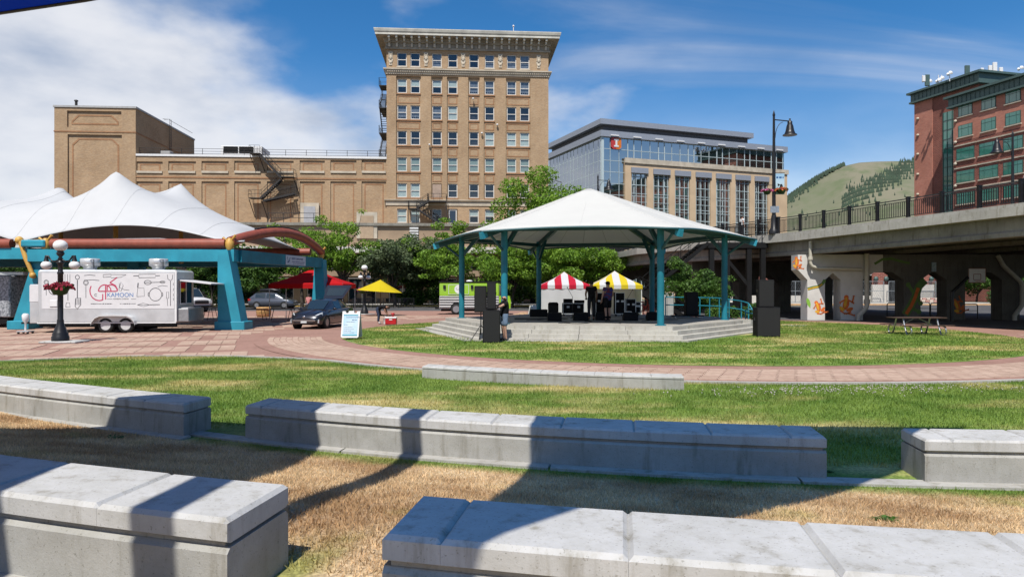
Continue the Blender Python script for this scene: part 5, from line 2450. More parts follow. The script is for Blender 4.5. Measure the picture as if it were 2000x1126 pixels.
def hexp(rad, k, z=0.0):
    a = R(TH0 - 120 + 60 * k)      # k=0 front-left, 1 front-right, 2 right, 3 back right, 4 back left, 5 left
    return Vector((STC.x + rad * math.cos(a), STC.y + rad * math.sin(a), z))


m_stage = concrete('stage_concrete', (0.46, 0.44, 0.40), (0.56, 0.54, 0.49), 1.2, (0.72, 0.69, 0.62), .25)
m_stagefl = concrete('stage_floor', (0.36, 0.34, 0.31), (0.45, 0.43, 0.39), 1.2, (0.75, 0.72, 0.66), .2)
stage = thing('concrete_stage', 'six-sided concrete stage platform with steps all round', 'stage', (STC.x, STC.y, 0))
so2 = Vector((STC.x, STC.y, 0))
RS = [8.12, 7.76, 7.42, 7.08]
for i, rad in enumerate(RS):
    for k in range(6):
        nseg = 4
        for j in range(nseg):
            p0, p1 = hexp(rad, k), hexp(rad, (k + 1) % 6)
            q0, q1 = hexp(rad - 1.0, k), hexp(rad - 1.0, (k + 1) % 6)
            t0, t1 = j / nseg + (.0012 if j else 0), (j + 1) / nseg - (.0012 if j < nseg - 1 else 0)
            a, c, d, e = p0.lerp(p1, t0), p0.lerp(p1, t1), q0.lerp(q1, t1), q0.lerp(q1, t0)
            if k in (2, 3) and not (k == 2 and i < 0):
                pass
            b = MB()
            b.slab([((x - so2).x, (x - so2).y) for x in (a, c, d, e)], 0.0 if i == 0 else SZ * i / 4 - .02, SZ * (i + 1) / 4 + random.uniform(-.002, .002))
            b.build('step_block', m_stage, stage)
b = MB()
b.slab([((hexp(6.95, k) - so2).x, (hexp(6.95, k) - so2).y) for k in range(6)], .1, SZ + .006)
b.build('stage_floor', m_stagefl, stage)
b = MB()
b.slab([((hexp(8.65, k) - so2).x, (hexp(8.65, k) - so2).y) for k in range(6)], -.05, .075)
b.build('base_slab', m_conc_wh, stage)

m_tent = fabric('white_roof_fabric', (0.76, 0.755, 0.725), 0.27, .75, .03)
pav = thing('stage_canopy', 'white fabric canopy on teal columns over the round stage', 'canopy', (STC.x, STC.y, SZ))
po = Vector((STC.x, STC.y, SZ))
CR = 6.25
TIPR, TIPZ, APZ = 7.65, 4.22, 6.72


def roofz(rad):
    return APZ - (APZ - TIPZ - .12) * (rad / TIPR) ** 1.02


def pbuild(b, name, m, **k):
    b.v = [tuple(Vector(x) - po) for x in b.v]
    return b.build(name, m, pav, **k)


for k in range(6):
    c = hexp(CR, k)
    b = MB()
    b.tube([(c.x, c.y, SZ - .02), (c.x, c.y, roofz(CR) - .1)], .138, 18)
    b.lathe([(.22, 0), (.22, .03)], (c.x, c.y, SZ + .007), 14)
    pbuild(b, 'column', m_teal)
    t = hexp(TIPR, k)
    b = MB()
    ap = Vector((STC.x, STC.y, APZ - .25))
    i0 = ap.lerp(Vector((t.x, t.y, TIPZ)), .1)
    tip = Vector((t.x, t.y, TIPZ))
    b.bar(i0 + Vector((0, 0, -.12)), tip + Vector((0, 0, -.1)), .14, .24)
    pbuild(b, 'rafter', m_tealdk)
    d = (tip - i0).normalized()
    b = MB()
    b.bar(tip - d * .28 + Vector((0, 0, -.09)), tip + d * .02 + Vector((0, 0, -.09)), .17, .27)
    pbuild(b, 'rafter_end', m_cyan)
    # knee braces
    o_ = (Vector((t.x, t.y, 0)) - Vector((c.x, c.y, 0))).normalized()
    b = MB()
    b.tube([Vector((c.x, c.y, roofz(CR) - 1.25)), Vector((c.x, c.y, 0)) + o_ * .95 + Vector((0, 0, roofz(CR + .95) - .22))], .055, 8)
    pbuild(b, 'knee_brace', m_tealdk)
    b = MB()
    b.bar(Vector((c.x, c.y, roofz(CR) - 1.15)), Vector((c.x, c.y, 0)) - o_ * 1.1 + Vector((0, 0, roofz(CR - 1.1) - .22)), .14, .16)
    pbuild(b, 'knee_brace', m_tealdk)
    n2_ = hexp(CR, (k + 1) % 6)
    b = MB()
    b.bar(Vector((c.x, c.y, roofz(CR) - .30)), Vector((n2_.x, n2_.y, roofz(CR) - .30)), .12, .18)
    pbuild(b, 'ring_beam', m_tealdk)
b = MB()
NR, NA = 12, 10
rows = []
for i in range(NR + 1):
    f = i / NR
    row = []
    for k in range(6):
        for j in range(NA):
            s = j / NA
            sc = 4 * s * (1 - s)
            p = hexp(1.0, k).xy.lerp(hexp(1.0, (k + 1) % 6).xy, s) - STC
            rad_f = .12 + f * (TIPR - .12)
            hexfac = p.length
            rr = rad_f * (1 - .055 * sc * f)
            x, y = STC.x + p.x * rr, STC.y + p.y * rr
            z = APZ - (APZ - TIPZ) * (f ** 1.0) + (.16 * sc * f) - .14 * math.sin(math.pi * f) * (.6 + .4 * sc) + .10
            row.append((x, y, z))
    rows.append(row)
b.grid(rows[::-1], sm=True, closed=True)
b.face([Vector(p) for p in rows[0]])
ro_ = pbuild(b, 'fabric_roof', m_tent)
sol = ro_.modifiers.new('thickness', 'SOLIDIFY')
sol.thickness = .03
sol.offset = -1
b = MB()
edge = rows[-1]
b.tube([Vector(p) + Vector((0, 0, -.03)) for p in edge + edge[:1]], .05, 6, cap=False)
pbuild(b, 'edge_cable', m_tealdk)
# seams of the roof cloth
b = MB()
for k in range(6):
    for j in (2, 4, 6, 8):
        idx = k * NA + j
        b.tube([Vector(rows[i][idx]) + Vector((0, 0, -.035)) for i in range(3, NR + 1)], .008, 4, cap=False)
pbuild(b, 'cloth_seams', mat('seam_thread', (0.35, 0.33, 0.28), .8), kind='stuff')

b = MB()
for k in range(6):
    for j in (0, 5):
        idx = k * NA + j
        b.tube([Vector(rows[i][idx]) + Vector((0, 0, .004)) for i in range(1 if j == 0 else 4, NR + 1)], .010, 4, cap=False)
pbuild(b, 'roof_seams', mat('weld_seam', (0.74, 0.73, 0.70), .8), kind='stuff')

# ------------------------------------------------------------------ big white tent at the left
m_tent2 = fabric('white_tent_membrane', (0.61, 0.615, 0.625), 0.12, .6, .03)
tent = thing('tensile_tent', 'large white peaked tent on blue steel frames with red pipes', 'tent', (-20, 40, 0))
to = Vector(tent.location)


def tbuild(b, name, m, **k):
    b.v = [tuple(Vector(x) - to) for x in b.v]
    return b.build(name, m, tent, **k)


peaks = [(-21.9, 38.2, 3.05), (-20.4, 42.6, 3.0), (-28.2, 43.2, 3.0), (-33.6, 38.6, 2.9), (-37.0, 43.0, 2.9), (-42.5, 38.5, 2.9)]


def tent_z(x, y):
    z = 5.2
    sm = 0.0
    for px_, py_, h in peaks:
        d = math.hypot(x - px_, y - py_)
        sm += (h * (.55 * math.exp(-d / 4.6) + .45 * math.exp(-max(0, d - .1) / 1.4))) ** 1.2
    return z + sm ** (1 / 1.2)


b = MB()
rows = []
NY, NX = 34, 110
xl, xr = -46.0, -13.6
for j in range(NY + 1):
    fy = j / NY
    row = []
    for i in range(NX + 1):
        fx = i / NX
        x = xl + (xr - xl) * fx
        # scalloped front and back edges between legs
        bay = ((x + 14.1) / 10.9) % 1.0
        sc = 4 * bay * (1 - bay)
        yf, yk = 35.0 + .55 * sc, 46.0 - .55 * sc
        ss_ = 4 * fy * (1 - fy)
        xx = x
        if x > -15.2:
            xx = x - .9 * ss_ * ((x + 15.2) / 1.6)
        y = yf + (yk - yf) * fy
        z = tent_z(xx, y)
        e = min(fy, 1 - fy)
        edge_z = 4.4 + .95 * sc
        ew = math.exp(-(e * 11 / 1.5) ** 1.4)
        z = z * (1 - ew) + min(z, edge_z) * ew
        ex_ = (xr - x)
        ewx = math.exp(-ex_ / 1.9)
        z = z * (1 - ewx) + (4.45 + .5 * ss_) * ewx
        row.append((xx, y, z))
    rows.append(row)
b.grid(rows, sm=True)
o = tbuild(b, 'tent_membrane', m_tent2)
sol = o.modifiers.new('thickness', 'SOLIDIFY')
sol.thickness = .03
sb = MB()
for i in range(6, NX, 8):
    sb.tube([Vector(rows[j][i]) + Vector((0, 0, .008)) for j in range(NY + 1)], .006, 4, cap=False)
tbuild(sb, 'membrane_seams', mat('tent_seam', (0.62, 0.62, 0.62), .8), kind='stuff')
for i, (px_, py_, h) in enumerate(peaks[:5]):
    b = MB()
    zt = min((math.hypot(p[0] - px_, p[1] - py_), p[2]) for r_ in rows for p in r_)[1]
    b.tube([(px_, py_, 3.6), (px_, py_, zt - .12)], .13, 8)
    tbuild(b, 'mast', m_gold)
# legs
def leg(x, y, w0, w1, zt, dx_, name='leg'):
    b = MB()
    d_ = .45
    rows = []
    for (z, wl, wr) in ((0.0, w0, w0), (zt, w1, w1)):
        rows.append([(x - wl + dx_ * z / zt, y - d_, z), (x + wr + dx_ * z / zt, y - d_, z), (x + wr + dx_ * z / zt, y + d_, z), (x - wl + dx_ * z / zt, y + d_, z)])
    b.grid(rows, sm=False, closed=True)
    b.face(rows[1])
    tbuild(b, name, m_cyan)
    b = MB()
    b.cbox(x - w0 - .13, x + w0 + .13, y - .57, y + .57, -.02, .42, .03)
    tbuild(b, 'leg_foot', m_cyan)


leg(-14.05, 34.9, .62, .25, 3.95, -.37)
leg(-12.55, 45.3, .5, .26, 3.95, 0)
leg(-25.0, 35.5, .42, .2, 4.1, 1.1)
leg(-24.6, 45.3, .5, .35, 3.95, 0)
leg(-36, 35.5, .5, .35, 3.95, 0)
# beams
b = MB()
b.box(-24.4, -14.0, 34.8, 35.4, 3.42, 4.03)
tbuild(b, 'front_beam', m_cyan)
b = MB()
b.box(-46, -24.41, 34.9, 35.5, 3.55, 4.12)
tbuild(b, 'front_beam', m_cyan)
b = MB()
b.bar((-14.1, 35.45, 3.72), (-12.55, 45.0, 3.72), .5, .62)
sb_ = tbuild(b, 'side_beam', m_teal)
b = MB()
b.box(-46, -12.6, 45.0, 45.5, 3.45, 4.0)
tbuild(b, 'back_beam', m_teal)
b = MB()
b.tube([(-46, 35.0, 4.32), (-25.3, 35.0, 4.32)], .25, 12)
tbuild(b, 'red_pipe', m_rust)
b = MB()
b.tube([(-23.3, 35.0, 4.32), (-14.45, 34.9, 4.32)], .25, 12)
tbuild(b, 'red_pipe', m_rust)
b = MB()
b.tube([(-40, 45.4, 4.45), (-13.2, 45.3, 4.45)], .24, 12)
tbuild(b, 'red_pipe', m_rust)
b = MB()
arc = []
for i in range(17):
    f = i / 16
    x = -14.25 + (-12.5 + 14.25) * f + .35 * math.sin(math.pi * f)
    y = 34.95 + 10.3 * f
    z = 4.42 + .85 * math.sin(math.pi * f) ** .9
    arc.append((x, y, z))
b.tube(arc, .26, 12)
tbuild(b, 'red_arch', m_rust)
b = MB()
b.tube([(p[0], p[1], p[2] + .3) for p in arc[3:14]], .035, 6)
tbuild(b, 'arch_cable', m_black)
for (x, y) in ((-14.25, 34.9), (-12.5, 45.2), (-23.6, 35.0)):
    b = MB()
    b.lathe([(.15, -.3), (.22, -.12), (.22, .1), (.1, .3)], (x, y, 4.3), 10)
    b.tube([(x - .35, y, 4.62), (x, y, 4.35), (x + .3, y, 4.75)], .07, 6)
    tbuild(b, 'cast_joint', m_gold)
b = MB()
b.tube([(-24.9, 35.0, 4.55), (-24.55, 34.9, 3.6), (-24.2, 34.9, 2.75)], [.14, .12, .1], 8)
b.ball((-24.2, 34.9, 2.72), .16, 8, 6)
b.ball((-24.95, 35.0, 4.5), .2, 8, 6)
tbuild(b, 'tension_strut', m_gold)
b = MB()
b.cbox(-24.7, -23.5, 34.7, 35.4, 4.14, 4.5, .06)
tbuild(b, 'cable_box', m_cyan)
b = MB()
b.tube([(-24.8, 35.1, 4.3), (-22, 35.2, 4.55), (-18, 35.3, 4.6), (-14.2, 35.2, 4.35)], .03, 6)
tbuild(b, 'edge_cable', m_steel)
# hanging sign on the side beam
dirb = Vector((-12.55 + 14.1, 45.0 - 35.45, 0)).normalized()
m_sign = mat('sign_white', (0.62, 0.66, 0.70), .6, var=.04)
m_ink = mat('navy_ink', (0.03, 0.06, 0.20), .6)
c = Vector((-14.1, 35.45, 3.72)) + dirb * 5.9
nrm = Vector((dirb.y, -dirb.x, 0))
b = MB()
b.box(-1.25, 1.25, -.012, .012, -.28, .28)
sg = b.build('sign', m_sign, tent, loc=tuple(c + nrm * .27 - to), rot=(0, 0, math.atan2(dirb.y, dirb.x)))
text('sign_lettering', 'RENT CARAS PARK', .17, m_ink, sg, (-.55, -.016, .04), sx=1.0)
b = MB()
fine_print(b, -.5, 1.1, -.08, .08, -.014, 5)
fine_print(b, -.4, 1.0, -.19, .07, -.014, 6)
b.build('sign_small_print', m_ink, sg, kind='stuff')
b = MB()
b.stroke([(-1.1, .18), (-.95, -.15), (-.75, .15)], .06, -.013)
b.stroke([(-1.1, -.15), (-.8, -.05)], .05, -.013)
b.build('sign_emblem', m_ink, sg)
# ------------------------------------------------------------------ trees
m_bark = mat('grey_bark', (0.085, 0.068, 0.052), 0.95, var=0.3, scale=6, bmp=.5, bscale=20)
m_locust = leaf_mat('locust_leaf', (0.13, 0.27, 0.026), (0.26, 0.43, 0.05), .45)
m_olive = leaf_mat('olive_leaf', (0.10, 0.15, 0.07), (0.17, 0.22, 0.115), .35)
m_dark = leaf_mat('dark_leaf', (0.055, 0.13, 0.022), (0.11, 0.21, 0.035), .4)


def tree(name, label, x, y, h, spread, seed, leaf, n=9000, style='layer', trunk_h=.28, size=.17, group='trees along the street', z0=0.0, low=.25, clumps=12):
    rd = random.Random(seed)
    t = thing(name, label, 'tree', (x, y, z0), 0, group)
    b = MB()
    lean = (rd.uniform(-.3, .3), rd.uniform(-.3, .3))
    th = h * trunk_h
    b.tube([(0, 0, -.1), (lean[0] * .3, lean[1] * .3, th * .5), (lean[0], lean[1], th)], [h * .024, h * .019, h * .016], 8)
    cen, rad = [], []
    nl = 9 if style == 'layer' else 8
    for i in range(nl):
        a = 2 * math.pi * i / nl + rd.uniform(-.3, .3)
        up = rd.uniform(.35, 1.0)
        reach = spread * (1.05 - .55 * up) * rd.uniform(.75, 1.1)
        top = th + (h - th) * up * rd.uniform(.82, 1.0)
        p0 = Vector((lean[0], lean[1], th * rd.uniform(.75, 1.0)))
        p3 = Vector((reach * math.cos(a), reach * math.sin(a), top))
        p1 = p0.lerp(p3, .35) + Vector((0, 0, (h - th) * .08))
        p2 = p0.lerp(p3, .7) + Vector((rd.uniform(-.4, .4), rd.uniform(-.4, .4), (h - th) * .06))
        b.tube([p0, p1, p2, p3], [h * .012, h * .008, h * .005, h * .002], 6)
        for k in range(clumps):
            f = rd.uniform(.28, 1.03)
            q = p0.lerp(p3, f) + Vector((0, 0, (h - th) * .05 * math.sin(f * 3)))
            off_ = Vector((rd.gauss(0, 1), rd.gauss(0, 1), rd.gauss(0, .45))) * spread * .26
            c = q + off_
            c.z = max(c.z, h * low + rd.uniform(0, .5))
            if rd.random() < .5:
                b.tube([q, c], [h * .003, h * .001], 4, cap=False)
            cen.append(tuple(c))
            s = spread * (rd.uniform(.10, .21) if style == 'layer' else rd.uniform(.13, .26))
            rad.append((s * 1.15, s * 1.15, s * (rd.uniform(.4, .75) if style == 'layer' else .8)))
    b.build('trunk', m_bark, t)
    V, F = leaf_cloud(cen, rad, int(n * (1.7 if style == 'layer' else 1.2)), size * (.8 if style == 'layer' else 1), 1.0, seed)
    np_mesh('crown', V, F, leaf, t)
    return t


def Tu(u, Y):
    return (u - 1000) / FPX * Y


tree('locust_tree', 'feathery locust tree behind the red arch of the tent', Tu(590, 78), 78, 10.2, 4.8, 41, m_locust, 5600, low=.26, clumps=10)
tree('locust_tree', 'feathery locust tree between the red canopy and the dark tree', Tu(668, 76), 76, 10.4, 4.5, 42, m_locust, 6400, low=.26, clumps=10)
tree('olive_tree', 'greyish green bushy tree beside the yellow umbrella', Tu(772, 77), 77, 10.2, 4.0, 43, m_olive, 15000, 'round', .2, .15, low=.14)
tree('locust_tree', 'bright green tree above the lime food truck', Tu(868, 76), 76, 10.6, 4.4, 44, m_locust, 8500, low=.18, clumps=11)
tree('locust_tree', 'tall locust tree rising behind the left of the stage roof', Tu(1062, 84), 84, 16.4, 6.4, 45, m_locust, 19000, 'round', size=.19, low=.3)
tree('locust_tree', 'broad locust tree seen under the stage roof behind the columns', Tu(1000, 74), 74, 7.6, 5.6, 46, m_locust, 12000, low=.15)
tree('locust_tree', 'locust tree behind the striped tents left of the bridge', Tu(1128, 70), 70, 7.4, 5.6, 47, m_locust, 13000, low=.2)
tree('street_tree', 'leafy tree seen under the big tent by the white van', Tu(415, 76), 76, 6.2, 3.4, 48, m_dark, 8000, 'round', low=.15)
tree('street_tree', 'leafy tree seen under the tent behind the dark wagon', Tu(500, 77), 77, 7.0, 4.4, 49, m_dark, 10000, 'round', low=.14)
tree('street_tree', 'leafy tree at the far left under the tent', Tu(60, 76), 76, 6.2, 5.0, 50, m_dark, 9000, 'round', low=.15)
tree('street_tree', 'leafy tree behind the food trailer under the tent', Tu(250, 78), 78, 6.0, 5.0, 51, m_dark, 7000, 'round', low=.15)
tree('stage_tree', 'dense green small tree between the stage and the black stairs', Tu(1357, 43), 43, 4.55, 1.75, 52, m_dark, 9000, 'round', .16, .085, low=.13)
tree('street_tree', 'shaded tree filling the gap between food truck and olive tree', Tu(820, 82), 82, 6.0, 3.6, 53, m_dark, 8000, 'round', low=.1)


tree('street_tree', 'leafy tree beyond the lot behind the basketball hoop', 66.5, 99, 6.5, 4.6, 54, m_dark, 8000, 'round', low=.08)
tree('street_tree', 'leafy tree at the right end of the lot beside the hedge', 73.5, 97, 7, 4.6, 55, m_dark, 8000, 'round', low=.08)


def shrub(label, x, y, w, h, seed, leaf, n=2200, size=.11, group=None, d=.8):
    rd = random.Random(seed)
    t = thing('shrub', label, 'shrub', (x, y, .02), 0, group)
    cen = [(rd.uniform(-w / 2, w / 2), rd.uniform(-d / 2, d / 2), rd.uniform(.25, .8) * h) for _ in range(int(6 + w * 3))]
    V, F = leaf_cloud(cen, [h * .33] * len(cen), n, size, .9, seed)
    np_mesh('foliage', V, F, leaf, t)
    b = MB()
    for i in range(4):
        b.tube([(rd.uniform(-w / 3, w / 3), 0, -.05), (rd.uniform(-w / 3, w / 3), 0, h * .6)], .03, 5)
    b.build('stems', m_bark, t, kind='stuff')


shrub('dark shrubs along the sidewalk behind the yellow umbrella', Tu(830, 80.5), 80.5, 6, 2.0, 61, m_dark, 4500, .14)
shrub('flowering shrub bed behind the teal ramp rail', Tu(1428, 41), 41, 3.2, 1.15, 62, m_dark, 3800, .06)
shrub('shrubs on the sidewalk behind the dark wagon', Tu(465, 80.5), 80.5, 7, 2.4, 63, m_dark, 4500, .14)
shrub('shrubs on the sidewalk right of the food truck', Tu(1010, 80.3), 80.3, 6, 2.6, 64, m_dark, 4500, .14)
shrub('shrubs on the sidewalk behind the food trailer', Tu(180, 80.5), 80.5, 12, 2.4, 65, m_dark, 5500, .16)
# ------------------------------------------------------------------ vehicles
def carpaint(name, col, metal=.35):
    m, nt, b = newmat(name)
    b.inputs['Base Color'].default_value = c4(col)
    b.inputs['Metallic'].default_value = metal
    b.inputs['Roughness'].default_value = .3
    b.inputs['Coat Weight'].default_value = 1.0
    b.inputs['Coat Roughness'].default_value = .04
    return m


m_lens = glass('lamp_lens', (0.55, 0.58, 0.6), .08, .8)
m_red_l = glass('tail_lens', (0.4, 0.01, 0.01), .15, .6)
m_chrome = mat('chrome', (0.7, 0.7, 0.7), .15, 1.0, var=0)
m_rim = mat('alloy_rim', (0.50, 0.50, 0.51), .35, .8, var=.05)
m_wrim = mat('white_steel_rim', (0.68, 0.68, 0.68), .4, .2, var=.05)
m_plate = mat('plate_white', (0.6, 0.62, 0.62), .6)


def wheel(parent, x, y, r, w, side, rim=None, name='wheel', holes=5):
    """axle along y; side = +1/-1 outer face"""
    b = MB()
    Mx = Matrix.Translation((x, y, r)) @ Matrix.Rotation(R(-90) * side, 4, 'X')
    b.lathe([(r * .62, -w), (r * .92, -w), (r, -w * .8), (r, -w * .2), (r * .93, 0), (r * .64, .0)], (0, 0, 0), 24, 0, True, Mx, False)
    t = b.build(name, m_rubber, parent)
    b = MB()
    b.lathe([(r * .64, -.005), (r * .60, -.03), (r * .5, -.06), (r * .2, -.045), (r * .16, -.01), (0.0, -.005)], (0, 0, 0), 20, 0, True, Mx)
    for k in range(holes):
        a = 2 * math.pi * k / holes
        c = Mx @ Vector((r * .4 * math.cos(a), r * .4 * math.sin(a), -.03))
        e = Mx @ Vector((r * .4 * math.cos(a), r * .4 * math.sin(a), -.043))
        b.tube([e, c], r * .085, 6, 1)
    b.build('rim', [rim or m_rim, m_blkmat], t)
    return t


def car(name, label, cat, loc, rz, L, W, H, hood, paint, prof, cabin, wheel_r=.31, wb=(.19, .80), glassm=None, group=None):
    """x forward. prof: list (x, halfwidth, zsill, zbelt, ztop). cabin: (x, wbase, zbase, wtop, ztop)"""
    t = thing(name, label, cat, loc, rz, group)
    b = MB()
    rows = []
    for x, w, zs, zb, zt in prof:
        half = [(w * .80, zs), (w * .96, zs + .05), (w, zs + (zb - zs) * .45), (w * .985, zb - .04), (w * .93, zb), (w * .55, zt), (0, zt + .012)]
        rows.append([(x, y, z) for y, z in half] + [(x, -y, z) for y, z in half[-2::-1]])
    b.grid(rows, 0, True, False)
    b.face(rows[0])
    b.face(rows[-1][::-1])
    b.face([r[0] for r in rows][::-1] + [r[-1] for r in rows])
    body = b.build('body', paint, t)
    b = MB()
    rows = []
    for x, wb_, zb, wt, zt in cabin:
        half = [(wb_, zb), (wb_ * .55 + wt * .45, zb + (zt - zb) * .45), (wt * 1.02, zt - .05), (wt * .86, zt), (0, zt + .03)]
        rows.append([(x, y, z) for y, z in half] + [(x, -y, z) for y, z in half[-2::-1]])
    b.grid(rows, 0, True, False)
    b.face(rows[0])
    b.face(rows[-1][::-1])
    b.build('roof', paint, t)
    gm = glassm or m_carglass
    # windscreen and rear screen, side glass (proud of the shell)
    def lerp(a, c, f):
        return tuple(a[i] + (c[i] - a[i]) * f for i in range(5))
    n = len(cabin)

    def screen(i0, i1, f0, f1, nm, sgn):
        c0, c1 = cabin[i0], cabin[i1]
        a, c = lerp(c0, c1, f0), lerp(c0, c1, f1)
        b = MB()
        o_ = .018
        # along the slope from (x,zb..zt): use upper edge points
        pa = [(a[0] + sgn * o_, -a[3] * .9 - .02, a[4] + .0), (a[0] + sgn * o_, a[3] * .9 + .02, a[4] + .0)]
        pc = [(c[0] + sgn * o_, c[3] * .88, c[4] + .0), (c[0] + sgn * o_, -c[3] * .88, c[4] + .0)]
        b.face([(pa[0][0], pa[0][1], pa[0][2] + .02), (pa[1][0], pa[1][1], pa[1][2] + .02), (pc[0][0], pc[0][1], pc[0][2] + .028), (pc[1][0], pc[1][1], pc[1][2] + .028)][::(-1 if sgn > 0 else 1)])
        b.build(nm, gm, t)
    screen(0, 1, .03, .97, 'windscreen', 1)
    screen(n - 1, n - 2, .03, .95, 'rear_window', -1)
    for s in (1, -1):
        for (i0, i1, f0, f1) in ((1, 2, .06, .94), (2, 3, .05, .95)) if n >= 5 else ((1, 2, .06, .94),):
            a, c = lerp(cabin[i0], cabin[i1], f0), lerp(cabin[i0], cabin[i1], f1)
            b = MB()
            def P(q, f):
                wv = q[1] + (q[3] * 1.02 - q[1]) * f
                return (q[0], s * (wv + .014), q[2] + (q[4] - .05 - q[2]) * f)
            pts = [P(a, .12), P(c, .12), P(c, .93), P(a, .93)]
            b.face(pts if s < 0 else pts[::-1])
            b.build('side_window', gm, t)
    for fx in wb:
        x = L / 2 - fx * L
        for s in (1, -1):
            b = MB()
            Mx = Matrix.Translation((x, s * (W / 2 - .10), wheel_r)) @ Matrix.Rotation(R(-90) * s, 4, 'X')
            b.lathe([(wheel_r * 1.16, -.12), (wheel_r * 1.16, .10), (0.0, .10)], (0, 0, 0), 20, 0, False, Mx)
            b.build('wheel_arch', m_blkmat, t)
            wheel(t, x, s * (W / 2 + .012), wheel_r, .2, s)
    return t


# dark hatchback with its tailgate up
L, W, H = 4.46, 1.75, 1.49
prof = [(2.23, .52, .30, .50, .56), (2.15, .72, .22, .62, .70), (1.9, .84, .19, .74, .80), (1.4, .87, .18, .86, .92), (.95, .875, .18, .93, 1.0), (0, .875, .18, .95, 1.0), (-1.2, .875, .18, 1.0, 1.05), (-1.9, .86, .2, 1.02, 1.06), (-2.15, .80, .26, .98, 1.02), (-2.23, .7, .36, .80, .84)]
cabin = [(1.28, .74, .93, .66, .95), (.22, .80, .95, .56, 1.43), (-.55, .80, .97, .57, 1.49), (-1.35, .78, 1.0, .54, 1.38), (-2.1, .70, 1.02, .52, 1.06)]
m_dk = carpaint('charcoal_car_paint', (0.018, 0.018, 0.025))
car_h = math.atan2(-.985, -.17)
hx, hy = Tu(629, 37.0), 37.2
hb = car('hatchback_car', 'dark grey hatchback with its tailgate open on the plaza', 'car', (hx, hy, .004), car_h, L, W, H, None, m_dk, prof, cabin)
for s in (1, -1):
    b = MB()
    b.grid([[(2.12, s * .52, .66), (2.02, s * .60, .72), (1.72, s * .78, .84)], [(2.15, s * .50, .54), (2.06, s * .66, .58), (1.84, s * .845, .68)]], sm=True)
    o = b.build('headlight', m_lens, hb)
    sm = o.modifiers.new('t', 'SOLIDIFY')
    sm.thickness = .04
    sm.offset = 0
    b = MB()
    b.cbox(2.02, 2.14, s * .72 - .05, s * .72 + .05, .30, .48, .015)
    b.build('fog_light', m_lens, hb)
    b = MB()
    b.ball((.75, s * 1.0, 1.0), .11, 8, 6, (.7, 1, .7))
    b.build('mirror', m_dk, hb)
b = MB()
b.cbox(2.14, 2.235, -.62, .62, .40, .47, .01)
b.build('chrome_bar', m_chrome, hb)
b = MB()
b.cbox(2.15, 2.2, -.55, .55, .26, .38, .01)
b.build('grille', m_blkmat, hb)
b = MB()
b.ball((2.22, 0, .62), .06, 10, 6, (.4, 1.5, 1))
b.build('badge', m_chrome, hb)
b = MB()
b.cbox(2.205, 2.245, -.16, .16, .30, .4, .005)
b.build('number_plate', m_plate, hb)
# open tailgate
b = MB()
Mt = Matrix.Translation((-1.3, 0, 1.42)) @ Matrix.Rotation(R(40), 4, 'Y')
rows = []
for f, w in ((0, .56), (.3, .62), (.7, .70), (1, .72)):
    x = -1.15 * f
    rows.append([Mt @ Vector((x, -w, .02)), Mt @ Vector((x, -w, .10)), Mt @ Vector((x, w, .10)), Mt @ Vector((x, w, .02))])
b.grid(rows, 0, False, True)
b.face(rows[0])
b.face(rows[-1][::-1])
tg = b.build('tailgate', m_dk, hb)
b = MB()
b.face([Mt @ Vector(p) for p in ((-.25, -.48, .014), (-.9, -.55, .014), (-.9, .55, .014), (-.25, .48, .014))])
b.face([Mt @ Vector(p) for p in ((-.25, -.48, .106), (-.9, -.55, .106), (-.9, .55, .106), (-.25, .48, .106))][::-1])
b.build('rear_glass', m_carglass, tg)

# wagon with roof box, seen from the side on the street
L, W = 4.8, 1.84
prof = [(2.4, .6, .32, .60, .66), (2.3, .78, .25, .76, .82), (1.9, .90, .22, .88, .95), (1.2, .92, .22, .97, 1.05), (0, .92, .22, 1.0, 1.05), (-1.6, .92, .22, 1.02, 1.06), (-2.25, .88, .26, 1.02, 1.06), (-2.4, .80, .34, .95, 1.0)]
cabin = [(1.35, .80, 1.0, .70, 1.03), (.55, .84, 1.02, .66, 1.58), (-.5, .84, 1.03, .67, 1.64), (-1.7, .82, 1.05, .65, 1.58), (-2.3, .78, 1.05, .64, 1.12)]
m_slate = carpaint('slate_car_paint', (0.085, 0.095, 0.12))
wg = car('station_wagon', 'slate grey station wagon with a black roof box on the street', 'car', (Tu(535, 72), 72, 0), R(-6), L, W, 1.6, None, m_slate, prof, cabin, .34)
b = MB()
rows = []
for x, w, h in ((-1.5, .3, .1), (-1.3, .4, .3), (0, .42, .36), (.6, .36, .22), (.8, .2, .05)):
    rows.append([(x, -w, 1.74), (x, -w, 1.74 + h * .7), (x, -w * .7, 1.74 + h), (x, w * .7, 1.74 + h), (x, w, 1.74 + h * .7), (x, w, 1.74)])
b.grid(rows, 0, True, True)
b.face(rows[0])
b.build('roof_box', m_black, wg)
for s in (1, -1):
    b = MB()
    b.cbox(-2.42, -2.1, s * .78 - .1, s * .78 + .1, .78, 1.0, .02)
    b.build('tail_light', m_red_l, wg)
    b = MB()
    b.tube([(.3, s * .62, 1.66), (-1.6, s * .62, 1.68)], .025, 6)
    b.build('roof_rail', m_black, wg)

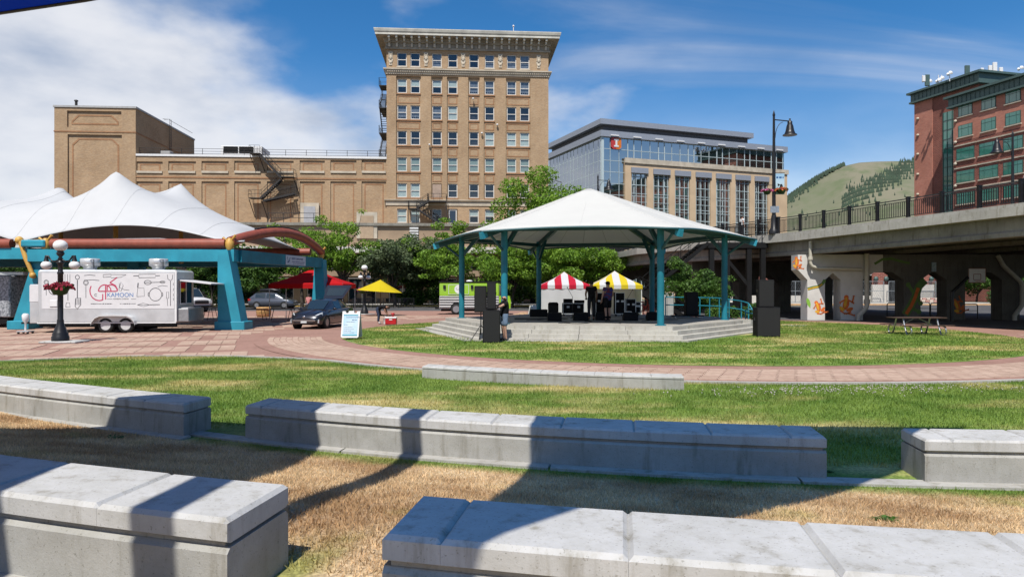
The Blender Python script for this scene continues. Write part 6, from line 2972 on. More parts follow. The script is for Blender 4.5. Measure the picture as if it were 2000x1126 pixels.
# white van, nose to the right
m_wpaint = carpaint('white_car_paint', (0.72, 0.72, 0.71), 0)
L, W = 5.6, 2.0
prof = [(2.8, .80, .42, 1.0, 1.08), (2.72, .95, .38, 1.12, 1.18), (1.9, 1.0, .36, 1.22, 1.30), (1.2, 1.0, .36, 1.25, 1.3), (0, 1.0, .36, 1.25, 1.3), (-2.6, 1.0, .36, 1.25, 1.3), (-2.8, .96, .4, 1.2, 1.25)]
cabin = [(1.75, .92, 1.24, .84, 1.28), (1.0, .95, 1.25, .80, 2.05), (.1, .95, 1.25, .82, 2.12), (-1.3, .95, 1.25, .82, 2.12), (-2.7, .95, 1.25, .84, 2.05)]
vn = car('white_van', 'white van parked beyond the food trailer window', 'van', (Tu(360, 62), 62, 0), R(-35), L, W, 2.1, None, m_wpaint, prof, cabin, .38)
b = MB()
b.cbox(2.70, 2.86, -.62, .62, .72, 1.0, .02)
b.build('grille', m_black, vn)
for s in (1, -1):
    b = MB()
    b.cbox(2.6, 2.85, s * .8 - .14, s * .8 + .14, .74, 1.0, .02)
    b.build('headlight', m_lens, vn)
b = MB()
b.cbox(2.74, 2.92, -.98, .98, .40, .58, .02)
b.build('bumper', m_blkmat, vn)

# ------------------------------------------------------------------ food trailer
m_wrap = mat('white_vinyl_wrap', (0.74, 0.73, 0.74), .45, var=.04)
m_inkg = mat('grey_print_ink', (0.10, 0.10, 0.11), .7)
m_pink = mat('pink_print_ink', (0.55, 0.06, 0.13), .6)
m_blue = mat('blue_print_ink', (0.06, 0.20, 0.50), .6)
tr = thing('food_trailer', 'white food trailer printed with kitchen tools before the tent', 'trailer', (Tu(75, 32.0), 31.9, 0), R(4.0))
TLn, TD, Z0, Z1 = 6.25, 2.15, .44, 2.93
b = MB()
b.cbox(0, TLn, 0, TD, Z0, Z1, .09)
b.build('body', m_alu, tr)
b = MB()
b.box(.22, TLn - .1, -.012, -.001, 1.12, Z1 - .15)
pn = b.build('printed_panel', m_wrap, tr)
b = MB()
b.box(.02, TLn - .02, -.03, -.0015, Z0 + .0, Z0 + .06)
b.box(TLn - .08, TLn + .005, -.02, -.0016, Z0 + .065, Z1 - .02)
b.build('edge_trim', m_white, tr)
b = MB()
b.cbox(-.42, -.005, .15, TD - .15, Z0 + .0, 2.25, .03)
b.build('nose_box', m_alu, tr)
b = MB()
b.box(-.41, -.01, .135, .149, 1.45, 2.2)
b.build('nose_panel', m_wrap, tr)
for x in (1.95, 5.1):
    b = MB()
    b.lathe([(.28, 0), (.28, .12), (.34, .18), (.42, .22), (.42, .52), (.38, .55), (.36, .4)], (x, .8, Z1), 16)
    b.box(x - .42, x + .42, .4, 1.2, Z1, Z1 + .03)
    b.build('exhaust_fan', m_alu, tr)
    b = MB()
    b.tube([(x + .36, .42, Z1 + .05), (x + .36, .42, Z1 + .5), (x + .2, .42, Z1 + .45)], .02, 5)
    b.build('fan_conduit', m_blkmat, tr)
for i, x in enumerate((3.05, 3.95)):
    wheel(tr, x, -.005, .355, .24, -1, m_wrim, holes=8)
    wheel(tr, x, TD + .005, .355, .24, 1, m_wrim, holes=8)
b = MB()
arcp = [(2.52, .40), (2.56, .56), (2.7, .74), (2.9, .83), (3.5, .845), (4.1, .83), (4.3, .74), (4.44, .56), (4.48, .40)]
for i in range(len(arcp) - 1):
    a, c = arcp[i], arcp[i + 1]
    b.bar((a[0], -.13, a[1]), (c[0], -.13, c[1]), .28, .05, up=(0, -1, 0)) if False else b.face([(a[0], -.27, a[1]), (c[0], -.27, c[1]), (c[0], 0, c[1]), (a[0], 0, a[1])])
    b.face([(a[0], -.27, a[1] - .06), (c[0], -.27, c[1] - .06), (c[0], -.27, c[1]), (a[0], -.27, a[1])])
b.build('mudguard', m_wrim, tr)
b = MB()
b.box(2.4, 4.6, .3, TD - .3, .12, Z0 - .005)
b.box(.05, TLn - .05, .1, .22, .28, Z0 - .004)
b.build('chassis', m_blkmat, tr)
b = MB()
for q in (.5, TD - .5):
    b.bar((-.42, q, .46), (-1.3, TD / 2, .42), .09)
b.build('drawbar', m_blkmat, tr)
# serving end: window and awning on the right end
b = MB()
b.box(TLn + .001, TLn + .03, .35, 1.75, 1.35, 2.35)
wn_ = b.build('serving_window', m_glass, tr)
b = MB()
b.box(TLn + .02, TLn + .045, .3, .37, 1.3, 2.4)
b.box(TLn + .02, TLn + .045, 1.0, 1.07, 1.37, 2.38)
b.box(TLn + .02, TLn + .045, 1.73, 1.8, 1.3, 2.4)
b.box(TLn + .02, TLn + .046, .37, 1.73, 1.3, 1.36)
b.build('frame', m_white, wn_)
b = MB()
b.prism([(TLn + .02, 2.42), (TLn + .02, 2.48), (TLn + 1.5, 2.3), (TLn + 1.5, 2.25)], .2, 2.0)
b.build('awning_flap', m_wrap, tr)
b = MB()
b.cbox(TLn + .005, TLn + .5, .1, 2.05, .5, 1.12, .03)
b.build('stainless_counter', m_steel, tr)
b = MB()
b.box(TLn + .003, TLn + .4, .3, 1.95, 1.125, 1.16)
b.build('shelf', m_wrap, tr)
# graphics (flat print on the panel)
b = MB()
yg = -.013
b.stroke(arc_pts(2.78, 1.95, .42, .45, 150, 290), .05, yg)                  # big left curve
b.stroke([(2.93, 1.52), (2.93, 1.80)], .05, yg)
b.stroke(arc_pts(3.02, 1.93, .28, .30, 0, 180), .05, yg)
b.stroke([(2.74, 1.93), (3.55, 1.93)], .05, yg - .001)
b.stroke([(3.06, 1.55), (3.06, 2.22)], .05, yg - .002)
b.stroke(arc_pts(3.30, 1.93, .28, .30, 0, 130), .05, yg)
b.stroke([(3.13, 1.97), (3.13, 2.2)], .05, yg - .001)
b.stroke([(3.25, 2.33), (3.58, 2.58)], .05, yg)
b.stroke([(3.25, 2.33), (3.5, 2.20), (3.6, 2.0)], .05, yg - .001)
b.build('logo', m_pink, pn)
b = MB()
b.stroke(arc_pts(2.62, 1.76, .055, .05, 30, 330), .02, yg)
b.stroke([(3.68, 2.3), (3.66, 1.98), (3.75, 1.93), (3.85, 2.2), (3.75, 2.36), (3.68, 2.1), (3.9, 2.0), (4.12, 1.98)], .018, yg)
b.build('logo_detail', m_inkg, pn)
text('lettering', 'KAMOON', .27, m_blue, pn, (3.12, yg - .003, 1.67), sx=.98, ext=.001)
text('small_lettering', 'ARABIAN CUISINE', .085, m_inkg, pn, (3.40, yg - .003, 1.55), ext=.001)
b = MB()
fine_print(b, 2.4, 3.35, 1.35, .06, yg - .003, 7)
fine_print(b, 3.7, 4.4, 1.35, .06, yg - .003, 8)
b.build('small_print', m_inkg, pn, kind='stuff')
b = MB()
b.stroke([(3.12, 1.57), (3.36, 1.57)], .015, yg)
b.stroke([(4.2, 1.57), (4.42, 1.57)], .015, yg)


def spoon(x, z, L_, r, ang=90):
    c, s = math.cos(R(ang)), math.sin(R(ang))
    b.stroke([(x, z), (x + c * L_, z + s * L_)], .022, yg)
    b.stroke(arc_pts(x + c * (L_ + r), z + s * (L_ + r), r, r, 0, 360), .025, yg)
    b.stroke(arc_pts(x + c * (L_ + r), z + s * (L_ + r), r * .6, r * .6, 0, 360), .012, yg)


spoon(.42, 1.75, .5, .10)
spoon(2.18, 1.62, .6, .11)
b.stroke(arc_pts(.78, 2.02, .25, .25, 30, 340), .035, yg)
for x in (1.25, 1.36, 1.47):
    b.stroke([(x, 2.3), (x, 2.72)], .018, yg)
b.stroke([(1.38, 1.5), (1.38, 2.3)], .03, yg)
b.stroke([(1.28, 1.2), (1.48, 1.2), (1.45, 1.4), (1.31, 1.4), (1.28, 1.2)], .022, yg)
b.stroke([(1.8, 1.62), (1.8, 2.45)], .04, yg)
b.stroke(arc_pts(1.8, 2.58, .09, .1, 0, 360), .03, yg)
b.stroke([(1.7, 1.22), (1.8, 1.12), (1.95, 1.3), (1.95, 1.62), (1.72, 1.6), (1.7, 1.22)], .03, yg)
for k in range(4):
    b.stroke([(1.72 + .06 * k, 1.3), (1.74 + .06 * k, 1.58)], .02, yg - .001)
b.stroke([(2.1, 2.66), (2.35, 2.69), (2.6, 2.66)], .025, yg)
b.stroke([(2.1, 2.44), (2.5, 2.46), (2.78, 2.43)], .025, yg)
b.stroke([(2.95, 2.58), (3.3, 2.6), (3.3, 2.72), (2.95, 2.7), (2.95, 2.58)], .022, yg)
b.stroke([(3.3, 2.55), (3.75, 2.58), (3.98, 2.7), (3.3, 2.71)], .018, yg)
b.stroke([(4.3, 2.64), (4.55, 2.65)], .03, yg)
b.stroke([(4.55, 2.56), (5.3, 2.57), (5.3, 2.73), (4.55, 2.72), (4.55, 2.56)], .022, yg)
b.stroke([(5.3, 2.65), (5.5, 2.66)], .03, yg)
b.stroke([(4.8, 2.33), (5.1, 2.34), (5.7, 2.36)], .028, yg)
b.stroke(arc_pts(4.95, 2.34, .16, .10, 0, 360), .025, yg)
b.stroke(arc_pts(5.62, 2.36, .12, .05, 0, 360), .02, yg)
b.stroke([(5.4, 2.14), (5.6, 2.2), (5.85, 2.16)], .02, yg)
b.stroke([(4.5, 2.1), (4.52, 2.32)], .05, yg)
b.stroke([(4.46, 1.68), (4.8, 1.7), (4.78, 2.08), (4.5, 2.08), (4.46, 1.68)], .018, yg)
b.stroke(arc_pts(5.3, 1.78, .28, .30, 0, 360, 24), .028, yg)
b.stroke(arc_pts(5.3, 1.78, .33, .28, 160, 200), .03, yg)
b.stroke(arc_pts(5.3, 1.78, .33, .28, -20, 20), .03, yg)
for dz_ in (-.05, 0, .05):
    b.stroke([(4.48, 1.3), (4.75, 1.3 + dz_ * 1.6), (5.05, 1.3)], .014, yg)
b.stroke([(5.05, 1.3), (5.5, 1.31)], .03, yg)
b.stroke([(5.8, 1.6), (5.9, 1.6), (5.9, 1.9), (5.8, 1.9), (5.8, 1.6)], .018, yg)
b.stroke([(5.85, 1.25), (5.83, 1.6)], .02, yg)
b.stroke([(5.98, 1.25), (5.98, 2.4)], .028, yg)
b.stroke([(5.84, 2.7), (5.86, 2.5), (5.98, 2.42), (6.06, 2.5), (6.08, 2.7)], .024, yg)
for z in (2.2, 1.95, 1.7, 1.5):
    b.stroke([(6.11, z), (6.11, z + .12)], .02, yg)
b.build('tool_drawings', m_inkg, pn, kind='stuff')
b = MB()
b.cbox(.58, .92, -.05, -.013, 1.22, 1.52, .015)
b.build('hatch', m_white, tr)
# generator trolley behind the lamp
gt = thing('jack_trolley', 'white wrapped machine on a small wheeled trolley beside the blue strut', 'trolley', (Tu(50, 31.5), 31.5, 0))
gt.scale = (.75, .75, .8)
b = MB()
b.lathe([(.06, .2), (.05, .6), (.17, .75), (.2, 1.05), (.12, 1.15)], n=10)
b.build('machine', m_white, gt)
b = MB()
b.box(-.35, .35, -.3, .3, .12, .17)
b.build('deck', m_alu, gt)
for sx_ in (-.28, .28):
    for sy_ in (-.22, .22):
        b = MB()
        b.tube([(sx_, sy_ - .03, .065), (sx_, sy_ + .03, .065)], .065, 10)
        b.build('castor', m_rubber, gt)
# grey trailer at the far left edge
m_granite = mat('mottled_grey_panel', (0.50, 0.52, 0.55), .5, scale=9, col2=(0.10, 0.11, 0.13))
gtr = thing('cargo_trailer', 'mottled grey trailer cut off by the left edge under the tent', 'trailer', (Tu(-6, 36), 36.2, 0))
b = MB()
b.cbox(-4.5, .52, 0, 2.1, .55, 2.75, .06)
b.build('body', m_granite, gtr)
b = MB()
b.box(-4.4, .35, .1, 2, .2, .54)
b.build('chassis', m_blkmat, gtr)
wheel(gtr, -1.2, .02, .35, .22, -1)
wheel(gtr, -2.4, .02, .35, .22, -1)
b = MB()
b.cbox(-.6, .9, .5, 1.5, 2.755, 2.95, .04)
b.build('roof_vent', m_alu, gtr)
gb = thing('equipment_rack', 'black curtained equipment rack under the tent beside the blue strut', 'rack', (Tu(35, 40), 40, 0))
b = MB()
b.box(-1.2, 1.2, 0, .9, .05, 2.6)
b.build('curtain', m_blkmat, gb)
for x in (-.9, .3, 1.1):
    b = MB()
    b.tube([(x, -.1, 0), (x, -.1, 2.65)], .035, 6)
    b.build('pole', m_steel, gb)
b = MB()
b.box(-.8, .9, -.6, -.15, .05, 1.0)
b.build('drawer_case', m_wood, gb)

# ------------------------------------------------------------------ lime food truck
m_limep = carpaint('lime_truck_paint', (0.30, 0.56, 0.02), 0)
ft_ = thing('food_truck', 'lime green food truck with black and white striped sides', 'truck', (Tu(858, 55), 55, 0), R(-2))
TL = 4.75
b = MB()
b.cbox(0, TL, 0, 2.2, 1.45, 2.52, .06)
b.build('upper_body', m_limep, ft_)
b = MB()
b.cbox(0, TL, .0, 2.2, .45, 1.445, .03)
lb = b.build('lower_body', m_wpaint, ft_)
for z in (1.36, 1.15, .96, .76, .55):
    b = MB()
    b.box(.02, TL - .02, -.014, -.001, z - .045, z + .035)
    b.build('black_stripe', m_black, lb)
b = MB()
b.cbox(-.05, TL + .05, -.05, 2.25, 2.525, 2.62, .03)
b.build('roof', m_blkmat, ft_)
b = MB()
b.lathe([(.25, 0), (.25, .08), (.1, .12)], (2.3, 1, 2.62), 10)
b.build('roof_vent', m_white, ft_)
b = MB()
b.box(.75, 2.35, -.03, -.002, 1.6, 2.36)
hp = b.build('serving_hatch', m_limep, ft_)
b = MB()
for q in (((.75, 1.6), (2.35, 1.6)), ((.75, 2.36), (2.35, 2.36)), ((.75, 1.6), (.75, 2.36)), ((2.35, 1.6), (2.35, 2.36))):
    b.stroke(list(q), .035, -.031)
b.build('hatch_trim', m_plate, hp)
b = MB()
blob(b, 1.55, 2.0, .34, .34, 0, -.034, 0, 20)
b.build('round_sign', m_white, hp)
b = MB()
b.stroke([(1.32, 2.06), (1.42, 2.1), (1.38, 1.98), (1.5, 1.95), (1.56, 2.02), (1.64, 1.94), (1.78, 1.96)], .03, -.036)
b.build('sign_script', m_inkg, hp)
for x in (.42, 2.62):
    b = MB()
    b.cbox(x - .1, x + .1, -.12, -.002, 2.02, 2.32, .02)
    b.build('side_lamp', m_black, ft_)
b = MB()
b.prism([(TL, .45), (TL + .9, .45), (TL + .95, 1.0), (TL + .85, 1.45), (TL + .35, 1.55), (TL + .1, 2.4), (TL, 2.5)], .08, 2.12)
b.build('cab', m_limep, ft_)
b = MB()
b.prism([(TL + .02, 1.5), (TL + .34, 1.56), (TL + .13, 2.3), (TL + .02, 2.35)], .05, .079)
b.build('cab_window', m_carglass, ft_)
b = MB()
b.face([(TL + .37, .2, 1.58), (TL + .37, 2.0, 1.58), (TL + .13, 2.0, 2.36), (TL + .13, .2, 2.36)])
b.build('windscreen', m_carglass, ft_)
b = MB()
b.lathe([(.47, 0), (.47, .2)], (0, 0, 0), 18, M=Matrix.Translation((1.35, .19, .47)) @ Matrix.Rotation(R(90), 4, 'X'))
b.build('wheel_arch', m_blkmat, ft_)
wheel(ft_, 1.35, -.02, .42, .26, -1, m_rim, holes=6)
wheel(ft_, TL - .1, -.02, .42, .26, -1, m_rim, holes=6)
wheel(ft_, 1.35, 2.22, .42, .26, 1, m_rim, holes=6)
wheel(ft_, TL - .1, 2.22, .42, .26, 1, m_rim, holes=6)
b = MB()
b.box(-.35, -.005, .1, 2.1, .42, .58)
b.build('rear_bumper', m_blkmat, ft_)
b = MB()
b.box(.1, TL, .25, 1.95, .25, .44)
b.build('chassis', m_blkmat, ft_)
b = MB()
b.box(-.02, -.004, .1, .25, .75, .95)
b.build('tail_light', m_red_l, ft_)
# ------------------------------------------------------------------ ornate lamp posts
m_globe = mat('opal_globe', (0.80, 0.80, 0.79), .25, var=0.02)


def globe_lamp(label, x, y, basket_col=None, scale=1.0, baskets=(), plate=True, rz=0.0):
    t = thing('globe_lamp', label, 'street lamp', (x, y, 0), rz, 'black globe lamp posts on the plaza')
    b = MB()
    if plate:
        b.cbox(-.55, .85, -.45, .45, -.01, .06, .02)
        b.build('footing', m_conc, t)
    b = MB()
    b.lathe([(.30, .06), (.30, .22), (.27, .26), (.27, .34), (.23, .40), (.20, .52), (.14, .64), (.115, .8)], n=20)
    b.build('base', m_black, t)
    b = MB()
    b.lathe([(.115, .8), (.12, .84), (.10, .88), (.095, 2.6), (.11, 2.62), (.11, 2.68), (.085, 2.72), (.085, 2.98), (.13, 3.02), (.13, 3.07), (.06, 3.14)], n=14)
    b.build('shaft', m_black, t)
    b = MB()
    b.lathe([(.06, 3.1), (.075, 3.18), (.10, 3.2), (.05, 3.26), (.13, 3.36), (.14, 3.42), (.10, 3.48), (.12, 3.5)], n=14)
    b.build('capital', m_black, t)
    b = MB()
    b.ball((0, 0, 3.70), .25, 20, 14, (1, 1, .88))
    b.build('globe', m_globe, t)
    for s in (1, -1):
        b = MB()
        pts = [(s * .06, 0, 3.16), (s * .2, 0, 3.10), (s * .34, 0, 3.12), (s * .42, 0, 3.22), (s * .46, 0, 3.30), (s * .58, 0, 3.30)]
        b.tube(pts, .032, 8)
        b.lathe([(.05, 3.3), (.07, 3.2), (.095, 3.10), (.11, 3.07)], (s * .54, 0, 0), 10)
        b.build('arm', m_black, t)
        b = MB()
        b.ball((s * .54, 0, 2.95), .19, 16, 12, (1, 1, .85))
        b.build('globe', m_globe, t)
    for (ox, oz, r_, cols, sd_) in baskets:
        basket(t, (ox, -.06, oz), r_, cols, sd_)
    return t


globe_lamp('black lamp post with three white globes and dark red flowers, before the food trailer', Tu(118, 26.5), 26.5, baskets=[(.02, 2.12, .40, (m_flr, m_flr), 5)])
globe_lamp('black lamp post with white globes and pink flowers beside the yellow umbrella', Tu(712, 55), 55, baskets=[(-.42, 1.95, .36, (m_flp, m_flr), 6), (.45, 1.95, .36, (m_flm, m_flp), 7)], rz=R(68))

# ------------------------------------------------------------------ canopies, umbrella
m_redc = fabric('red_canopy_cloth', (0.60, 0.012, 0.016), .3)
m_yelc = fabric('yellow_umbrella_cloth', (0.78, 0.62, 0.02), .35)
m_whitec = fabric('white_tent_cloth', (0.78, 0.78, 0.80), .3)
m_yelst = fabric('yellow_stripe_cloth', (0.80, 0.62, 0.03), .3)
m_redst = fabric('red_stripe_cloth', (0.62, 0.02, 0.05), .3)


def popup(name, label, x, y, w, d, ze, zt, val, mats, stripes=0, rz=0.0, ridge=0.0, walls=False):
    t = thing(name, label, 'canopy tent', (x, y, 0), rz)
    hw, hd = w / 2, d / 2
    for sx in (-1, 1):
        for sy in (-1, 1):
            b = MB()
            b.tube([(sx * (hw - .05), sy * (hd - .05), 0), (sx * (hw - .05), sy * (hd - .05), ze + .05)], .028, 6)
            b.build('leg', m_steel if not walls else m_white, t)
    N = stripes if stripes else 10
    b = MB()

    def sideface(sx0, sx1, P):
        pass
    def roof_pt(f, g_):
        """f along eave -1..1, g_ up 0..1 on front/back faces"""
        return f * hw * (1 - g_) + f * ridge * g_
    for sgn in (-1, 1):
        for i in range(N):
            f0, f1 = -1 + 2 * i / N, -1 + 2 * (i + 1) / N
            m = (i % 2) if stripes else 0
            # front/back: trapezoid strips that keep their width (vertical stripes)
            rows = []
            for k in range(7):
                g_ = k / 6
                lim = (1 - g_) * hw + ridge * g_
                xa, xb = max(-lim, min(lim, f0 * hw)), max(-lim, min(lim, f1 * hw))
                zz = ze + (zt - ze) * (g_ ** .9) - .10 * math.sin(math.pi * g_)
                rows.append([(xa, sgn * hd * (1 - g_), zz), (xb, sgn * hd * (1 - g_), zz)])
            b.grid(rows, m, True, False, flip=(sgn > 0))
            rows = []
            for k in range(7):
                g_ = k / 6
                lim = (1 - g_) * hd
                ya, yb = max(-lim, min(lim, f0 * hd)), max(-lim, min(lim, f1 * hd))
                zz = ze + (zt - ze) * (g_ ** .9) - .10 * math.sin(math.pi * g_)
                xx = sgn * (hw * (1 - g_) + ridge * g_)
                rows.append([(xx, ya, zz), (xx, yb, zz)])
            b.grid(rows, m, True, False, flip=(sgn < 0))
    b.build('roof', mats, t)
    b = MB()
    for sgn in (-1, 1):
        for i in range(N):
            f0, f1 = -1 + 2 * i / N, -1 + 2 * (i + 1) / N
            m = (i % 2) if stripes else 0
            b.face([(f0 * hw, sgn * (hd + .01), ze - val), (f1 * hw, sgn * (hd + .01), ze - val), (f1 * hw, sgn * hd, ze), (f0 * hw, sgn * hd, ze)], m)
            b.face([(sgn * (hw + .01), f0 * hd, ze - val), (sgn * (hw + .01), f1 * hd, ze - val), (sgn * hw, f1 * hd, ze), (sgn * hw, f0 * hd, ze)], m)
    b.build('valance', mats, t)
    if walls:
        for (xa, ya, xb, yb) in walls:
            b = MB()
            n = 16
            top = [(xa + (xb - xa) * i / n, ya + (yb - ya) * i / n + .02 * math.sin(i * 2.1), ze - val * .5) for i in range(n + 1)]
            bot = [(p[0], p[1] + .05 * math.sin(i * 1.3), .02) for i, p in enumerate(top)]
            b.grid([bot, top], sm=True)
            b.build('side_wall', m_whitec, t)
    return t


popup('red_canopy', 'red pop-up canopy behind the dark hatchback', Tu(608, 46.5), 47.0, 5.0, 3.0, 2.36, 3.3, .3, [m_redc, m_redc], rz=R(-3), ridge=.3)
Yt = 45.0
popup('striped_tent', 'red and white striped pop-up tent behind the stage', Tu(1103, Yt), Yt + .6, 3.2, 2.6, 2.28, 3.16, .25, [m_redst, m_whitec], 7, walls=[(-1.58, -1.28, 1.58, -1.28), (-1.58, 1.28, -1.58, -1.28), (-1.58, 1.28, 1.58, 1.28)])
popup('striped_tent', 'yellow and white striped pop-up tent behind the stage', Tu(1203, Yt), Yt + .6, 3.2, 2.6, 2.28, 3.22, .25, [m_yelst, m_whitec], 7, walls=[(1.58, 1.28, 1.58, -1.28), (-1.58, 1.28, 1.58, 1.28)])

um = thing('patio_umbrella', 'bright yellow patio umbrella beside the globe lamp', 'umbrella', (Tu(743, 52), 52, 0))
b = MB()
n = 8
apex = Vector((0, 0, 2.72))
rows = []
tilt = Matrix.Rotation(R(4), 4, 'Y')
for k in range(5):
    f = k / 4
    row = []
    for i in range(n * 3):
        a = 2 * math.pi * i / (n * 3) + .2
        sc = 1 - .05 * abs(math.sin(a * n / 2 - .8)) * f
        p = tilt @ Vector((1.68 * f * sc * math.cos(a), 1.68 * f * sc * math.sin(a), -.88 * f ** .95))
        row.append(apex + p)
    rows.append(row)
b.grid(rows, 0, False, True, flip=True)
b.build('canopy', m_yelc, um)
b = MB()
b.tube([(0, 0, 0), (0, 0, 2.7)], .03, 8)
b.build('pole', m_wood, um)
b = MB()
b.lathe([(.32, 0), (.3, .08), (.06, .12), (.05, .3)], n=12)
b.build('stand', m_blkmat, um)
for i in range(8):
    a = 2 * math.pi * i / 8 + .2
    b = MB()
    b.tube([apex + Vector((0, 0, -.06)), apex + tilt @ Vector((1.6 * math.cos(a), 1.6 * math.sin(a), -.9))], .012, 5)
    b.build('rib', m_wood, um)

# ------------------------------------------------------------------ sandwich board, cooler
m_poster, nt, bb = newmat('pale_blue_poster')
tcn = nd(nt, 'ShaderNodeTexCoord').outputs['Object']
f = noise(nt, 2.5, 4, vec=tcn)
nt.links.new(mix(nt, step(nt, f, .35, .65), (0.55, 0.68, 0.76), (0.40, 0.60, 0.72)), bb.inputs['Base Color'])
bb.inputs['Roughness'].default_value = .5


def aframe(label, x, y, rz, poster=True, s=1.0):
    t = thing('sandwich_board', label, 'sign', (x, y, .09), rz)
    for sgn in (-1, 1):
        Mx = Matrix.Rotation(R(14) * -sgn, 4, 'X')
        Mx = Matrix.Translation((0, sgn * .27 * s, 0)) @ Matrix.Rotation(R(14) * sgn, 4, 'X')
        b = MB()
        b.prism([(-.36 * s, .04), (-.30 * s, .0), (.30 * s, 0), (.36 * s, .04), (.36 * s, 1.08 * s), (.25 * s, 1.08 * s), (.22 * s, 1.0 * s), (.12 * s, 1.0 * s), (.1 * s, 1.09 * s), (-.1 * s, 1.09 * s), (-.12 * s, 1.0 * s), (-.22 * s, 1.0 * s), (-.25 * s, 1.08 * s), (-.36 * s, 1.08 * s)], -.025, .025, 0, Mx)
        pn_ = b.build('panel', m_white, t)
        if sgn < 0 and poster:
            b = MB()
            b.box(-.30 * s, .30 * s, -.032, -.026, .08, .94 * s, 0, Mx)
            ps = b.build('poster', m_poster, pn_)
            b = MB()
            for z in (.92, .10):
                b.box(-.30 * s, .30 * s, -.036, -.033, z * s - .02, z * s + .02, 0, Mx)
            b.build('poster_band', m_cyan, ps)
            o = text('lettering', 'DOWNTOWN', .085 * s, m_ink, ps, (0, 0, 0), ext=.0005)
            o.matrix_basis = Mx @ Matrix.Translation((-.19 * s, -.0335, .80 * s)) @ Matrix.Rotation(R(90), 4, 'X')
            b = MB()
            for q, (z, h, x0, x1) in enumerate(((.72, .05, .06, .25), (.64, .03, -.18, .2), (.52, .03, -.25, -.1), (.42, .03, -.25, .1), (.34, .028, -.25, .16), (.27, .028, -.25, .05), (.2, .028, -.25, .18))):
                fine_print(b, x0 * s, x1 * s, z * s, h * s, -.0335, q, Mx)
            b.build('small_print', m_ink, ps, kind='stuff')
    return t


aframe('white sandwich board with a pale blue poster on the lawn edge', Tu(688, 28.0), 27.9, R(-4), True, 1.0)
aframe('plain white sandwich board behind the stage beside the red tent', Tu(1042, 42), 42, R(50), False, .9)

m_redpl = mat('red_plastic', (0.50, 0.015, 0.02), .35)
ck = thing('cool_box', 'red cool box with white lid on the grass beside the woman', 'cooler', (Tu(764, 39), 39, .04))
b = MB()
b.cbox(-.31, .31, -.18, .18, .0, .33, .03)
b.build('body', m_redpl, ck)
b = MB()
b.cbox(-.325, .325, -.195, .195, .332, .42, .025)
b.build('lid', m_white, ck)
b = MB()
b.cbox(-.09, .09, -.19, -.181, .24, .30, .004)
b.build('label_plate', m_white, ck)
b = MB()
b.lathe([(.06, .0), (.06, .1), (.1, .12), (.1, .2), (.05, .22)], (.1, 0, .42), 10)
b.build('red_cup', m_redpl, ck)
bk = thing('white_bucket', 'small white bucket beside the red cool box', 'bucket', (Tu(752, 39.5), 39.6, .04))
b = MB()
b.lathe([(.10, 0), (.13, .3), (.14, .31)], n=12)
b.build('bucket', m_white, bk)
b = MB()
b.tube([(-.14, 0, .3), (-.1, 0, .42), (.1, 0, .42), (.14, 0, .3)], .008, 5)
b.build('handle', m_steel, bk)


# ------------------------------------------------------------------ sound gear
m_grille = mat('speaker_grille', (0.012, 0.012, 0.013), .85, var=.3, scale=60)


def speaker_box(parent, name, x0, x1, y0, y1, z0, z1):
    b = MB()
    b.cbox(x0, x1, y0, y1, z0, z1, .02)
    o = b.build(name, m_blkmat, parent)
    b = MB()
    b.box(x0 + .03, x1 - .03, y0 - .008, y0 - .001, z0 + .04, z1 - .04)
    b.build('grille', m_grille, o)
    b = MB()
    for s in (-1, 1):
        xx = x1 if s > 0 else x0
        b.box(min(xx, xx + s * .012), max(xx, xx + s * .012), (y0 + y1) / 2 - .1, (y0 + y1) / 2 + .1, z0 + (z1 - z0) * .55, z0 + (z1 - z0) * .65)
    b.build('handle', m_black, o)
    return o


def LG(x, y):
    return 0.01 + 0.10 * (1 - min(1, (math.hypot(x - CX, y - CY) / 14.72)) ** 2)


x, y = Tu(960, 25.5), 25.5
t = thing('subwoofer', 'tall black subwoofer box on the grass left of the stage steps', 'speaker', (x, y, LG(x, y)), R(3))
speaker_box(t, 'cabinet', -.32, .32, -.1, .62, 0, 1.2)
t = thing('loudspeaker', 'black loudspeaker on a pole above the left subwoofer', 'speaker', (x, y, LG(x, y) + 1.2), R(3))
b = MB()
b.tube([(.02, .3, 0), (.02, .3, .12)], .02, 6)
b.build('pole', m_black, t)
speaker_box(t, 'cabinet', -.16, .17, .1, .48, .02, 1.03)
x, y = Tu(939, 26.2), 26.3
t = thing('loudspeaker', 'black loudspeaker on a tripod stand left of the stage', 'speaker', (x, y, LG(x, y)))
b = MB()
b.tube([(0, 0, .25), (0, 0, 1.15)], .022, 8)
b.build('pole', m_black, t)
for a in (100, 215, 330):
    b = MB()
    b.tube([(0, 0, .62), (.48 * math.cos(R(a)), .48 * math.sin(R(a)), 0)], .016, 6)
    b.tube([(0, 0, .3), (.25 * math.cos(R(a)), .25 * math.sin(R(a)), .3)], .01, 5)
    b.build('leg', m_black, t)
speaker_box(t, 'cabinet', -.24, .22, -.2, .22, 1.1, 2.1)
x, y = Tu(1501, 28), 28.1
t = thing('subwoofer', 'black subwoofer box on the grass right of the stage', 'speaker', (x, y, LG(x, y)), R(-6))
speaker_box(t, 'cabinet', -.44, .48, -.1, .65, 0, 1.2)
t = thing('loudspeaker', 'black loudspeaker standing on the right subwoofer', 'speaker', (x, y, LG(x, y) + 1.2), R(-6))
speaker_box(t, 'cabinet', -.34, .28, .05, .5, .002, 1.12)
ZS = SZ + .008
t = thing('speaker_cart', 'black speaker stack on a wheeled board at the stage right', 'speaker', (Tu(1350, 34.5), 34.5, ZS))
speaker_box(t, 'cabinet', -.3, .3, -.2, .3, .12, 1.28)
b = MB()
b.cbox(-.95, .55, -.35, .4, .07, .115, .01)
b.build('board', m_blkmat, t)
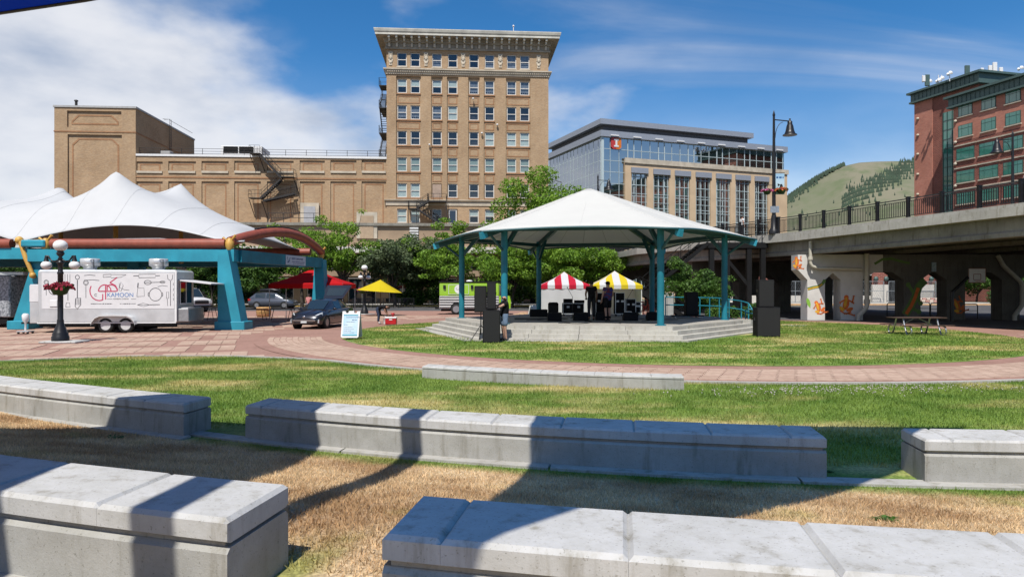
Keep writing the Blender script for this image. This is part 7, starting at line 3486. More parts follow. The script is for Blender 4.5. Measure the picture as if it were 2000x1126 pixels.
for sx in (-.85, .45):
    for sy in (-.28, .32):
        b = MB()
        b.tube([(sx, sy - .02, .035), (sx, sy + .02, .035)], .034, 8)
        b.build('castor', m_steel, t)


def wedge(label, u, Y, w=.62, rz=0):
    t = thing('stage_monitor', label, 'stage monitor', (Tu(u, Y), Y, ZS), rz, 'wedge monitors along the stage front')
    b = MB()
    b.prism([(-.22, 0), (.24, 0), (.24, .16), (-.10, .38), (-.22, .36)], -w / 2, w / 2, 0, Matrix.Rotation(R(90), 4, 'Z'))
    o = b.build('cabinet', m_blkmat, t)
    b = MB()
    Mx = Matrix.Rotation(R(90), 4, 'Z')
    b.face([Mx @ Vector(p) for p in ((.245, -w / 2 + .04, .17), (.245, w / 2 - .04, .17), (-.09, w / 2 - .04, .388), (-.09, -w / 2 + .04, .388))])
    b.build('grille', m_grille, o)


wedge('wedge monitor at the left front of the stage', 1083, 31.0)
wedge('wedge monitor before the flight cases', 1134, 31.2, .66)
wedge('wedge monitor between the two men on stage', 1177, 31.5)
wedge('wedge monitor in front of the blue cooler', 1231, 31.2, .64)
wedge('wedge monitor behind the front right stage column', 1276, 31.6)
wedge('low black monitor by the back left stage column', 1052, 35.5, .9)


def flight_case(label, u, Y, w, h, d=.6, legs=True, trim=True):
    t = thing('flight_case', label, 'flight case', (Tu(u, Y), Y, ZS), 0, 'road cases on stage')
    z0 = .12
    b = MB()
    b.cbox(-w / 2, w / 2, 0, d, z0, z0 + h, .015)
    b.build('shell', m_blkmat, t)
    b = MB()
    e = .03
    for (a, c, p, q) in ((-w / 2, w / 2, z0, z0 + e), (-w / 2, w / 2, z0 + h - e, z0 + h), (-w / 2, -w / 2 + e, z0 + e, z0 + h - e), (w / 2 - e, w / 2, z0 + e, z0 + h - e)):
        b.box(a, c, -.012, -.001, p, q)
    b.build('edge_trim', m_alu, t)
    b = MB()
    for xx in (-w * .25, w * .25):
        b.box(xx - .07, xx + .07, -.016, -.0125, z0 + h * .55, z0 + h * .55 + .1)
    b.build('latches', m_steel, t, kind='stuff')
    for sx in (-w / 2 + .08, w / 2 - .08):
        for sy in (.08, d - .08):
            b = MB()
            b.tube([(sx - .02, sy, .05), (sx + .02, sy, .05)], .05, 8)
            b.build('castor', m_rubber, t)
    return t


flight_case('wide flight case before the red striped tent', 1120, 36.5, 1.12, .56)
flight_case('tall black rack case behind the man in the patterned shirt', 1211, 36.0, .5, 1.12)
flight_case('silver edged case under the yellow striped tent', 1232, 37, .56, .78)
flight_case('dark case between the two men on stage', 1177, 37.5, .75, 1.1)
flight_case('small black case beside the red bicycle', 1246, 37.5, .3, .6)
t = thing('stage_amplifier', 'black amplifier on top of the wide flight case, left one', 'amplifier', (Tu(1110, 36.6), 36.6, ZS + .70))
MB().cbox(-.24, .24, 0, .4, -.02, .2, .01).build('casing', m_blkmat, t)
t = thing('stage_amplifier', 'black amplifier on top of the wide flight case, right one', 'amplifier', (Tu(1132, 36.6), 36.6, ZS + .70))
MB().cbox(-.26, .26, 0, .4, -.02, .13, .01).build('casing', m_blkmat, t)
t = thing('amp_bag', 'black rounded amplifier bag left of the wide flight case', 'bag', (Tu(1081, 36.5), 36.5, ZS))
b = MB()
b.cbox(-.27, .27, 0, .45, .02, .72, .07)
b.build('bag', m_blkmat, t)
b = MB()
b.cbox(-.2, .2, -.012, -.001, .1, .55, .004)
b.build('pocket', m_grille, t)
t = thing('cool_box', 'small blue cooler with white lid on the stage', 'cooler', (Tu(1227, 33), 33, ZS))
MB().cbox(-.15, .15, -.12, .12, 0, .3, .02).build('body', mat('blue_plastic', (0.02, 0.09, 0.25), .4), t)
MB().cbox(-.16, .16, -.13, .13, .302, .36, .015).build('lid', m_white, t)
for i, (u, Y, h, lab) in enumerate(((1118, 34, 1.5, 'microphone stand in front of the wide flight case'), (1226, 34, 1.4, 'microphone stand above the blue cooler'))):
    t = thing('mic_stand', lab, 'microphone stand', (Tu(u, Y), Y, ZS))
    b = MB()
    b.tube([(0, 0, .02), (0, 0, h * .7)], .012, 6)
    b.tube([(0, 0, h * .7), (.25 * (1 if i else -1), 0, h)], .01, 6)
    b.build('stem', m_black, t)
    b = MB()
    b.lathe([(.14, 0), (.13, .03), (.02, .04)], n=12)
    b.build('foot', m_black, t)
    b = MB()
    b.ball((.25 * (1 if i else -1), 0, h), .03, 8, 6)
    b.build('microphone', m_blkmat, t)
# cables on stage
rd = random.Random(9)
g = MB()
for i in range(9):
    u0 = rd.uniform(1000, 1260)
    pts = []
    x, y = Tu(u0, 30.5), 30.5 + rd.uniform(-.3, 1.5)
    a = rd.uniform(-.5, .5)
    for k in range(14):
        pts.append((x, y, ZS + .014))
        x += .25 * math.cos(a)
        y += .25 * math.sin(a)
        a += rd.gauss(0, .5)
    g.tube(pts, .012, 5)
o = g.build('stage_cables', m_black, kind='stuff')
tag(o, 'black cables lying across the stage floor', 'cables')
b = MB()
b.box(-1.1, 1.1, -.8, .8, 0, .012)
o = b.build('stage_rug', mat('black_rug', (0.018, 0.017, 0.017), .95), loc=(Tu(1050, 33), 33, ZS + .002))
tag(o, 'dark rug on the left part of the stage floor', 'rug')
# red bicycle sculpture
m_redbike = mat('red_orange_paint', (0.62, 0.06, 0.02), .4)
t = thing('red_bicycle', 'bright red bicycle standing upright behind the stage', 'bicycle', (Tu(1262, 40), 40, .35))
for dx_, nm in ((.18, 'wheel'), (-.3, 'wheel')):
    b = MB()
    b.tube([(dx_ + .36 * math.cos(a), 0, .38 + .36 * math.sin(a)) for a in np.linspace(0, 6.283, 21)], .03, 6, cap=False)
    for k in range(6):
        a = k * math.pi / 6
        b.tube([(dx_ - .35 * math.cos(a), 0, .38 - .35 * math.sin(a)), (dx_ + .35 * math.cos(a), 0, .38 + .35 * math.sin(a))], .007, 4)
    if nm == 'wheel' and dx_ > 0:
        b.build('wheel', m_redbike, t)
    else:
        b.build('wheel', m_redbike, t)
b = MB()
b.tube([(-.3, 0, .38), (-.12, 0, .4), (.1, 0, .85), (-.2, 0, .85), (-.12, 0, .4)], .025, 6)
b.tube([(.18, 0, .38), (.06, 0, 1.0), (.0, 0, 1.08)], .025, 6)
b.build('frame', m_redbike, t)
b = MB()
b.tube([(.0, -.2, 1.08), (.05, 0, 1.05), (.0, .2, 1.08)], .02, 6)
b.build('handlebar', m_redbike, t)
b = MB()
b.ball((-.2, 0, .93), .1, 8, 6, (1.3, .7, .4))
b.build('saddle', m_redbike, t)

# ------------------------------------------------------------------ teal ramp rail and ramp wall
rp = thing('access_ramp', 'concrete access ramp wall curving off the right of the stage', 'ramp', (Tu(1450, 33), 33, 0))
ro3 = Vector(rp.location)
b = MB()
pts = [Vector((9.75, 32.2, 0)), Vector((11.2, 32.4, 0)), Vector((12.6, 33.8, 0)), Vector((13.2, 36, 0))]
for i in range(3):
    p, q = pts[i] - ro3, pts[i + 1] - ro3
    hz = [.62, .60, .45, .2]
    d = (q - p).normalized()
    nn = Vector((-d.y, d.x, 0)) * .2
    rows = [[p + Vector((0, 0, -.05)), p + Vector((0, 0, hz[i])), p + nn + Vector((0, 0, hz[i])), p + nn + Vector((0, 0, -.05))],
            [q + Vector((0, 0, -.05)), q + Vector((0, 0, hz[i + 1])), q + nn + Vector((0, 0, hz[i + 1])), q + nn + Vector((0, 0, -.05))]]
    b.grid(rows, 0, False, True)
    if i == 0:
        b.face(rows[0])
b.build('ramp_wall', m_stage, rp)
b = MB()
b.face([Vector(p) - ro3 for p in ((9.6, 33.0, .6), (11.2, 32.7, .6), (12.4, 34.0, .5), (12.8, 36, .25), (9.6, 38.5, .6))])
b.build('ramp_floor', m_stagefl, rp)
rl = thing('ramp_rail', 'teal tube handrail along the stage ramp and back edge', 'handrail', (Tu(1430, 38), 38, 0))
ro4 = Vector(rl.location)
segs = [(Tu(1300, 40.5), 40.5, .6), (Tu(1345, 39.5), 39.5, .6), (Tu(1367, 38.8), 38.8, .6), (Tu(1405, 38), 38, .58), (Tu(1448, 36.4), 36.4, .45), (Tu(1462, 35.6), 35.6, .35)]
for h in (.95, .5):
    b = MB()
    b.tube([Vector(s) + Vector((0, 0, h)) - ro4 for s in segs] + ([Vector((segs[-1][0] + .2, segs[-1][1] - .1, .9)) - ro4] if h > .8 else []), .03, 8)
    b.build('rail', m_teal, rl)
for i, s in enumerate(segs + [(Tu(1424, 37.2), 37.2, .5), (Tu(1386, 38.4), 38.4, .58)]):
    b = MB()
    b.tube([Vector((s[0], s[1], 0)) - ro4, Vector((s[0], s[1], s[2] + .95)) - ro4], .032, 8)
    b.build('post', m_teal, rl)
rl2 = thing('ramp_rail', 'lower teal handrail loop at the foot of the ramp', 'handrail', (Tu(1470, 34), 34, 0))
b = MB()
x0_, x1_ = -.35, .25
b.tube([(x0_, 0, .1), (x0_, 0, .98), (x0_ + .08, 0, 1.05), (x1_ - .05, -.2, 1.0), (x1_ + .05, -.22, .9), (x1_ - .05, -.2, .82), (x0_, 0, .86)], .03, 8)
b.build('loop', m_teal, rl2)

# ------------------------------------------------------------------ black steel stairs up to the bridge
m_stairblk = mat('stair_black', (0.008, 0.008, 0.009), .7, var=.2, spec=.2)
st = thing('steel_stairs', 'black steel stairs climbing to the bridge behind the small tree', 'stairs', (14.5, 50, 0))
so5 = Vector(st.location)


def stbuild(b, name):
    b.v = [tuple(Vector(x) - so5) for x in b.v]
    return b.build(name, m_stairblk, st)


lx0, lx1, ly = Tu(1375, 49), Tu(1490, 49), 49.0
zl_ = 5.25
b = MB()
b.box(lx0, lx1, ly - 1.0, ly + 1.6, zl_ - .38, zl_)
stbuild(b, 'landing')
b = MB()
for z in (.55, 1.05):
    b.tube([(lx0, ly - .95, zl_ + z), (lx1, ly - .95, zl_ + z)], .03, 6)
for i in range(12):
    x = lx0 + (lx1 - lx0) * i / 11
    b.tube([(x, ly - .95, zl_), (x, ly - .95, zl_ + 1.05)], .02, 5)
stbuild(b, 'landing_rail')
b = MB()
low = Vector((Tu(1262, 49), ly - 1.0, 1.9))
stair(b, low, (lx0, ly - 1.0, zl_ - .05), 2.2, (0, 1, 0), 20)
stbuild(b, 'flight')
b = MB()
b.box(low.x - 1.8, low.x + .02, ly - 1.0, ly + 1.4, 1.7, 1.9)
stbuild(b, 'landing')
b = MB()
stair(b, (low.x + 2.4, ly - 2.6, .02), (low.x - 1.0, ly - 2.6, 1.88), 1.4, (0, 1, 0), 10)
stbuild(b, 'flight')
for x in (lx0 + .3, Tu(1413, 49), Tu(1455, 49) , lx1 - .3):
    b = MB()
    b.box(x - .16, x + .16, ly - .95, ly - .6, 0, zl_ - .385)
    stbuild(b, 'column')
b = MB()
b.bar((Tu(1395, 49), ly - .8, zl_ - .4), (Tu(1455, 49), ly - .8, 2.2), .22)
b.bar((Tu(1413, 49), ly - .75, 2.3), (Tu(1455, 49), ly - .75, .3), .14)
b.bar((Tu(1330, 49), ly - .8, .1), (lx0 + .3, ly - .8, 3.0), .16)
stbuild(b, 'brace')
cab = thing('utility_cabinet', 'grey utility cabinet under the black stairs', 'cabinet', (Tu(1303, 46), 46, 0))
b = MB()
b.cbox(-.45, .45, 0, .5, 0, 1.75, .02)
b.build('casing', mat('grey_cabinet', (0.22, 0.23, 0.24), .6), cab)
b = MB()
b.cbox(-.4, -.02, -.012, -.001, .1, 1.65, .004)
b.cbox(.02, .4, -.012, -.001, .1, 1.65, .004)
b.build('doors', m_roofgrey, cab)

# ------------------------------------------------------------------ picnic table on the round lawn
pt = thing('picnic_table', 'brown picnic table with curved steel legs on the round lawn', 'picnic table', (Tu(1790, 30.2), 30.2, 0.03), R(2))
for i in range(4):
    b = MB()
    b.cbox(-1.12, 1.12, -.38 + i * .195, -.20 + i * .195, .74, .78, .006)
    b.build('top_plank', m_wood, pt)
for s in (-1, 1):
    for k in (0, 1):
        b = MB()
        y0 = s * (.62 + k * .15)
        b.cbox(-1.12, 1.12, min(y0, y0 + s * .135), max(y0, y0 + s * .135), .43, .465, .006)
        b.build('bench_plank', m_wood, pt)
for x in (-.75, .75):
    for s in (-1, 1):
        b = MB()
        b.tube([(x, s * .25, .73), (x, s * .32, .5), (x, s * .45, .2), (x, s * .52, .06), (x, s * .62, .02), (x, s * .78, .05), (x, s * .86, .2), (x, s * .8, .38), (x, s * .66, .42)], .035, 8)
        b.build('leg', m_steel, pt)
    b = MB()
    b.tube([(x, -.7, .42), (x, .7, .42)], .025, 6)
    b.build('cross_tube', m_steel, pt)
    b = MB()
    b.tube([(x, 0, .42), (x * .15, 0, .72)], .018, 6)
    b.build('brace', m_steel, pt)


def table(label, u, Y, w, top, legs_m, rz=0, h=.74, d=.76):
    t = thing('folding_table', label, 'table', (Tu(u, Y), Y, 0), rz, 'tables under the canopies')
    b = MB()
    b.cbox(-w / 2, w / 2, -d / 2, d / 2, h - .04, h, .01)
    b.build('table_top', top, t)
    for s in (-1, 1):
        b = MB()
        b.tube([(s * (w / 2 - .1), -d / 2 + .05, 0), (s * (w / 2 - .25), -d / 2 + .1, h - .05)], .018, 6)
        b.build('leg', legs_m, t)
        b = MB()
        b.tube([(s * (w / 2 - .1), d / 2 - .05, 0), (s * (w / 2 - .25), d / 2 - .1, h - .05)], .018, 6)
        b.build('leg', legs_m, t)


table('folding table under the left side of the red canopy', 552, 45.5, 1.6, m_wood, m_blkmat, R(20))
table('picnic style table behind the dark hatchback under the red canopy', 590, 47, 1.9, m_wood, m_blkmat, R(-10))
table('dark folding table behind the blue tent leg', 492, 45, 1.9, m_blkmat, m_blkmat)
table('dark folding table left of the blue tent leg', 395, 47, 2.0, m_blkmat, m_blkmat)
table('dark folding table between trailer end and blue tent leg', 425, 44, 1.8, m_wood, m_blkmat)
t = thing('wooden_barrel', 'cut wooden barrel planter near the dark wagon', 'barrel', (Tu(515, 50), 50, 0))
MB().lathe([(.46, .0), (.52, .35), (.50, .72), (.44, .72), (.42, .6)], n=18).build('tub', mat('barrel_oak', (0.42, 0.24, 0.09), .7, var=.25, scale=8), t)
for z in (.15, .55):
    b = MB()
    b.tube([(.525 * math.cos(a), .525 * math.sin(a), z) for a in np.linspace(0, 6.283, 25)], .018, 5, cap=False)
    b.build('hoop', m_rust, t)
# patio furniture behind the umbrella
for i in range(9):
    u = 690 + i * 12.5
    t = thing('patio_chair', 'black patio chair outside the cafe, number %s from the left' % ('one two three four five six seven eight nine'.split()[i]), 'chair', (Tu(u, 74 + (i % 3)), 74 + (i % 3) * 1.2, 0), R(i * 47), 'patio chairs outside the cafe')
    b = MB()
    b.cbox(-.22, .22, -.22, .22, .43, .47, .01)
    b.build('seat', m_blkmat, t)
    b = MB()
    b.cbox(-.22, .22, .2, .23, .55, .95, .01)
    b.build('backrest', m_blkmat, t)
    for sx in (-.2, .2):
        for sy in (-.2, .2):
            b = MB()
            b.tube([(sx, sy, 0), (sx, sy, .95 if sy > 0 else .44)], .018, 5)
            b.build('leg', m_blkmat, t)
pf = thing('patio_fence', 'low black railing along the cafe patio behind the umbrella', 'railing', (Tu(690, 73), 73, 0))
for i in range(5):
    b = MB()
    b.box(i * 1.6 - .03, i * 1.6 + .03, -.03, .03, 0, 1.05)
    b.build('post', m_black, pf)
for i in range(4):
    b = MB()
    for z in (1.02, .15):
        b.box(i * 1.6 + .03, i * 1.6 + 1.57, -.02, .02, z - .02, z + .02)
    for k in range(1, 12):
        b.box(i * 1.6 + k * .133 - .008, i * 1.6 + k * .133 + .008, -.01, .01, .17, 1.0)
    b.build('picket_bay', m_black, pf)
# rocks beside the stage
m_rock = mat('tan_rock', (0.42, 0.27, 0.16), .9, var=.3, scale=5, bmp=.5, bscale=12)
for i, (u, s) in enumerate(((1010, .4), (1022, .5), (1034, .42))):
    rd = random.Random(70 + i)
    b = MB()
    rows = []
    for j in range(7):
        th_ = math.pi * j / 6
        rows.append([(s * math.sin(th_) * math.cos(a) * rd.uniform(.85, 1.15), s * .7 * math.sin(th_) * math.sin(a) * rd.uniform(.85, 1.15), s * .55 - s * .6 * math.cos(th_)) for a in np.linspace(0, 5.6, 9)])
    b.grid(rows, 0, True, True)
    o = b.build('boulder', m_rock, loc=(Tu(u, 44), 44, 0))
    tag(o, ['leftmost tan boulder beside the stage columns', 'middle tan boulder beside the stage columns', 'rightmost tan boulder by the white board'][i], 'rock', 'boulders behind the stage')
# concrete pad at the lawn's right rear
g = MB()
g.slab([(p.x, p.y) for p in (at(1527, 632, 38.5), at(1578, 634, 37.5), at(1562, 640, 36), at(1526, 640, 36))], .0, .075)
struct(g.build('concrete_pad', m_conc_wh))
# ------------------------------------------------------------------ people
BASE = dict(pelvis=(0, 0, .96), spine=(0, .01, 1.14), chest=(0, 0, 1.36), neck=(0, .01, 1.50), head=(0, -.005, 1.62), top=(0, 0, 1.70),
            sl=(.18, 0, 1.43), el=(.235, .03, 1.15), wl=(.245, -.05, .91), sr=(-.18, 0, 1.43), er=(-.235, .03, 1.15), wr=(-.245, -.05, .91),
            hl=(.095, 0, .91), kl=(.105, -.02, .49), al=(.105, .03, .085), tl=(.12, -.15, .035), hr=(-.095, 0, .91), kr=(-.105, -.02, .49), ar=(-.105, .03, .085), tr=(-.12, -.15, .035))
RAD = dict(pelvis=.135, spine=.12, chest=.145, neck=.055, head=.092, top=.07, sl=.065, el=.045, wl=.031, sr=.065, er=.045, wr=.031,
           hl=.088, kl=.058, al=.04, tl=.035, hr=.088, kr=.058, ar=.04, tr=.035)


def skin_mesh(name, J, edges, material, parent, grow=0.0, rad=None, ends=None):
    names = []
    for e in edges:
        for q in e:
            if q not in names:
                names.append(q)
    me = bpy.data.meshes.new(name)
    bm = bmesh.new()
    lay = bm.verts.layers.skin.verify()
    vs = {}
    for i, q in enumerate(names):
        v = bm.verts.new(J[q])
        r = (rad or RAD).get(q, RAD.get(q, .05)) + grow
        v[lay].radius = (r, r)
        v[lay].use_root = (i == 0)
        vs[q] = v
    for a, c in edges:
        bm.edges.new((vs[a], vs[c]))
    bm.to_mesh(me)
    bm.free()
    me.materials.append(material)
    o = bpy.data.objects.new(name, me)
    COL.objects.link(o)
    o.parent = parent
    sk = o.modifiers.new('skin', 'SKIN')
    sk.use_smooth_shade = True
    ss = o.modifiers.new('sub', 'SUBSURF')
    ss.levels = 1
    ss.render_levels = 2
    return o


def hand(J, s, parent, material, k=1.0):
    e, w = Vector(J['e' + s]), Vector(J['w' + s])
    d = (w - e).normalized()
    side = d.cross(Vector((0, 1, 0)))
    side = side.normalized() if side.length > .1 else Vector((1, 0, 0))
    nrm = side.cross(d).normalized()
    if s == 'r':
        side = -side
    b = MB()
    rows = []
    for f, w_, t_ in ((0, .028, .024), (.03, .036, .02), (.07, .042, .017), (.095, .038, .012)):
        c = w + d * f
        rows.append([c + side * w_ + nrm * t_, c - side * w_ + nrm * t_, c - side * w_ - nrm * t_, c + side * w_ - nrm * t_])
    b.grid(rows, 0, True, True)
    for i, L in enumerate((.072, .082, .078, .06)):
        p = w + d * .09 + side * (.03 - i * .02)
        b.tube([p, p + d * L * .5 - nrm * .006, p + d * L * .85 - nrm * .03], [.0095, .009, .006], 6)
    p = w + d * .035 + side * .036
    b.tube([p, p + d * .03 + side * .022 - nrm * .01, p + d * .06 + side * .024 - nrm * .022], [.012, .0105, .007], 6)
    b.build('hand', material, parent)


def person(label, loc, rz, J, skin, shirt, legs, shoes, hair=None, shorts=False, sleeve=.55, extra=None, height=1.78, socks=None, cap=None, fat=0.0):
    P = {k: Vector(v) for k, v in BASE.items()}
    for k, v in J.items():
        P[k] = Vector(v)
    t = thing('person', label, 'person', loc, rz)
    t.scale = (height / 1.78,) * 3
    body_edges = [('pelvis', 'spine'), ('spine', 'chest'), ('chest', 'neck'), ('neck', 'head'), ('head', 'top'), ('chest', 'sl'), ('sl', 'el'), ('el', 'wl'), ('chest', 'sr'), ('sr', 'er'), ('er', 'wr'),
                  ('pelvis', 'hl'), ('hl', 'kl'), ('kl', 'al'), ('al', 'tl'), ('pelvis', 'hr'), ('hr', 'kr'), ('kr', 'ar'), ('ar', 'tr')]
    rad = dict(RAD)
    for q in ('pelvis', 'spine', 'chest'):
        rad[q] += fat
    skin_mesh('body', P, body_edges, skin, t, rad=rad)
    for s in 'lr':
        hand(P, s, t, skin)
    Q = dict(P)
    for s in 'lr':
        Q['m' + s] = P['s' + s].lerp(P['e' + s], sleeve)
        Q['n' + s] = P['k' + s].lerp(P['h' + s], .12)
        Q['o' + s] = P['a' + s] + (P['k' + s] - P['a' + s]) * .1
        Q['u' + s] = P['a' + s] + (P['k' + s] - P['a' + s]) * .35
    Q['hem'] = P['pelvis'].lerp(P['spine'], -.6)
    Q['waist'] = P['pelvis'].lerp(P['spine'], .9)
    Q['collar'] = P['chest'].lerp(P['neck'], .55)
    r2 = dict(rad)
    r2.update(hem=rad['pelvis'] + .002, collar=.075, ml=.062, mr=.062, nl=.088, nr=.088, waist=rad['spine'] + .004, ol=.05, or_=.05, ul=.05, ur=.05)
    r2['or'] = .05
    skin_mesh('shirt', Q, [('hem', 'spine'), ('spine', 'chest'), ('chest', 'collar'), ('chest', 'sl'), ('sl', 'ml'), ('chest', 'sr'), ('sr', 'mr')], shirt, t, .03, r2)
    if shorts:
        skin_mesh('shorts', Q, [('pelvis', 'waist'), ('pelvis', 'hl'), ('hl', 'nl'), ('pelvis', 'hr'), ('hr', 'nr')], legs, t, .02, r2)
    else:
        skin_mesh('trousers', Q, [('pelvis', 'waist'), ('pelvis', 'hl'), ('hl', 'kl'), ('kl', 'ol'), ('pelvis', 'hr'), ('hr', 'kr'), ('kr', 'or')], legs, t, .016, r2)
    for s in 'lr':
        skin_mesh('shoe', Q, [('a' + s, 't' + s)], shoes, t, .014, r2)
        if socks:
            skin_mesh('sock', Q, [('a' + s, 'u' + s)], socks, t, .006, r2)
    hd = P['head']
    ax = (P['top'] - P['head']).normalized()
    fwd = Vector((0, -1, 0)) if abs(ax.y) < .5 else Vector((0, 0, -1))
    fwd = (fwd - ax * fwd.dot(ax)).normalized()
    sd_ = ax.cross(fwd)
    Mh = Matrix(((sd_.x, -fwd.x, ax.x, hd.x), (sd_.y, -fwd.y, ax.y, hd.y), (sd_.z, -fwd.z, ax.z, hd.z), (0, 0, 0, 1)))

    def hpart(name, fn, m):
        b = MB()
        fn(b)
        b.v = [tuple(Mh @ Vector(p)) for p in b.v]
        b.build(name, m, t)
    hpart('nose', lambda b: b.prism([(-.014, -.03), (.014, -.03), (.006, .02), (-.006, .02)], -.118, -.08), skin)
    for s in (-1, 1):
        hpart('ear', lambda b: b.ball((s * .088, .01, 0), .03, 8, 6, (.35, .7, 1)), skin)
        hpart('eye', lambda b: b.ball((s * .033, -.086, .012), .011, 8, 6), m_white if not (extra and 'glasses' in extra) else m_black)
    hpart('mouth', lambda b: b.box(-.025, .025, -.092, -.084, -.052, -.045), m_lip)
    if hair:
        def hr(b):
            rows = []
            for j in range(7):
                th_ = .62 * math.pi * j / 6
                rows.append([(.099 * math.sin(th_) * math.cos(a), .012 + .108 * math.sin(th_) * math.sin(a) * (1.0 if math.sin(a) > 0 else .9), .02 + .108 * math.cos(th_) + (.035 * math.sin(th_) ** 2 if math.sin(a) < -.2 else 0)) for a in np.linspace(0, 6.283, 17)[:-1]])
            b.grid(rows, 0, True, True, flip=True)
        hpart('hair', hr, hair)
    if cap:
        hpart('cap', lambda b: (b.lathe([(.108, .035), (.108, .07), (.085, .115), (.04, .135), (0, .138)], n=14), b.prism([(-.06, .04), (.06, .04), (.05, .052), (-.05, .052)], -.185, -.09)), cap)
    if extra and 'glasses' in extra:
        hpart('sunglasses', lambda b: (b.box(-.075, -.008, -.102, -.09, -.008, .028), b.box(.008, .075, -.102, -.09, -.008, .028), b.box(-.098, .098, -.095, -.088, .014, .022), b.box(-.1, -.094, -.09, .01, .012, .022), b.box(.094, .1, -.09, .01, .012, .022)), m_black)
    if extra and 'beard' in extra:
        hpart('beard', lambda b: b.ball((0, -.052, -.07), .055, 10, 8, (1.05, .85, .95)), m_beard)
    if extra and 'ponytail' in extra:
        hpart('ponytail', lambda b: b.ball((0, .12, .05), .05, 8, 6, (.7, 1, 1.4)), hair)
    return t


m_skin = mat('light_skin', (0.50, 0.29, 0.21), .6, var=.05)
m_skin2 = mat('tan_skin', (0.30, 0.16, 0.10), .6, var=.05)
m_lip = mat('lip', (0.35, 0.13, 0.11), .6)
m_beard = mat('grey_beard', (0.30, 0.27, 0.25), .9, var=.3, scale=60)
m_hairb = mat('brown_hair', (0.05, 0.028, 0.016), .7)
m_hairk = mat('dark_hair', (0.015, 0.012, 0.011), .7)
m_tee = mat('black_cotton', (0.012, 0.012, 0.014), .9, spec=.15)
m_charc = mat('charcoal_trousers', (0.035, 0.036, 0.042), .9, spec=.15)
m_denim = mat('washed_denim', (0.16, 0.23, 0.34), .9, var=.2, scale=12)
m_jean = mat('dark_denim', (0.03, 0.045, 0.085), .9, var=.2, scale=12)
m_shoe = mat('black_shoe', (0.014, 0.014, 0.015), .6)
m_shoew = mat('pale_shoe', (0.55, 0.54, 0.52), .6)
m_patt, nt, bb = newmat('patterned_shirt')
f = noise(nt, 9, 4)
col = mix(nt, step(nt, f, .42, .58), (0.02, 0.04, 0.16), (0.16, 0.02, 0.035))
sp3 = nd(nt, 'ShaderNodeSeparateXYZ')
nt.links.new(nd(nt, 'ShaderNodeTexCoord').outputs['Object'], sp3.inputs[0])
col = mix(nt, step(nt, sp3.outputs[0], -.1, .1), mix(nt, 1.0, col, (.6, .9, 1.6), 'MULTIPLY'), col)
nt.links.new(col, bb.inputs['Base Color'])
bb.inputs['Roughness'].default_value = .9
m_tops = mat('white_cotton', (0.70, 0.70, 0.70), .9)
m_pinkt = mat('pink_cotton', (0.55, 0.22, 0.22), .9)
m_palesh = mat('pale_shorts', (0.45, 0.50, 0.60), .9)

person('man in black polo and dark trousers standing on stage, seen from behind', (Tu(1155, 31.8), 31.8, ZS), R(183),
       dict(el=(.25, -.02, 1.16), wl=(.2, -.2, .98), er=(-.25, .0, 1.15), wr=(-.24, -.1, .9)), m_skin2, m_tee, m_charc, m_shoe, hair=m_hairk, height=1.84, fat=.012)
person('man in cap, patterned shirt and black shorts standing on stage', (Tu(1187, 31.2), 31.2, ZS), R(212),
       dict(er=(-.30, .02, 1.15), wr=(-.24, -.22, .98), el=(.3, .02, 1.15), wl=(.28, -.08, .9)), m_skin, m_patt, m_tee, m_shoe, hair=m_hairk, shorts=True, cap=m_tee, socks=m_tee, height=1.8, fat=.04)
x, y = Tu(985, 26.4), 26.4
person('bald bearded man in sunglasses and denim shorts handling the loudspeaker', (x, y, LG(x, y) + .0), R(-62),
       dict(el=(.2, -.30, 1.30), wl=(.10, -.52, 1.38), er=(-.2, -.26, 1.2), wr=(-.06, -.50, 1.28)), m_skin, m_tee, m_denim, m_shoe, shorts=True, extra=('glasses', 'beard'), height=1.78, fat=.025)
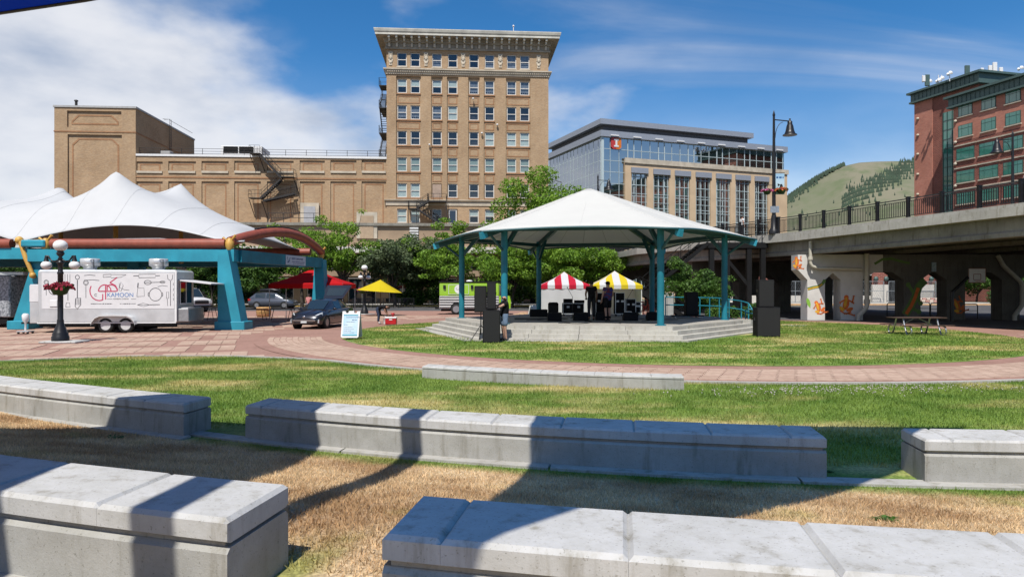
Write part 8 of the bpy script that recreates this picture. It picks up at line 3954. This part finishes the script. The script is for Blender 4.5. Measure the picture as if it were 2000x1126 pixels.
person('woman in dark top and jeans bending down beside the cool box', (Tu(741, 40), 40, .03), R(84),
       dict(pelvis=(0, .12, .92), spine=(0, -.04, 1.02), chest=(0, -.27, 1.06), neck=(0, -.42, 1.04), head=(0, -.54, 1.0), top=(0, -.62, .98),
            sl=(.16, -.33, 1.03), sr=(-.16, -.33, 1.03), el=(.18, -.40, .76), wl=(.12, -.52, .52), er=(-.18, -.42, .76), wr=(-.1, -.58, .52),
            hl=(.09, .12, .88), hr=(-.09, .12, .88), kl=(.1, .05, .47), kr=(-.1, .02, .47), al=(.1, .1, .085), ar=(-.1, .06, .085), tl=(.11, -.08, .035), tr=(-.11, -.12, .035)),
       m_skin2, m_tee, m_jean, m_shoew, hair=m_hairb, height=1.66)
p = bp(-3.35, 1.1, zcurb(-3) + .16)
person('pedestrian in a white shirt walking on the bridge above the stage roof', tuple(p), R(100), dict(), m_skin, m_tops, m_charc, m_shoe, hair=m_hairk)
p = bp(6.9, 1.15, zcurb(7) + .16)
person('pedestrian in white top and blue jeans on the bridge at the right', tuple(p), R(100), dict(kl=(.1, -.15, .5), al=(.1, -.2, .09), tl=(.11, -.4, .04), kr=(-.1, .05, .49), ar=(-.1, .25, .12), tr=(-.11, .1, .04)), m_skin, m_tops, m_denim, m_shoe, hair=m_hairb, height=1.7)
person('person in pink top and pale shorts standing under the red canopy', (Tu(603, 52), 52, 0), R(170), dict(er=(-.25, -.08, 1.2), wr=(-.1, -.25, 1.2)), m_skin, m_pinkt, m_palesh, m_shoew, hair=m_hairb, shorts=True, height=1.66)
# ------------------------------------------------------------------ surface reflectances brought down together to go with the exposure
ALB = 0.74
for m in bpy.data.materials:
    nt = m.node_tree
    for n in list(nt.nodes):
        key = {'BSDF_PRINCIPLED': 'Base Color', 'BSDF_TRANSLUCENT': 'Color'}.get(n.type)
        if not key:
            continue
        i_ = n.inputs[key]
        if i_.is_linked:
            src = i_.links[0].from_socket
            q_ = nt.nodes.new('ShaderNodeMixRGB')
            q_.blend_type = 'MULTIPLY'
            q_.inputs[0].default_value = 1.0
            nt.links.new(src, q_.inputs[1])
            q_.inputs[2].default_value = (ALB, ALB, ALB, 1)
            nt.links.new(q_.outputs[0], i_)
        else:
            c_ = i_.default_value
            i_.default_value = (c_[0] * ALB, c_[1] * ALB, c_[2] * ALB, 1)
